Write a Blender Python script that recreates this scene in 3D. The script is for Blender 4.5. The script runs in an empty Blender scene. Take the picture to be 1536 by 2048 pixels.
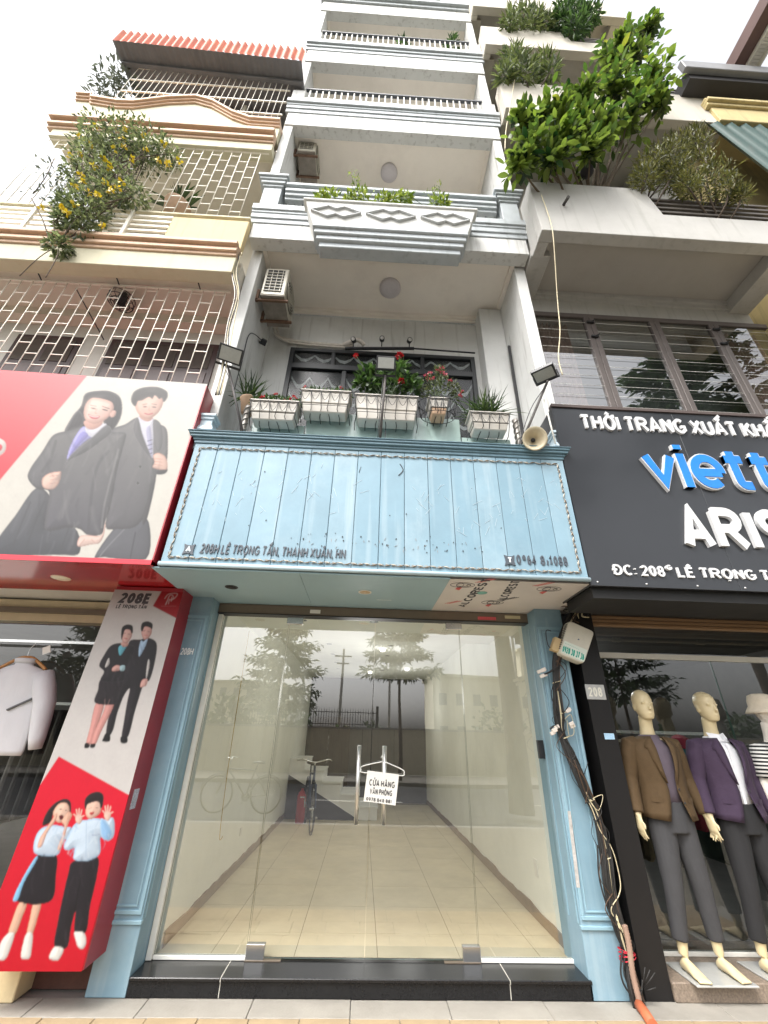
import bpy, bmesh, math, random
import numpy as np
from mathutils import Vector, Matrix, noise as mnoise
random.seed(7)
SC = bpy.context.scene
COL = SC.collection
R_ = math.radians

# ------------------------------------------------------------------ camera (ultra-wide phone lens, tilted up)
W0, H0 = 1536.0, 2048.0
VDX, VDY, VVX, VVY = 724.0, 1471.0, 808.0, -510.0        # vanishing points of depth and of the verticals
FPX = math.sqrt(-((VDX-768)*(VVX-768)+(VDY-1024)*(VVY-1024)))
def _cray(x, y): return Vector((x-768.0, -(y-1024.0), -FPX))
_yd = _cray(VDX, VDY).normalized()
_zd = _cray(VVX, VVY).normalized(); _zd = (_zd-_yd*_zd.dot(_yd)).normalized()
_xd = _yd.cross(_zd)
RM = Matrix((_xd, _yd, _zd))                              # camera -> world
CAM = Vector((0, 0, 1.5))
cam = bpy.data.cameras.new('camera'); camo = bpy.data.objects.new('camera', cam); COL.objects.link(camo)
cam.sensor_fit = 'VERTICAL'; cam.sensor_height = 36.0; cam.lens = FPX/H0*36.0
cam.clip_start = 0.02; cam.clip_end = 3000
camo.matrix_world = Matrix.Translation(CAM) @ RM.to_4x4()
SC.camera = camo
def px(x, y, X=None, Y=None, Z=None):
    d = RM @ _cray(x, y)
    t = (X-CAM.x)/d.x if X is not None else (Y-CAM.y)/d.y if Y is not None else (Z-CAM.z)/d.z
    return CAM + d*t
def zz(region):                                           # photograph detail -> photograph pixel
    x0, y0, s = region
    return lambda x, y: (x0+x*s, y0+y*s)

# ------------------------------------------------------------------ daylight: bright hazy overcast
SUN_EL, SUN_AZ = R_(56), R_(215)                          # sun behind and to the left of the camera
w = bpy.data.worlds.new('World'); SC.world = w; w.use_nodes = True
nt = w.node_tree; bg = nt.nodes['Background']
sky = nt.nodes.new('ShaderNodeTexSky'); sky.sky_type = 'NISHITA'; sky.sun_disc = False
sky.sun_elevation = SUN_EL; sky.sun_rotation = SUN_AZ; sky.air_density = 1.0; sky.dust_density = 6.0; sky.ozone_density = 1.0
hs = nt.nodes.new('ShaderNodeHueSaturation'); hs.inputs['Saturation'].default_value = 0.16
nt.links.new(sky.outputs[0], hs.inputs['Color']); nt.links.new(hs.outputs[0], bg.inputs['Color'])
bg.inputs['Strength'].default_value = 0.15
sl = bpy.data.lights.new('sun', 'SUN'); sl.energy = 0.6; sl.angle = R_(18); sl.color = (1.0, 0.96, 0.90)
so = bpy.data.objects.new('sun', sl); COL.objects.link(so)
sd = Vector((math.sin(SUN_AZ)*math.cos(SUN_EL), math.cos(SUN_AZ)*math.cos(SUN_EL), math.sin(SUN_EL)))
so.rotation_euler = sd.to_track_quat('Z', 'Y').to_euler()
so.location = sd*60
vs = SC.view_settings
SC.display_settings.display_device = 'sRGB'
vs.view_transform = 'Standard'; vs.look = 'None'; vs.gamma = 1.0; vs.use_curve_mapping = False
vs.exposure = 1.54

# ------------------------------------------------------------------ materials
MATS = {}
def srgb(r, g, b):
    f = lambda c: (c/255)/12.92 if c/255 <= .04045 else ((c/255+.055)/1.055)**2.4
    return (f(r), f(g), f(b))
def mat(name, rgb, rough=.6, var=.12, scale=6, bump=0.0, bscale=60, metal=0.0, streak=0.0, dirt=0.0, dcol=(.12, .10, .08), spec=.5, coat=0.0, emit=None, estr=0, alpha=1, trans=0, sss=0, stretch=(1, 1, 1)):
    if name in MATS: return MATS[name]
    m = bpy.data.materials.new(name); m.use_nodes = True; MATS[name] = m
    n = m.node_tree.nodes; L = m.node_tree.links
    b = n['Principled BSDF']
    b.inputs['Roughness'].default_value = rough; b.inputs['Metallic'].default_value = metal
    b.inputs['Specular IOR Level'].default_value = spec
    if coat: b.inputs['Coat Weight'].default_value = coat; b.inputs['Coat Roughness'].default_value = .08
    if emit: b.inputs['Emission Color'].default_value = (*emit, 1); b.inputs['Emission Strength'].default_value = estr
    if trans: b.inputs['Transmission Weight'].default_value = trans
    tc = n.new('ShaderNodeTexCoord')
    src = tc.outputs['Object']
    if stretch != (1, 1, 1):
        mp = n.new('ShaderNodeMapping'); mp.inputs['Scale'].default_value = stretch; L.new(src, mp.inputs[0]); src = mp.outputs[0]
    nz = n.new('ShaderNodeTexNoise'); nz.inputs['Scale'].default_value = scale; nz.inputs['Detail'].default_value = 6; nz.inputs['Roughness'].default_value = .62
    L.new(src, nz.inputs['Vector'])
    rp = n.new('ShaderNodeValToRGB'); rp.color_ramp.elements[0].position = .28; rp.color_ramp.elements[1].position = .72
    rp.color_ramp.elements[0].color = (*[c*(1-var) for c in rgb], 1); rp.color_ramp.elements[1].color = (*[min(1, c*(1+var*.6)) for c in rgb], 1)
    L.new(nz.outputs['Fac'], rp.inputs[0]); col = rp.outputs[0]
    def over(col, fac_socket, amount, dc):
        mr = n.new('ShaderNodeMath'); mr.operation = 'MULTIPLY'; mr.inputs[1].default_value = amount; L.new(fac_socket, mr.inputs[0])
        mx = n.new('ShaderNodeMix'); mx.data_type = 'RGBA'; L.new(mr.outputs[0], mx.inputs['Factor']); L.new(col, mx.inputs['A']); mx.inputs['B'].default_value = (*dc, 1)
        return mx.outputs['Result']
    if dirt:
        nd = n.new('ShaderNodeTexNoise'); nd.inputs['Scale'].default_value = 1.7; nd.inputs['Detail'].default_value = 9; nd.inputs['Roughness'].default_value = .7
        L.new(tc.outputs['Object'], nd.inputs['Vector'])
        r2 = n.new('ShaderNodeValToRGB'); r2.color_ramp.elements[0].position = .5; r2.color_ramp.elements[1].position = .78
        L.new(nd.outputs['Fac'], r2.inputs[0]); col = over(col, r2.outputs[0], dirt, dcol)
    if streak:
        mp2 = n.new('ShaderNodeMapping'); mp2.inputs['Scale'].default_value = (9, 9, .55); L.new(tc.outputs['Object'], mp2.inputs[0])
        ns = n.new('ShaderNodeTexNoise'); ns.inputs['Scale'].default_value = 1.6; ns.inputs['Detail'].default_value = 7; L.new(mp2.outputs[0], ns.inputs['Vector'])
        r3 = n.new('ShaderNodeValToRGB'); r3.color_ramp.elements[0].position = .55; r3.color_ramp.elements[1].position = .70
        L.new(ns.outputs['Fac'], r3.inputs[0]); col = over(col, r3.outputs[0], streak, dcol)
    L.new(col, b.inputs['Base Color'])
    if bump:
        nb = n.new('ShaderNodeTexNoise'); nb.inputs['Scale'].default_value = bscale; nb.inputs['Detail'].default_value = 4; L.new(src, nb.inputs['Vector'])
        bp = n.new('ShaderNodeBump'); bp.inputs['Strength'].default_value = bump; bp.inputs['Distance'].default_value = .01
        L.new(nb.outputs['Fac'], bp.inputs['Height']); L.new(bp.outputs[0], b.inputs['Normal'])
    return m
def glass_mat(name, tint=(.93, .97, .95), ior=1.9, rough=.0, refl=(1, 1, 1), wob=0.0):
    if name in MATS: return MATS[name]
    m = bpy.data.materials.new(name); m.use_nodes = True; MATS[name] = m
    n = m.node_tree.nodes; L = m.node_tree.links; n.clear()
    out = n.new('ShaderNodeOutputMaterial'); t = n.new('ShaderNodeBsdfTransparent'); g = n.new('ShaderNodeBsdfGlossy'); mx = n.new('ShaderNodeMixShader'); fr = n.new('ShaderNodeFresnel')
    t.inputs[0].default_value = (*tint, 1); g.inputs[0].default_value = (*refl, 1); g.inputs['Roughness'].default_value = rough
    ge = n.new('ShaderNodeNewGeometry'); mi = n.new('ShaderNodeMix'); mi.data_type = 'FLOAT'; mi.inputs['A'].default_value = ior; mi.inputs['B'].default_value = 1/ior   # thin pane: same gloss from either face
    L.new(ge.outputs['Backfacing'], mi.inputs['Factor']); L.new(mi.outputs['Result'], fr.inputs['IOR'])
    if wob:
        tc = n.new('ShaderNodeTexCoord'); nz = n.new('ShaderNodeTexNoise'); nz.inputs['Scale'].default_value = 1.3; nz.inputs['Detail'].default_value = 1
        bp = n.new('ShaderNodeBump'); bp.inputs['Strength'].default_value = wob; bp.inputs['Distance'].default_value = .02
        L.new(tc.outputs['Object'], nz.inputs['Vector']); L.new(nz.outputs['Fac'], bp.inputs['Height']); L.new(bp.outputs[0], g.inputs['Normal'])
    L.new(fr.outputs[0], mx.inputs[0]); L.new(t.outputs[0], mx.inputs[1]); L.new(g.outputs[0], mx.inputs[2]); L.new(mx.outputs[0], out.inputs[0])
    return m
def leaf_mat(name, dark, light, trans=.35, rough=.45, scale=9):
    if name in MATS: return MATS[name]
    m = bpy.data.materials.new(name); m.use_nodes = True; MATS[name] = m
    n = m.node_tree.nodes; L = m.node_tree.links
    b = n['Principled BSDF']; b.inputs['Roughness'].default_value = rough
    tc = n.new('ShaderNodeTexCoord'); gi = n.new('ShaderNodeNewGeometry')
    rp = n.new('ShaderNodeValToRGB'); rp.color_ramp.elements[0].color = (*dark, 1); rp.color_ramp.elements[1].color = (*light, 1)
    rp.color_ramp.elements[0].position = .1; rp.color_ramp.elements[1].position = .95
    L.new(gi.outputs['Random Per Island'], rp.inputs[0])
    nz = n.new('ShaderNodeTexNoise'); nz.inputs['Scale'].default_value = scale; L.new(tc.outputs['Object'], nz.inputs['Vector'])
    mx = n.new('ShaderNodeMix'); mx.data_type = 'RGBA'; mx.blend_type = 'MULTIPLY'; mx.inputs['Factor'].default_value = .35
    L.new(rp.outputs[0], mx.inputs['A']); L.new(nz.outputs['Color'], mx.inputs['B'])
    L.new(mx.outputs['Result'], b.inputs['Base Color'])
    tr = n.new('ShaderNodeBsdfTranslucent'); L.new(rp.outputs[0], tr.inputs[0])
    ms = n.new('ShaderNodeMixShader'); ms.inputs[0].default_value = trans
    L.new(b.outputs[0], ms.inputs[1]); L.new(tr.outputs[0], ms.inputs[2]); L.new(ms.outputs[0], n['Material Output'].inputs[0])
    return m
def print_mat(name, rough=.45, coat=0.0):                  # flat print: colour comes from the printed picture (colour attribute)
    if name in MATS: return MATS[name]
    m = bpy.data.materials.new(name); m.use_nodes = True; MATS[name] = m
    n = m.node_tree.nodes; L = m.node_tree.links; b = n['Principled BSDF']; b.inputs['Roughness'].default_value = rough; b.inputs['Specular IOR Level'].default_value = .3
    if coat: b.inputs['Coat Weight'].default_value = coat; b.inputs['Coat Roughness'].default_value = .12
    a = n.new('ShaderNodeVertexColor'); a.layer_name = 'print'; L.new(a.outputs[0], b.inputs['Base Color'])
    return m

# ------------------------------------------------------------------ mesh builder
class MB:
    def __init__(s): s.v = []; s.f = []; s.m = []; s.cm = 0; s.smooth = []
    def mat(s, i): s.cm = i; return s
    def add(s, vs, fs, smooth=False):
        o = len(s.v); s.v += [Vector(p) for p in vs]
        for f in fs: s.f.append([i+o for i in f]); s.m.append(s.cm); s.smooth.append(smooth)
        return s
    def box(s, x0, x1, y0, y1, z0, z1):
        if x0 > x1: x0, x1 = x1, x0
        if y0 > y1: y0, y1 = y1, y0
        if z0 > z1: z0, z1 = z1, z0
        return s.add([(x0,y0,z0),(x1,y0,z0),(x1,y1,z0),(x0,y1,z0),(x0,y0,z1),(x1,y0,z1),(x1,y1,z1),(x0,y1,z1)],
              [(0,3,2,1),(4,5,6,7),(0,1,5,4),(1,2,6,5),(2,3,7,6),(3,0,4,7)])
    def obox(s, c, ax, ay, az):                            # oriented box: centre and three half-axes
        c, ax, ay, az = map(Vector, (c, ax, ay, az)); V = []
        for k in (-1, 1):
            for (i, j) in ((-1,-1),(1,-1),(1,1),(-1,1)): V.append(c+ax*i+ay*j+az*k)
        return s.add(V, [(0,3,2,1),(4,5,6,7),(0,1,5,4),(1,2,6,5),(2,3,7,6),(3,0,4,7)])
    def bar(s, a, b, w, h=None, up=(0, 0, 1)):
        a, b = Vector(a), Vector(b); d = (b-a); L = d.length
        if L < 1e-6: return s
        d /= L; u = Vector(up)
        if abs(d.dot(u)) > .98: u = Vector((0, 1, 0))
        sx = d.cross(u).normalized(); u = sx.cross(d)
        return s.obox((a+b)/2, d*L/2, sx*w/2, u*(h or w)/2)
    def prism(s, poly, ext):                               # planar polygon extruded along a vector
        n = len(poly); e = Vector(ext); P = [Vector(p) for p in poly]
        V = P+[p+e for p in P]
        F = [list(range(n))[::-1], list(range(n, 2*n))]+[[i, (i+1) % n, n+(i+1) % n, n+i] for i in range(n)]
        return s.add(V, F)
    def hex(s, a, b):                                      # two quads, 8 corners
        V = [Vector(p) for p in a]+[Vector(p) for p in b]
        return s.add(V, [(0,3,2,1),(4,5,6,7),(0,1,5,4),(1,2,6,5),(2,3,7,6),(3,0,4,7)])
    def tube(s, path, r, n=6, caps=True, closed=False, smooth=True):
        P = [Vector(p) for p in path]; m = len(P)
        rr = r if isinstance(r, (list, tuple)) else [r]*m
        V = []; up = None
        for i in range(m):
            if closed: t = P[(i+1) % m]-P[i-1]
            else: t = P[min(i+1, m-1)]-P[max(i-1, 0)]
            if t.length < 1e-9: t = Vector((0, 0, 1))
            t.normalize()
            if up is None:
                up = Vector((0, 0, 1)) if abs(t.z) < .9 else Vector((1, 0, 0))
            a = (up-t*up.dot(t))
            if a.length < 1e-6: a = t.orthogonal()
            a.normalize(); up = a; b = t.cross(a)
            for k in range(n):
                g = 2*math.pi*k/n; V.append(P[i]+(a*math.cos(g)+b*math.sin(g))*rr[i])
        F = []
        rng = m if closed else m-1
        for i in range(rng):
            j = (i+1) % m
            for k in range(n): F.append((i*n+k, i*n+(k+1) % n, j*n+(k+1) % n, j*n+k))
        o = len(s.v); s.add(V, F, smooth)
        if caps and not closed:
            s.f.append([o+k for k in range(n)][::-1]); s.m.append(s.cm); s.smooth.append(False)
            s.f.append([o+(m-1)*n+k for k in range(n)]); s.m.append(s.cm); s.smooth.append(False)
        return s
    def rings(s, secs, n=16, caps=True, smooth=True):      # secs: (centre, ax, ay) half-axis vectors
        V = []
        for c, ax, ay in secs:
            c, ax, ay = Vector(c), Vector(ax), Vector(ay)
            for k in range(n):
                g = 2*math.pi*k/n; V.append(c+ax*math.cos(g)+ay*math.sin(g))
        F = []
        for i in range(len(secs)-1):
            for k in range(n): F.append((i*n+k, i*n+(k+1) % n, (i+1)*n+(k+1) % n, (i+1)*n+k))
        o = len(s.v); s.add(V, F, smooth); m = len(secs)
        if caps:
            s.f.append([o+k for k in range(n)][::-1]); s.m.append(s.cm); s.smooth.append(smooth)
            s.f.append([o+(m-1)*n+k for k in range(n)]); s.m.append(s.cm); s.smooth.append(smooth)
        return s
    def lathe(s, prof, c, axis=(0, 0, 1), n=20, smooth=True):
        ax = Vector(axis).normalized(); u = ax.orthogonal().normalized(); v = ax.cross(u)
        return s.rings([(Vector(c)+ax*h, u*max(r, 1e-4), v*max(r, 1e-4)) for r, h in prof], n, True, smooth)
    def ball(s, c, rx, ry=None, rz=None, n=12, m=8):
        ry = ry or rx; rz = rz or rx; c = Vector(c)
        secs = []
        for i in range(m+1):
            g = -math.pi/2+math.pi*i/m; k = max(math.cos(g), .01)
            secs.append((c+Vector((0, 0, rz*math.sin(g))), (rx*k, 0, 0), (0, ry*k, 0)))
        return s.rings(secs, n)
    def build(s, name, mats, parent=None, bevel=0, smooth_all=False, seg=1, origin=None):
        if not isinstance(mats, (list, tuple)): mats = [mats]
        me = bpy.data.meshes.new(name)
        me.from_pydata([tuple(p) for p in s.v], [], s.f)
        for m in mats: me.materials.append(m)
        me.polygons.foreach_set('material_index', s.m)
        me.polygons.foreach_set('use_smooth', [bool(a or smooth_all) for a in s.smooth])
        bm = bmesh.new(); bm.from_mesh(me)
        bmesh.ops.recalc_face_normals(bm, faces=bm.faces)
        if bevel:
            es = [e for e in bm.edges if len(e.link_faces) == 2 and e.calc_face_angle(0) > .5]
            bmesh.ops.bevel(bm, geom=es, offset=bevel, segments=seg, affect='EDGES', profile=.6, clamp_overlap=True)
        bm.to_mesh(me); bm.free(); me.update()
        return place(name, me, parent)
def wloc(o):
    v = Vector((0, 0, 0))
    while o is not None: v += o.location; o = o.parent
    return v
def place(name, me, parent=None, loc=None):
    o = bpy.data.objects.new(name, me); COL.objects.link(o)
    if parent is not None: o.parent = parent
    base = Vector(loc) if loc is not None else Vector((0, 0, 0))
    o.location = base-(wloc(parent) if parent is not None else Vector((0, 0, 0)))
    return o
def tag(o, label, cat, group=None):
    o['label'] = label; o['category'] = cat
    if group: o['group'] = group
    return o
def thing(name, label, cat, loc=(0, 0, 0), group=None):
    o = bpy.data.objects.new(name, None); COL.objects.link(o); o.location = loc; o.empty_display_size = .1
    return tag(o, label, cat, group)
def structure(o): o['kind'] = 'structure'; return o
def stuff(o): o['kind'] = 'stuff'; return o
def bx(name, m, parent, x0, x1, y0, y1, z0, z1, bevel=0):
    return MB().box(x0, x1, y0, y1, z0, z1).build(name, m, parent, bevel)
def dupe(src, parent, loc=None, rot=None, scale=None):    # copy of a part sharing its mesh
    o = src.copy(); COL.objects.link(o)
    if parent is not None: o.parent = parent
    if loc is not None: o.location = Vector(loc)-(wloc(parent) if parent is not None else Vector((0, 0, 0)))
    if rot is not None: o.rotation_euler = rot
    if scale is not None: o.scale = scale
    return o
def spline(pts, n=6, closed=False):
    P = [Vector(p) for p in pts]; out = []; m = len(P)
    rng = m if closed else m-1
    for i in range(rng):
        if closed: a, b, c, d = P[i-1], P[i], P[(i+1) % m], P[(i+2) % m]
        else: a, b, c, d = P[max(i-1, 0)], P[i], P[i+1], P[min(i+2, m-1)]
        for k in range(n):
            t = k/n; t2 = t*t; t3 = t2*t
            out.append(.5*((2*b)+(c-a)*t+(2*a-5*b+4*c-d)*t2+(3*b-a-3*c+d)*t3))
    if not closed: out.append(P[-1])
    return out
def rnd(a, b): return random.uniform(a, b)
def moulding(mb, x0, x1, yf, z0, steps):                   # stepped moulding along X: (height, projection) bands from the bottom
    z = z0
    for h, p in steps:
        mb.box(x0, x1, yf-p, yf+.05, z, z+h-.0005); z += h
    return z

# ------------------------------------------------------------------ stroke lettering
def _arc(cx, cy, rx, ry, a0, a1, n=10):
    return [(cx+rx*math.cos(R_(a0+(a1-a0)*i/n)), cy+ry*math.sin(R_(a0+(a1-a0)*i/n))) for i in range(n+1)]
GL = {}
def _g(ch, w, *strokes): GL[ch] = (w, strokes)
_g('A', .78, [(0,0),(.5,1),(1,0)], [(.2,.3),(.8,.3)])
_g('B', .7, [(0,0),(0,1)], [(0,1)]+_arc(.6,.76,.36,.24,90,-90)+[(0,.52)], [(0,.52)]+_arc(.6,.26,.4,.26,90,-90)+[(0,0)])
_g('C', .76, _arc(.52,.5,.52,.5,48,312,18))
_g('D', .76, [(0,0),(0,1)], [(0,1),(.4,1)]+_arc(.4,.5,.6,.5,90,-90,14)+[(.4,0),(0,0)])
_g('E', .62, [(1,1),(0,1),(0,0),(1,0)], [(0,.52),(.85,.52)])
_g('G', .8, _arc(.52,.5,.52,.5,48,320,18)+[(1,.2),(1,.45),(.6,.45)])
_g('H', .72, [(0,0),(0,1)], [(1,0),(1,1)], [(0,.5),(1,.5)])
_g('I', .0, [(0,0),(0,1)])
_g('K', .72, [(0,0),(0,1)], [(0,.35),(.95,1)], [(.3,.55),(1,0)])
_g('L', .58, [(0,1),(0,0),(1,0)])
_g('N', .74, [(0,0),(0,1)], [(0,1),(1,0)], [(1,0),(1,1)])
_g('O', .8, _arc(.5,.5,.5,.5,90,450,24))
_g('P', .66, [(0,0),(0,1)], [(0,1),(.5,1)]+_arc(.5,.74,.5,.26,90,-90)+[(0,.48)])
_g('R', .8, [(0,0),(0,1)], [(0,1),(.5,1)]+_arc(.5,.75,.46,.25,90,-90)+[(0,.5)], [(.45,.5),(1,0)])
_g('S', .7, _arc(.5,.74,.48,.26,35,270,14)+_arc(.5,.25,.5,.25,90,-145,14))
_g('T', .68, [(0,1),(1,1)], [(.5,0),(.5,1)])
_g('U', .74, [(0,1),(0,.34)]+_arc(.5,.34,.5,.34,180,360,12)+[(1,1)])
_g('V', .76, [(0,1),(.5,0),(1,1)])
_g('X', .76, [(0,0),(1,1)], [(0,1),(1,0)])
_g('0', .58, _arc(.5,.5,.5,.5,90,450,24))
_g('1', .3, [(0,.78),(.8,1),(.8,0)])
_g('2', .6, _arc(.5,.72,.48,.28,165,-25,12)+[(.0,0),(1,0)])
_g('3', .6, _arc(.48,.75,.46,.25,150,-80,12), _arc(.48,.26,.5,.26,85,-150,12))
_g('4', .64, [(.75,0),(.75,1),(0,.28),(1,.28)])
_g('6', .6, _arc(.5,.3,.5,.3,90,450,18), [(.02,.32),(.08,.62),(.28,.88),(.75,1)])
_g('7', .58, [(0,1),(1,1),(.35,0)])
_g('8', .6, _arc(.5,.75,.43,.25,90,450,16), _arc(.5,.25,.5,.26,90,450,16))
_g('9', .6, _arc(.5,.7,.5,.3,90,450,18), [(.98,.68),(.92,.38),(.72,.12),(.25,0)])
_g(':', .0, [(0,.06),(0,.16)], [(0,.6),(0,.7)])
_g('.', .0, [(0,.0),(0,.08)])
_g(',', .0, [(.0,.08),(0,-.12)])
_g(' ', .3)
_g('v', .86, [(0,.85),(.5,0),(1,.85)])
_g('i', .0, [(0,-.12),(0,.97)], [(0,1.12),(0,1.27)])
_g('e', .86, [(.1,.37),(.98,.37)], [(1,.37)]+_arc(.5,.425,.5,.425,8,308,20))
_g('t', .62, [(.35,1.12),(.35,.16)]+_arc(.65,.16,.3,.16,180,275,6)+[(1,0)], [(-.1,.85),(.95,.85)])
BASE = {'Ờ': 'O', 'Ấ': 'A', 'Ẩ': 'A', 'Ê': 'E', 'Ọ': 'O', 'Đ': 'D', 'Â': 'A', 'Ử': 'U', 'À': 'A', 'Ă': 'A', 'Ò': 'O'}
def diac(ch, t):
    c = [(.22,1.17),(.5,1.32),(.78,1.17)]
    return {'Ờ': [[(.3,1.34),(.62,1.16)], [(.86,.9),(1.08,1.02),(1.06,1.18)]], 'Ấ': [c, [(.62,1.38),(.95,1.56)]], 'Ẩ': [c, [(.7,1.5),(.9,1.58),(.92,1.44),(.78,1.36)]],
            'Ê': [c], 'Â': [c], 'Ọ': [[(.5,-.3),(.5,-.2)]], 'Đ': [[(-.28,.52),(.4,.52)]], 'Ử': [[(1.0,.95),(1.24,1.04),(1.22,1.2)], [(.4,1.2),(.55,1.3),(.5,1.42),(.36,1.4)]],
            'À': [[(.25,1.34),(.58,1.16)]], 'Ò': [[(.25,1.34),(.58,1.16)]], 'Ă': [[(.2,1.34),(.34,1.19),(.66,1.19),(.8,1.34)]]}.get(ch, [])
def _ribbon(pts, t, closed):
    P = [Vector((a, b)) for a, b in pts]
    P = [p for i, p in enumerate(P) if i == 0 or (p-P[i-1]).length > 1e-4]; m = len(P)
    if closed: P = P[:-1]; m -= 1
    Lf, Rt = [], []
    for i in range(m):
        a = P[i-1] if (closed or i > 0) else None; c = P[(i+1) % m] if (closed or i < m-1) else None
        d1 = (P[i]-a).normalized() if a is not None else None; d2 = (c-P[i]).normalized() if c is not None else None
        d1 = d1 if d1 is not None else d2; d2 = d2 if d2 is not None else d1
        n1 = Vector((-d1.y, d1.x)); n2 = Vector((-d2.y, d2.x)); nn = (n1+n2)
        if nn.length < .2: nn = n1
        nn.normalize(); k = min(1/max(nn.dot(n1), .3), 1.7)
        Lf.append(P[i]+nn*t/2*k); Rt.append(P[i]-nn*t/2*k)
    return Lf, Rt
def text_strokes(txt, t, track=.16, wscale=1.0):           # unit cap height; returns list of (strokes, closed) and total width
    x = 0; out = []
    for ci, ch in enumerate(txt):
        b = BASE.get(ch, ch)
        wd, st = GL[b]; wd *= wscale
        if ch == ' ': x += wd; continue
        mp = lambda p: (x+t/2+p[0]*max(wd-t, 0), t/2+p[1]*(1-t))
        for s in list(st)+diac(ch, t):
            q = [mp(p) for p in s]; closed = len(q) > 12 and abs(q[0][0]-q[-1][0])+abs(q[0][1]-q[-1][1]) < .02
            out.append((q, closed, ci))
        x += max(wd, t)+track
    return out, x-track
def lettering(name, txt, a, b, h, m, parent, t=.2, track=.14, depth=.012, normal=(0, -1, 0), slant=0, wscale=1.0, offset=0.0, grow=0.0, fit=True, chars=False):
    # baseline runs from point a to point b; letters are h metres high, raised off the board
    a, b = Vector(a), Vector(b); st, wd = text_strokes(txt, t, track, wscale)
    u = (b-a); L = u.length; u.normalize(); nrm = Vector(normal); v = nrm.cross(u)
    if v.z < 0: v = -v
    sx = L/wd if fit else h
    mb = MB(); k = 0; groups = {}
    for q, closed, ci in st:
        if chars: mb = groups.setdefault(ci, MB())
        lf, rt = _ribbon(q, t+grow, closed); n = len(lf)
        P = lambda p, e: a+u*((p.x+slant*p.y)*sx)+v*(p.y*h)+nrm*(offset+e)
        dd = depth+.0003*(k % 7); k += 1
        rng = n if closed else n-1
        V = []
        for i in range(n): V += [P(lf[i], 0), P(rt[i], 0), P(rt[i], dd), P(lf[i], dd)]
        F = []
        for i in range(rng):
            j = (i+1) % n
            F += [(4*i+3, 4*i+2, 4*j+2, 4*j+3), (4*i, 4*i+3, 4*j+3, 4*j), (4*i+2, 4*i+1, 4*j+1, 4*j+2)]
        if not closed: F += [(0, 1, 2, 3), (4*n-4, 4*n-1, 4*n-2, 4*n-3)]
        mb.add(V, F)
    if chars: return [g.build(name, m, parent) for g in groups.values()]
    return mb.build(name, m, parent)

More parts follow.
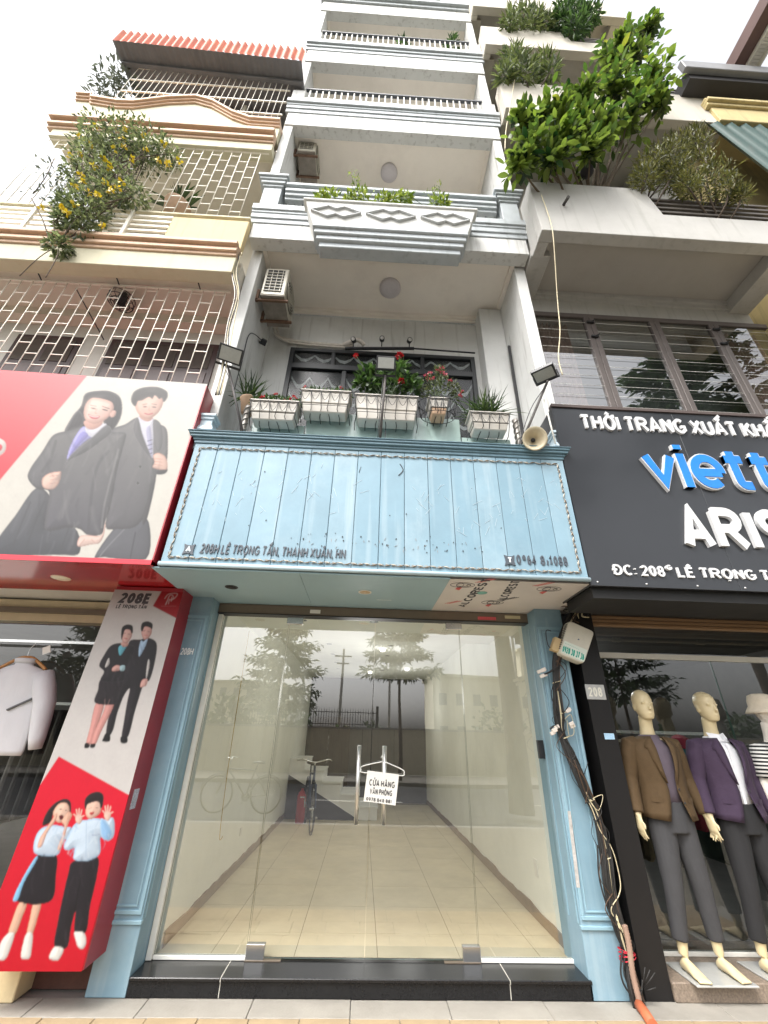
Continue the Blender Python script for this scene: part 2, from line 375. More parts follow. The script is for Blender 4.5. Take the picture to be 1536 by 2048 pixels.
# ------------------------------------------------------------------ printed pictures (colour attribute on a fine sheet)
class Print:
    def __init__(s, corner_px, plane_y, nu, nv, base):
        # sheet between the four photographed corners (tl, tr, br, bl), all on one vertical plane
        C = [px(x, y, Y=plane_y) for x, y in corner_px]; s.C = C
        u = np.linspace(0, 1, nu+1); v = np.linspace(0, 1, nv+1); U, V = np.meshgrid(u, v)
        c = [np.array(p) for p in C]
        P = (c[0][None, None]*((1-U)*(1-V))[..., None]+c[1]*(U*(1-V))[..., None]+c[2]*(U*V)[..., None]+c[3]*((1-U)*V)[..., None])
        s.P = P.reshape(-1, 3); s.nu, s.nv = nu, nv
        M = np.array(RM.transposed()); q = (s.P-np.array(CAM)) @ M.T
        s.x = 768+FPX*q[:, 0]/-q[:, 2]; s.y = 1024-FPX*q[:, 1]/-q[:, 2]
        s.col = np.tile(np.array(srgb(*base)), (len(s.x), 1)); s.rng = np.random.default_rng(3)
        s.soft = 1.2; s.gain = .50; s.lift = 0.0
    def sd(s, poly):
        P = np.array(poly, float); Q = np.roll(P, -1, 0)
        x0, y0 = P.min(0)-12; x1, y1 = P.max(0)+12
        idx = np.nonzero((s.x > x0) & (s.x < x1) & (s.y > y0) & (s.y < y1))[0]
        X = s.x[idx][:, None]; Y = s.y[idx][:, None]
        ex = Q[:, 0]-P[:, 0]; ey = Q[:, 1]-P[:, 1]; l2 = ex*ex+ey*ey+1e-9
        t = np.clip(((X-P[:, 0])*ex+(Y-P[:, 1])*ey)/l2, 0, 1)
        vx = P[:, 0]+t*ex-X; vy = P[:, 1]+t*ey-Y; q = vx*vx+vy*vy; k = q.argmin(1); rr = np.arange(len(idx)); d = np.sqrt(q[rr, k]); s.nv_ = (vx[rr, k]/(d+1e-6), vy[rr, k]/(d+1e-6))
        with np.errstate(divide='ignore', invalid='ignore'):
            cr = ((P[:, 1] > Y) != (Q[:, 1] > Y)) & (X < ex*(Y-P[:, 1])/np.where(ey == 0, 1e-9, ey)+P[:, 0])
        ins = cr.sum(1) % 2 == 1
        return idx, np.where(ins, d, -d)
    def fill(s, poly, rgb, smooth=True, soft=None, edge=None, ew=6, grad=None, op=1.0, noise=0.0, rnd_=None):
        if smooth: poly = [tuple(p)[:2] for p in spline([(a, b, 0) for a, b in poly], 5, True)]
        idx, d = s.sd(poly)
        if not len(idx): return s
        sf = soft or s.soft
        al = np.clip(d/sf+.5, 0, 1)[:, None]*op
        c = np.tile(np.array(srgb(*rgb)), (len(idx), 1))
        if grad:                                           # (rgb2, (x0,y0), (x1,y1))
            a, b = np.array(grad[1], float), np.array(grad[2], float); ab = b-a
            t = np.clip(((s.x[idx]-a[0])*ab[0]+(s.y[idx]-a[1])*ab[1])/(ab@ab), 0, 1)[:, None]
            c = c*(1-t)+np.array(srgb(*grad[0]))*t
        if edge:
            k = np.clip(1-d/ew, 0, 1)[:, None]; c = c*(1-k)+np.array(srgb(*edge))*k
        am = (.34 if rnd_ is None else rnd_) if smooth else 0          # modelled by a light from the upper left, as the printed photographs are
        if am:
            wv = max(3.0, min(14.0, d.max()*.7)); c = c*(1+am*np.exp(-np.clip(d, 0, None)/wv)*(-.75*s.nv_[0]-.66*s.nv_[1])+.10*(np.clip(d/max(d.max(), 1e-3), 0, 1)-.4))[:, None]
        if noise: c = c*(1+noise*s.rng.standard_normal((len(idx), 1)))
        s.col[idx] = s.col[idx]*(1-al)+np.clip(c, 0, 1)*al
        return s
    def line(s, pts, wd, rgb, soft=None, op=1.0, smooth=True):
        if smooth and len(pts) > 2: pts = [tuple(p)[:2] for p in spline([(a, b, 0) for a, b in pts], 5)]
        P = np.array(pts, float)
        x0, y0 = P.min(0)-wd-8; x1, y1 = P.max(0)+wd+8
        idx = np.nonzero((s.x > x0) & (s.x < x1) & (s.y > y0) & (s.y < y1))[0]
        if not len(idx): return s
        A, B = P[:-1], P[1:]; X = s.x[idx][:, None]; Y = s.y[idx][:, None]
        ex = B[:, 0]-A[:, 0]; ey = B[:, 1]-A[:, 1]; l2 = ex*ex+ey*ey+1e-9
        t = np.clip(((X-A[:, 0])*ex+(Y-A[:, 1])*ey)/l2, 0, 1)
        d = np.sqrt(((X-A[:, 0]-t*ex)**2+(Y-A[:, 1]-t*ey)**2).min(1))
        al = np.clip((wd/2-d)/(soft or s.soft)+.5, 0, 1)[:, None]*op
        s.col[idx] = s.col[idx]*(1-al)+np.array(srgb(*rgb))*al
        return s
    def mask(s, poly, smooth=True, feather=3):
        if smooth: poly = [tuple(p)[:2] for p in spline([(a, b, 0) for a, b in poly], 5, True)]
        idx, d = s.sd(poly); m = np.zeros(len(s.x)); m[idx] = np.clip(d/feather, 0, 1); return m, poly
    def folds(s, poly, n, dark, light, seed, ang=90, spread=25, ln=(14, 40), wd=(1.5, 5), op=.45):
        # soft creases printed inside a shape, alternately dark and light
        m, pp = s.mask(poly); r = np.random.default_rng(seed); P = np.array(pp); x0, y0 = P.min(0); x1, y1 = P.max(0); keep = s.col.copy()
        for i in range(n):
            x, y = r.uniform(x0, x1), r.uniform(y0, y1); a = math.radians(ang+r.uniform(-spread, spread)); l = r.uniform(*ln); w_ = r.uniform(*wd); b = r.uniform(-.25, .25)
            pts = [(x+math.cos(a+b*t)*l*(t-.5), y+math.sin(a+b*t)*l*(t-.5)) for t in (0, .33, .66, 1)]
            s.line(pts, w_*.4, dark if i % 2 else light, soft=w_*1.3, op=op)
        s.col = keep*(1-m[:, None])+s.col*m[:, None]; return s
    def glow(s, cx, cy, rx, ry, rgb, op=.5):
        k = np.exp(-(((s.x-cx)/rx)**2+((s.y-cy)/ry)**2))[:, None]*op; s.col = s.col*(1-k)+np.array(srgb(*rgb))*k; return s
    def grain(s, amt, seed=1):
        r = np.random.default_rng(seed); g = r.standard_normal((s.nv+1, s.nu+1)); b = g.copy()
        for _ in range(2): b = (b+np.roll(b, 1, 0)+np.roll(b, -1, 0)+np.roll(b, 1, 1)+np.roll(b, -1, 1))/5
        c = r.standard_normal((s.nv//12+3, s.nu//12+3)); iy = np.linspace(0, c.shape[0]-1.01, s.nv+1); ix = np.linspace(0, c.shape[1]-1.01, s.nu+1); y0 = iy.astype(int); x0 = ix.astype(int); fy = (iy-y0)[:, None]; fx = (ix-x0)[None]
        lo = c[y0][:, x0]*(1-fy)*(1-fx)+c[y0+1][:, x0]*fy*(1-fx)+c[y0][:, x0+1]*(1-fy)*fx+c[y0+1][:, x0+1]*fy*fx
        cc = s.col.reshape(s.nv+1, s.nu+1, 3); bl = cc.copy(); bl[1:-1, 1:-1] = (cc[1:-1, 1:-1]*4+cc[:-2, 1:-1]+cc[2:, 1:-1]+cc[1:-1, :-2]+cc[1:-1, 2:])/8; s.col = bl.reshape(-1, 3)
        s.col = np.clip(s.col*(1+amt*(b*1.2+lo*.6)).reshape(-1, 1), 0, 1); return s
    def build(s, name, m, parent):
        nu, nv = s.nu, s.nv
        i = np.arange(nv)[:, None]*(nu+1)+np.arange(nu)[None]
        F = np.stack([i, i+nu+1, i+nu+2, i+1], -1).reshape(-1, 4)
        me = bpy.data.meshes.new(name)
        me.vertices.add(len(s.P)); me.vertices.foreach_set('co', s.P.astype(np.float32).ravel())
        me.loops.add(F.size); me.loops.foreach_set('vertex_index', F.astype(np.int32).ravel())
        me.polygons.add(len(F)); me.polygons.foreach_set('loop_start', np.arange(0, F.size, 4, dtype=np.int32))
        me.update(calc_edges=True)
        at = me.color_attributes.new('print', 'FLOAT_COLOR', 'POINT')
        at.data.foreach_set('color', np.concatenate([np.clip(s.col*s.gain+s.lift, 0, 1), np.ones((len(s.col), 1))], 1).astype(np.float32).ravel())
        me.materials.append(m)
        return place(name, me, parent)
# ================================================================== shared planes (metres; the camera stands at the origin)
F = 3.85      # front of the ground-floor pillars
G = 4.09      # shop glass
YU = 3.05     # front of the upper storeys
XL, XR = -1.70, 1.90
M_white = mat('white_render', srgb(206, 206, 203), .75, .06, 3, .12, 90, streak=.5, dirt=.3, dcol=srgb(140, 137, 130))
M_ceil = mat('ceiling_paint', srgb(236, 228, 217), .8, .05, 2, .05, 60, dirt=.2, dcol=srgb(170, 158, 146))
M_mould = mat('bluegrey_moulding_paint', srgb(178, 184, 187), .6, .08, 5, .08, 80, streak=.35, dirt=.3, dcol=srgb(128, 132, 132))
M_blue = mat('pale_blue_paint', srgb(120, 150, 165), .5, .1, 3, .06, 40, streak=.40, dirt=.42, dcol=srgb(156, 174, 182))
M_blue_edge = mat('pale_blue_trim_paint', srgb(134, 166, 180), .4, .05, 6, .03, 60)
M_blackstone = mat('black_granite', (.010, .010, .011), .22, .35, 60, .02, 200, dirt=.3, dcol=(.035, .035, .034), spec=.35)
M_grout = mat('pale_grout', srgb(190, 186, 176), .9)
M_alu = mat('white_aluminium', srgb(228, 226, 218), .4, .04, 8, dirt=.15, dcol=srgb(150, 142, 128))
M_alubrown = mat('bronze_aluminium', srgb(118, 106, 92), .45, .08, 9, metal=.3, dirt=.2)
M_chrome = mat('brushed_steel', (.62, .62, .61), .22, .06, 30, metal=1.0, stretch=(1, 1, .05))
M_black = mat('black_metal', (.018, .018, .02), .45, .2, 12)
M_dark = mat('dark_void', (.01, .01, .011), .8)
M_glass = glass_mat('shop_glass', (.95, .965, .95), 2.75, wob=.05)
M_glassedge = mat('glass_edge_green', (.05, .10, .08), .2)
M_room = mat('shop_wall_paint', srgb(232, 232, 222), .7, .05, 2, .05, 50, dirt=.2, dcol=srgb(176, 172, 150))
M_roomfloor = mat('beige_floor_tile', srgb(206, 194, 166), .42, .16, 2.2, .02, 40, dirt=.4, dcol=srgb(178, 158, 122))
M_skirt = mat('brown_skirting', srgb(120, 98, 74), .5, .2, 7)
M_steel_lt = mat('painted_white_steel', srgb(222, 220, 212), .45, .06, 6, dirt=.2, dcol=srgb(150, 140, 120))

# ---- the house itself
house = thing('townhouse', 'narrow white and grey townhouse with stacked recessed balconies above the pale blue shopfront', 'house', (0.1, F, 0))
# ---- pillars of the shopfront
def pillar(x0, x1, side):
    p = bx('pillar', M_blue, house, x0, x1, F, G+.14, 0.0, 2.598, .003)
    mb = MB(); z0, z1 = .385, 2.44
    for (a, b, w, pr) in ((.012, .0, .022, .012), (.05, .034, .012, .007)):
        xa, xb, za, zb = x0+a, x1-a, z0+a, z1-a
        mb.box(xa, xb, F-pr, F+.004, za, za+w); mb.box(xa, xb, F-pr, F+.004, zb-w, zb)
        mb.box(xa, xa+w, F-pr, F+.004, za+w, zb-w); mb.box(xb-w, xb, F-pr, F+.004, za+w, zb-w)
    mb.build('panel_moulding', M_blue_edge, p, .0025)
    MB().box(x0-.004, x1+.004, F-.014, F+.02, .345, .368).build('moulding_rail', M_blue_edge, p, .004)
    MB().box(x0+.001, x1-.001, F-.006, F+.003, 2.455, 2.6).build('cap_board', M_blue, p, .002)
    # return face towards the glass, with its own strip moulding
    xs = x1 if side > 0 else x0
    MB().box(xs-.004, xs+.004, F+.03, F+.05, .37, 2.45).box(xs-.004, xs+.004, G-.06, G-.045, .37, 2.45).build('return_strip', M_blue_edge, p)
    return p
pl = pillar(-1.685, -1.432, 1); pr = pillar(1.582, 1.838, -1)
zn_ = px(378, 1310, Y=F).z
lettering('house_number_lettering', '208H', (-1.613, F-.0005, zn_), (-1.507, F-.0005, zn_), .058, mat('white_letter', srgb(232, 236, 236), .5), house, t=.16, depth=.006, slant=.1, track=.1)
# worn white patch and stickers on the right pillar
MB().prism([px(1135, 1622, Y=F-.0125), px(1141, 1622, Y=F-.0125), px(1160, 1775, Y=F-.0125), px(1153, 1775, Y=F-.0125)], (0, -.002, 0)).build('torn_paper_strip', mat('torn_paper', srgb(176, 172, 168), .8, .25, 40), house)
MB().box(*[f for f in (1.60, 1.655)], F-.004, F-.001, 1.75, 1.80).build('faded_sticker', mat('faded_sticker', srgb(150, 176, 196), .7, .35, 120), house)

# ---- black granite step in three slabs
xs = [-1.43, px(455, 1935, Z=.09).x, px(1003, 1935, Z=.09).x, 1.60]
MB().box(-1.425, 1.575, F+.02, 4.2, 0, .078).build('step_core', M_grout, house)
for i in range(3):
    a, b = xs[i]+.0025, xs[i+1]-.0025
    bx('step_slab', M_blackstone, house, a, b, F-.015, G+.05, .0785, .0985, .004)
    bx('step_riser', M_blackstone, house, a, b, F, F+.018, .001, .078, .002)
    if i: MB().box(xs[i]-.0024, xs[i]+.0024, F-.0148, G+.05, .08, .0982).box(xs[i]-.0024, xs[i]+.0024, F+.001, F+.017, .002, .0775).build('step_joint', M_grout, house)

# ---- aluminium surround, lintel and glass
bx('jamb', M_alu, house, -1.430, -1.388, G-.035, G+.035, .10, 2.5, .003)
bx('jamb', M_alu, house, 1.605, 1.640, G-.035, G+.035, .10, 2.5, .003)
bx('sill', M_alu, house, -1.386, -.745, G-.02, G+.02, .099, .122, .003)
bx('sill', M_alu, house, .905, 1.603, G-.02, G+.02, .099, .122, .003)
lt = bx('lintel_box', M_alubrown, house, -1.432, 1.640, G-.06, G+.06, 2.512, 2.598, .004)
MB().box(-1.43, 1.64, G-.064, G+.05, 2.503, 2.511).build('lintel_lip', M_black, lt)
stk = mat('red_sticker', srgb(214, 92, 96), .5, .2, 200)
MB().box(px(952, 1232, Y=G).x, px(988, 1236, Y=G).x, G-.0625, G-.0605, 2.525, 2.555).build('red_sticker', stk, lt)
MB().box(px(622, 1222, Y=G).x, px(642, 1226, Y=G).x, G-.0625, G-.0605, 2.53, 2.565).build('white_sticker', M_alu, lt)
MB().box(px(1005, 1228, Y=G).x, px(1036, 1236, Y=G).x, G-.0625, G-.0605, 2.545, 2.575).build('cream_sticker', mat('cream_sticker', srgb(196, 186, 150), .6), lt)
def pane(name, x0, x1, z0, z1, yc, m, parent, th=.012, edge=None):
    mb = MB(); y0, y1 = yc-th/2, yc+th/2
    V = [(x0,y0,z0),(x1,y0,z0),(x1,y1,z0),(x0,y1,z0),(x0,y0,z1),(x1,y0,z1),(x1,y1,z1),(x0,y1,z1)]
    mb.add(V, [(0,1,5,4)]).mat(1).add(V, [(0,3,2,1),(4,5,6,7),(1,2,6,5),(3,0,4,7)])
    # one sheet does the reflecting; the edges show the green of the glass
    return mb.build(name, [m, edge or M_glassedge], parent)
pane('fixed_glass', -1.386, -.752, .123, 2.505, G, M_glass, house)
pane('fixed_glass', .908, 1.603, .123, 2.505, G, M_glass, house)
doors = []
for x0, x1, hx, s in ((-.742, .080, -.018, -1), (.088, .900, .198, 1)):
    d = pane('glass_door', x0, x1, .108, 2.49, G, M_glass, house); doors.append(d)
    h = MB()
    for yy in (G-.055, G+.055): h.tube([(hx, yy, .885), (hx, yy, 1.425)], .0165, 12)
    for z in (.98, 1.33): h.tube([(hx, G-.055, z), (hx, G+.055, z)], .008, 8)
    h.build('handle', mat('handle_steel', (.78, .78, .77), .34, .04, 30, metal=1.0), d)
    px0 = x0-.03 if s < 0 else x1-.125
    MB().box(px0, px0+.155, G-.02, G+.02, 2.43, 2.512).build('patch_fitting', M_chrome, d, .003)
    px1 = x0-.01 if s < 0 else x1-.115
    MB().box(px1, px1+.13, G-.024, G+.024, .1, .185).build('patch_fitting', M_chrome, d, .003)
    sx = (x0-.01, x0+.24) if s < 0 else (x1-.25, x1+.01)
    MB().box(sx[0], sx[1], G-.03, G+.012, .0988, .104).build('floor_spring_cover', M_alubrown, d)
MB().box(1.535, 1.592, G-.022, G+.022, 1.36, 1.50).box(1.545, 1.582, G-.028, G+.028, 1.38, 1.48).build('glass_lock', M_black, house, .003)

# ---- inside the empty shop
RX0, RX1, RB, RC = -1.40, 1.625, 12.0, 2.86
floor = bx('shop_floor', mat('floor_grout', srgb(128, 116, 96), .9), house, RX0, RX1, G+.052, RB, .02, .0955)
tx = [RX0, -1.02, -.42, .18, .78, 1.38, RX1]; ty = [G+.055]+[4.55+.6*i for i in range(13)]
for i in range(len(tx)-1):
    for j in range(len(ty)-1):
        bx('floor_tile', M_roomfloor, floor, tx[i]+.0025, tx[i+1]-.0025, ty[j]+.0025, min(ty[j+1], RB)-.0025, .0956, .0985+rnd(0, .0006))
rl = bx('shop_wall', M_room, house, RX0-.1, RX0, G+.145, RB, .0, RC)
rr = bx('shop_wall', M_room, house, RX1, RX1+.1, G+.145, RB, .0, RC)
bx('back_wall', mat('grey_back_wall', srgb(84, 82, 82), .8), house, RX0-.1, RX1+.1, RB, RB+.1, 0, RC+.3)
bx('shop_ceiling', M_room, house, RX0-.1, RX1+.1, G+.07, 5.6, 2.60, 2.70)
bx('shop_ceiling', M_room, house, RX0-.1, RX1+.1, 5.6, RB, RC, RC+.08)
bx('ceiling_drop', M_room, house, RX0, RX1, 5.58, 5.6, 2.605, RC-.001)
def skirting(x, sgn):
    mb = MB(); random.seed(5+sgn)
    ys = [G+.15+i*(RB-G-.15)/60 for i in range(61)]
    V = []; 
    for y in ys: V += [(x, y, .0985), (x, y, .185+rnd(-.014, .012))]
    F_ = [(2*i, 2*i+2, 2*i+3, 2*i+1) for i in range(60)]
    V2 = [(a+sgn*.012, b, c) for a, b, c in V]; n = len(V)
    mb.add(V2, F_); mb.add(V2+V, [(2*i+1, 2*i+3, n+2*i+3, n+2*i+1) for i in range(60)])
    return mb.build('skirting', M_skirt, house)
skirting(RX0, 1); skirting(RX1, -1)
M_lampoff = mat('unlit_downlight', (.03, .03, .03), .4)
M_lamp_on = mat('lit_lamp', (.9, .9, .88), .5, emit=(1, .97, .9), estr=2.2)
def downlight(x, y, z, r, m, parent, rim=None):
    d = MB().lathe([(r*.82, -.0005), (r*.8, .004), (0, .005)], (x, y, z), (0, 0, -1)).build('recessed_lens', m, parent)
    MB().lathe([(r, .0), (r, .004), (r*.84, .006), (r*.83, .0)], (x, y, z), (0, 0, -1)).build('recessed_ring', rim or M_steel_lt, parent)
for x, y in ((605, 1240), (748, 1243), (882, 1244)):
    p = px(x, y, Z=2.6); downlight(p.x, max(p.y, 4.5), 2.6, .06, M_lampoff, house)
for j in range(5):
    for x in (-.62, .42): downlight(x, 6.3+1.0*j, RC, .055, M_lampoff, house)
lamp_and_fill_pos = [(0.13, 10.6, 3), (.95, 9.9, 3), (-.1, 6.3, 5), (.3, 7.6, 5)]  # rear pair are real lamps; front pair, bodies and lights, added to brighten the room
for x, y, e_ in lamp_and_fill_pos:
    MB().lathe([(.03, 0), (.045, .015), (.045, .04), (.02, .05)], (x, y, RC), (0, 0, -1)).build('ceiling_lamp', M_lamp_on, house)
    L = bpy.data.lights.new('lamp_and_fill_light', 'POINT'); L.energy = e_; L.shadow_soft_size = .25; L.color = (1, .985, .95)
    lo = bpy.data.objects.new('lamp_and_fill_light', L); COL.objects.link(lo); lo.location = (x, y, RC-.75)
# staircase at the back left, climbing to the left wall
M_stair = mat('white_stair_paint', srgb(234, 233, 228), .6, .06, 4, dirt=.2)
st = MB(); n = 5
for i in range(n):
    x0 = .35-.36*i; st.box(x0-.36, x0, 9.6, 10.9, .0986+.0, .0985+.19*(i+1))
stair = st.build('staircase', M_stair, house, .004)
MB().prism([(.02, 9.585, .0990), (-1.39, 9.585, .0990), (-1.39, 9.585, .80)], (0, .012, 0)).build('understair_shadow_board', mat('understair_shade_dark', srgb(52, 48, 44), .7), stair)  # dark triangle coloured to stand for the shade under the stair
for i in range(n): MB().box(.35-.36*(i+1)-.01, .365-.36*i, 9.57, 10.9, .0985+.19*(i+1), .0985+.19*(i+1)+.025).build('stair_tread', M_stair, stair)
MB().box(-1.28, -.3, 11.86, 11.97, .3, 1.9).build('back_cupboard', mat('dark_wood', (.05, .035, .028), .5, .3, 12, stretch=(1, 1, .1)), house)
# marks, sockets and a hanging wire on the walls
MB().box(RX1-.008, RX1-.001, 4.72, 4.80, .42, .55).build('wall_socket', M_steel_lt, house, .003)
MB().box(RX0+.001, RX0+.008, 6.2, 6.28, .42, .5).build('wall_socket', M_steel_lt, house, .003)
wy = mat('yellow_wire', srgb(190, 160, 90), .6)
MB().tube(spline([(RX0+.03, 5.0, 2.55), (RX0+.035, 5.02, 1.9), (RX0+.03, 5.1, 1.2), (RX0+.05, 5.14, .62), (RX0+.08, 5.15, .6)], 6), .004, 5).build('hanging_wire', wy, house)
ext = thing('fire_extinguisher', 'red fire extinguisher standing at the foot of the shop staircase', 'extinguisher', (-1.05, 9.2, .0985))
MB().lathe([(.075, 0), (.08, .02), (.08, .40), (.06, .46), (.025, .49), (.025, .52)], (-1.05, 9.2, .0992)).build('cylinder', mat('extinguisher_red', (.42, .02, .02), .35), ext)
MB().box(-1.08, -1.0, 9.19, 9.21, .615, .65).tube([(-1.03, 9.2, .63), (-.95, 9.17, .55), (-.95, 9.16, .3)], .01, 6).build('valve', M_black, ext)

# ---- upper storeys: recessed balconies
YB = 4.10                                                  # rear wall of the recesses
levels = [(3.62, 7.05, 7.36), (7.5, 10.35, 10.78), (11.0, 13.25, 13.82), (14.05, 16.55, 17.2)]
bx('rear_wall', M_white, house, XL, XR, YB, YB+.2, 2.71, 6.98)
for k, (zf, zc, zt) in enumerate(levels):
    yp = 3.24 if k == 0 else YU+.02
    zl0 = zf if k else 3.60
    z1 = zc+.03
    bx('side_wall', M_white, house, XL, XL+.135, yp, YB, zl0, zt-.01, .004)
    bx('side_wall', M_white, house, XR-.135, XR, yp, YB, zl0, zt-.01, .004)
    # ceiling slab with cornice strips on three sides and a front beam
    bx('balcony_ceiling', M_ceil, house, XL+.136, XR-.136, YU+.17, YB-.001, zc+.05, zt-.02)
    bm_ = bx('front_beam', M_white, house, XL+.0, XR-.0, YU, YU+.168, zc-.02, zt-.012, .004)
    mb = MB()
    for a, (h, w_) in enumerate(((.05, .05), (.03, .09))):
        zt2 = zc+.0495-.03*a
        mb.box(XL+.137, XL+.137+w_-.0*a, YU+.169, YB-.002, zt2-h+.02*a, zt2) if a == 0 else mb.box(XL+.137, XL+.137+.03, YU+.169, YB-.002, zt2-h, zt2)
        mb.box(XR-.137-(w_ if a == 0 else .03), XR-.137, YU+.169, YB-.002, zt2-h+(.02*a if a == 0 else 0), zt2)
    mb.box(XL+.19, XR-.19, YB-.06, YB-.002, zc-.002, zc+.0485); mb.box(XL+.17, XR-.17, YB-.03, YB-.0025, zc-.04, zc-.003)
    mb.build('cornice', M_ceil, house)
    if k: bx('rear_wall', M_white, house, XL, XR, YB+.001, YB+.2, zf, zt-.01)
    bx('balcony_floor', M_white, house, XL+.136, XR-.136, yp+.05, YB, zf-.13, zf) if k != 1 else None
bx('party_wall', M_white, house, XL, XL+.13, YB+.2, 13, 2.9, 17.0); bx('party_wall', M_white, house, XR-.13, XR, YB+.2, 13, 2.9, 17.0)
bx('roof_slab', M_white, house, XL, XR, YB+.2, 13, 17.0, 17.2)
bx('corner_column', M_white, house, 1.44, XR-.137, 3.86, YB-.001, 3.63, 7.04, .004)
M_lampdisc = mat('frosted_ceiling_lamp', srgb(196, 190, 192), .4, .06, 30)
for zc, pxy in ((7.10, (780, 575)), (10.40, (778, 345))):
    p = px(*pxy, Z=zc)
    MB().lathe([(.15, 0), (.15, .03), (.13, .055), (.06, .07), (.0, .072)], (p.x, min(p.y, 3.75), zc), (0, 0, -1), 28).build('ceiling_lamp', M_lampdisc, house)

# ledge mouldings on the front of each storey
def ledge(z0, steps, x0=XL-.05, x1=XR+.05, name='ledge_moulding', y=YU):
    mb = MB(); moulding(mb, x0, x1, y, z0, steps); return mb.build(name, M_mould, house, .006)
ledge(7.36, [(.09, .012), (.10, .03), (.05, .042), (.12, .062)])
ledge(10.79, [(.12, .012), (.10, .03), (.06, .042), (.12, .07)])
ledge(13.83, [(.14, .012), (.10, .035), (.14, .07)])
ledge(17.2, [(.14, .04), (.16, .10)])
# second-storey balustrade: pedestals, stone handrail and iron scrollwork
for x0, x1 in ((XL-.01, XL+.24), (XR-.24, XR+.01)):
    pd = bx('pedestal', M_mould, house, x0, x1, YU+.01, YU+.26, 7.753, 8.30, .006)
    mb = MB(); z = 8.301
    for h, p in ((.05, .02), (.06, .045), (.05, .065), (.05, .09)):
        mb.box(x0-p, x1+p, YU+.01-p, YU+.26+p, z, z+h-.0005); z += h
    mb.build('pedestal_cap', M_mould, pd, .005)
mb = MB(); z = 8.08
for h, p in ((.06, .0), (.07, .03), (.06, .055), (.07, .03), (.06, .07)):
    mb.box(XL+.30, XR-.30, YU+.04-p, YU+.2+p, z, z+h-.0005); z += h
mb.build('stone_handrail', M_mould, house, .005)
for (xa, xb) in ((XL+.26, -.75), (.9, XR-.26)):
    mb = MB(); n = max(3, int((xb-xa)/.11))
    for i in range(n):
        x = xa+(i+.5)*(xb-xa)/n
        mb.tube([(x, YU+.1, 7.755), (x, YU+.1, 8.08)], .007, 5)
        mb.tube([(x+.07*math.cos(a*math.pi/6), YU+.1, 7.93+.12*math.sin(a*math.pi/6)) for a in range(12)], .006, 4, closed=True)
    mb.build('iron_scrollwork', M_black, house)
# railings on the third and fourth storeys
YR = YU-.045
for (zb, zt, top) in ((11.195, 11.62, 1), (14.215, 14.75, 1)):
    for x0, x1 in ((XL, XL+.22), (XR-.22, XR)): bx('railing_pedestal', M_white, house, x0, x1, YU-.06, YU+.14, zb+.001, zt-.08, .004)
    r = MB().bar((XL+.221, YR, zt), (XR-.221, YR, zt), .05, .035).build('top_rail', mat('dark_top_rail', srgb(70, 74, 80), .5), house); MB().bar((XL+.221, YR, zb+.06), (XR-.221, YR, zb+.06), .03, .025).build('bottom_rail', M_steel_lt, house)
    b0 = MB().box(-.011, .011, -.011, .011, zb+.0735, zt-.018).build('baluster', M_steel_lt, house); b0.location = Vector((XL+.30, YR, 0))-wloc(house)
    for i in range(1, 28):
        dupe(b0, house, (XL+.30+i*(XR-XL-.6)/27, YR, 0))
    for i in range(1, 3):
        x = XL+(XR-XL)*i/3; bx('rail_post', M_steel_lt, house, x-.02, x+.02, YR+.027, YR+.06, zb+.001, zt+.05)
# wall-hung planter with raised diamonds
M_pl = mat('planter_render', srgb(206, 206, 202), .8, .06, 4, .1, 80, streak=.25, dirt=.2, dcol=srgb(140, 138, 130))
plb = thing('balcony_planter', 'long grey wall-hung planter box with three raised diamond ornaments', 'planter', (.1, 2.9, 6.7))
YP = 2.80
def quadY(pts, y): return [px(a, b, Y=y) for a, b in pts]
fr = [Vector((-1.0, YP, 7.46)), Vector((1.17, YP, 7.46)), Vector((1.05, YP+.02, 7.0)), Vector((-.87, YP+.02, 7.0))]
bk = [Vector((p.x, YU-.001 if i > 1 else YU-.12, p.z)) for i, p in enumerate(fr)]
bk = [Vector((p.x, YU-.001, p.z)) for p in fr]
MB().hex(fr, bk).build('trough', M_pl, plb, .006)
mb = MB(); zs = 7.0
for h, p, y in ((.09, .0, YP), (.08, -.02, YP+.03), (.08, -.05, YP+.06), (.09, -.09, YP+.10)):
    zs -= h; mb.box(-.86-p*0+abs(p), 1.04-abs(p), y, YU-.112 if zs > 7.36 else YU-.001, zs, zs+h-.0005)
mb.build('base_moulding', M_mould, plb, .008)
MB().box(-1.03, 1.2, YP-.02, YU-.113, 7.461, 7.50).build('rim', M_pl, plb, .006)
def diamond(cx):
    mb = MB(); zc = 7.235
    for s in (-1, 1):
        c = cx+s*.1; pts = [(c+s*.24, zc), (c+s*.02, zc+.115), (c-s*.09, zc+.045), (c-s*.09, zc+.045)]
        mb.bar((cx+s*.31, YP-.006, zc), (cx+s*.10, YP-.006, zc+.11), .03, .016); mb.bar((cx+s*.10, YP-.006, zc+.11), (cx, YP-.006, zc+.055), .03, .0165)
        mb.bar((cx+s*.31, YP-.002, zc), (cx+s*.10, YP-.002, zc-.11), .03, .0155); mb.bar((cx+s*.10, YP-.002, zc-.11), (cx, YP-.002, zc-.055), .03, .015)
    return mb.build('diamond_ornament', mat('planter_ornament_render', srgb(182, 184, 184), .8, .06, 4), plb)
for cx in (-.60, .085, .77): diamond(cx)
bx('soil', mat('soil', (.05, .035, .025), .95, .4, 40), plb, -.97, 1.14, YP+.02, YU-.115, 7.47, 7.505)

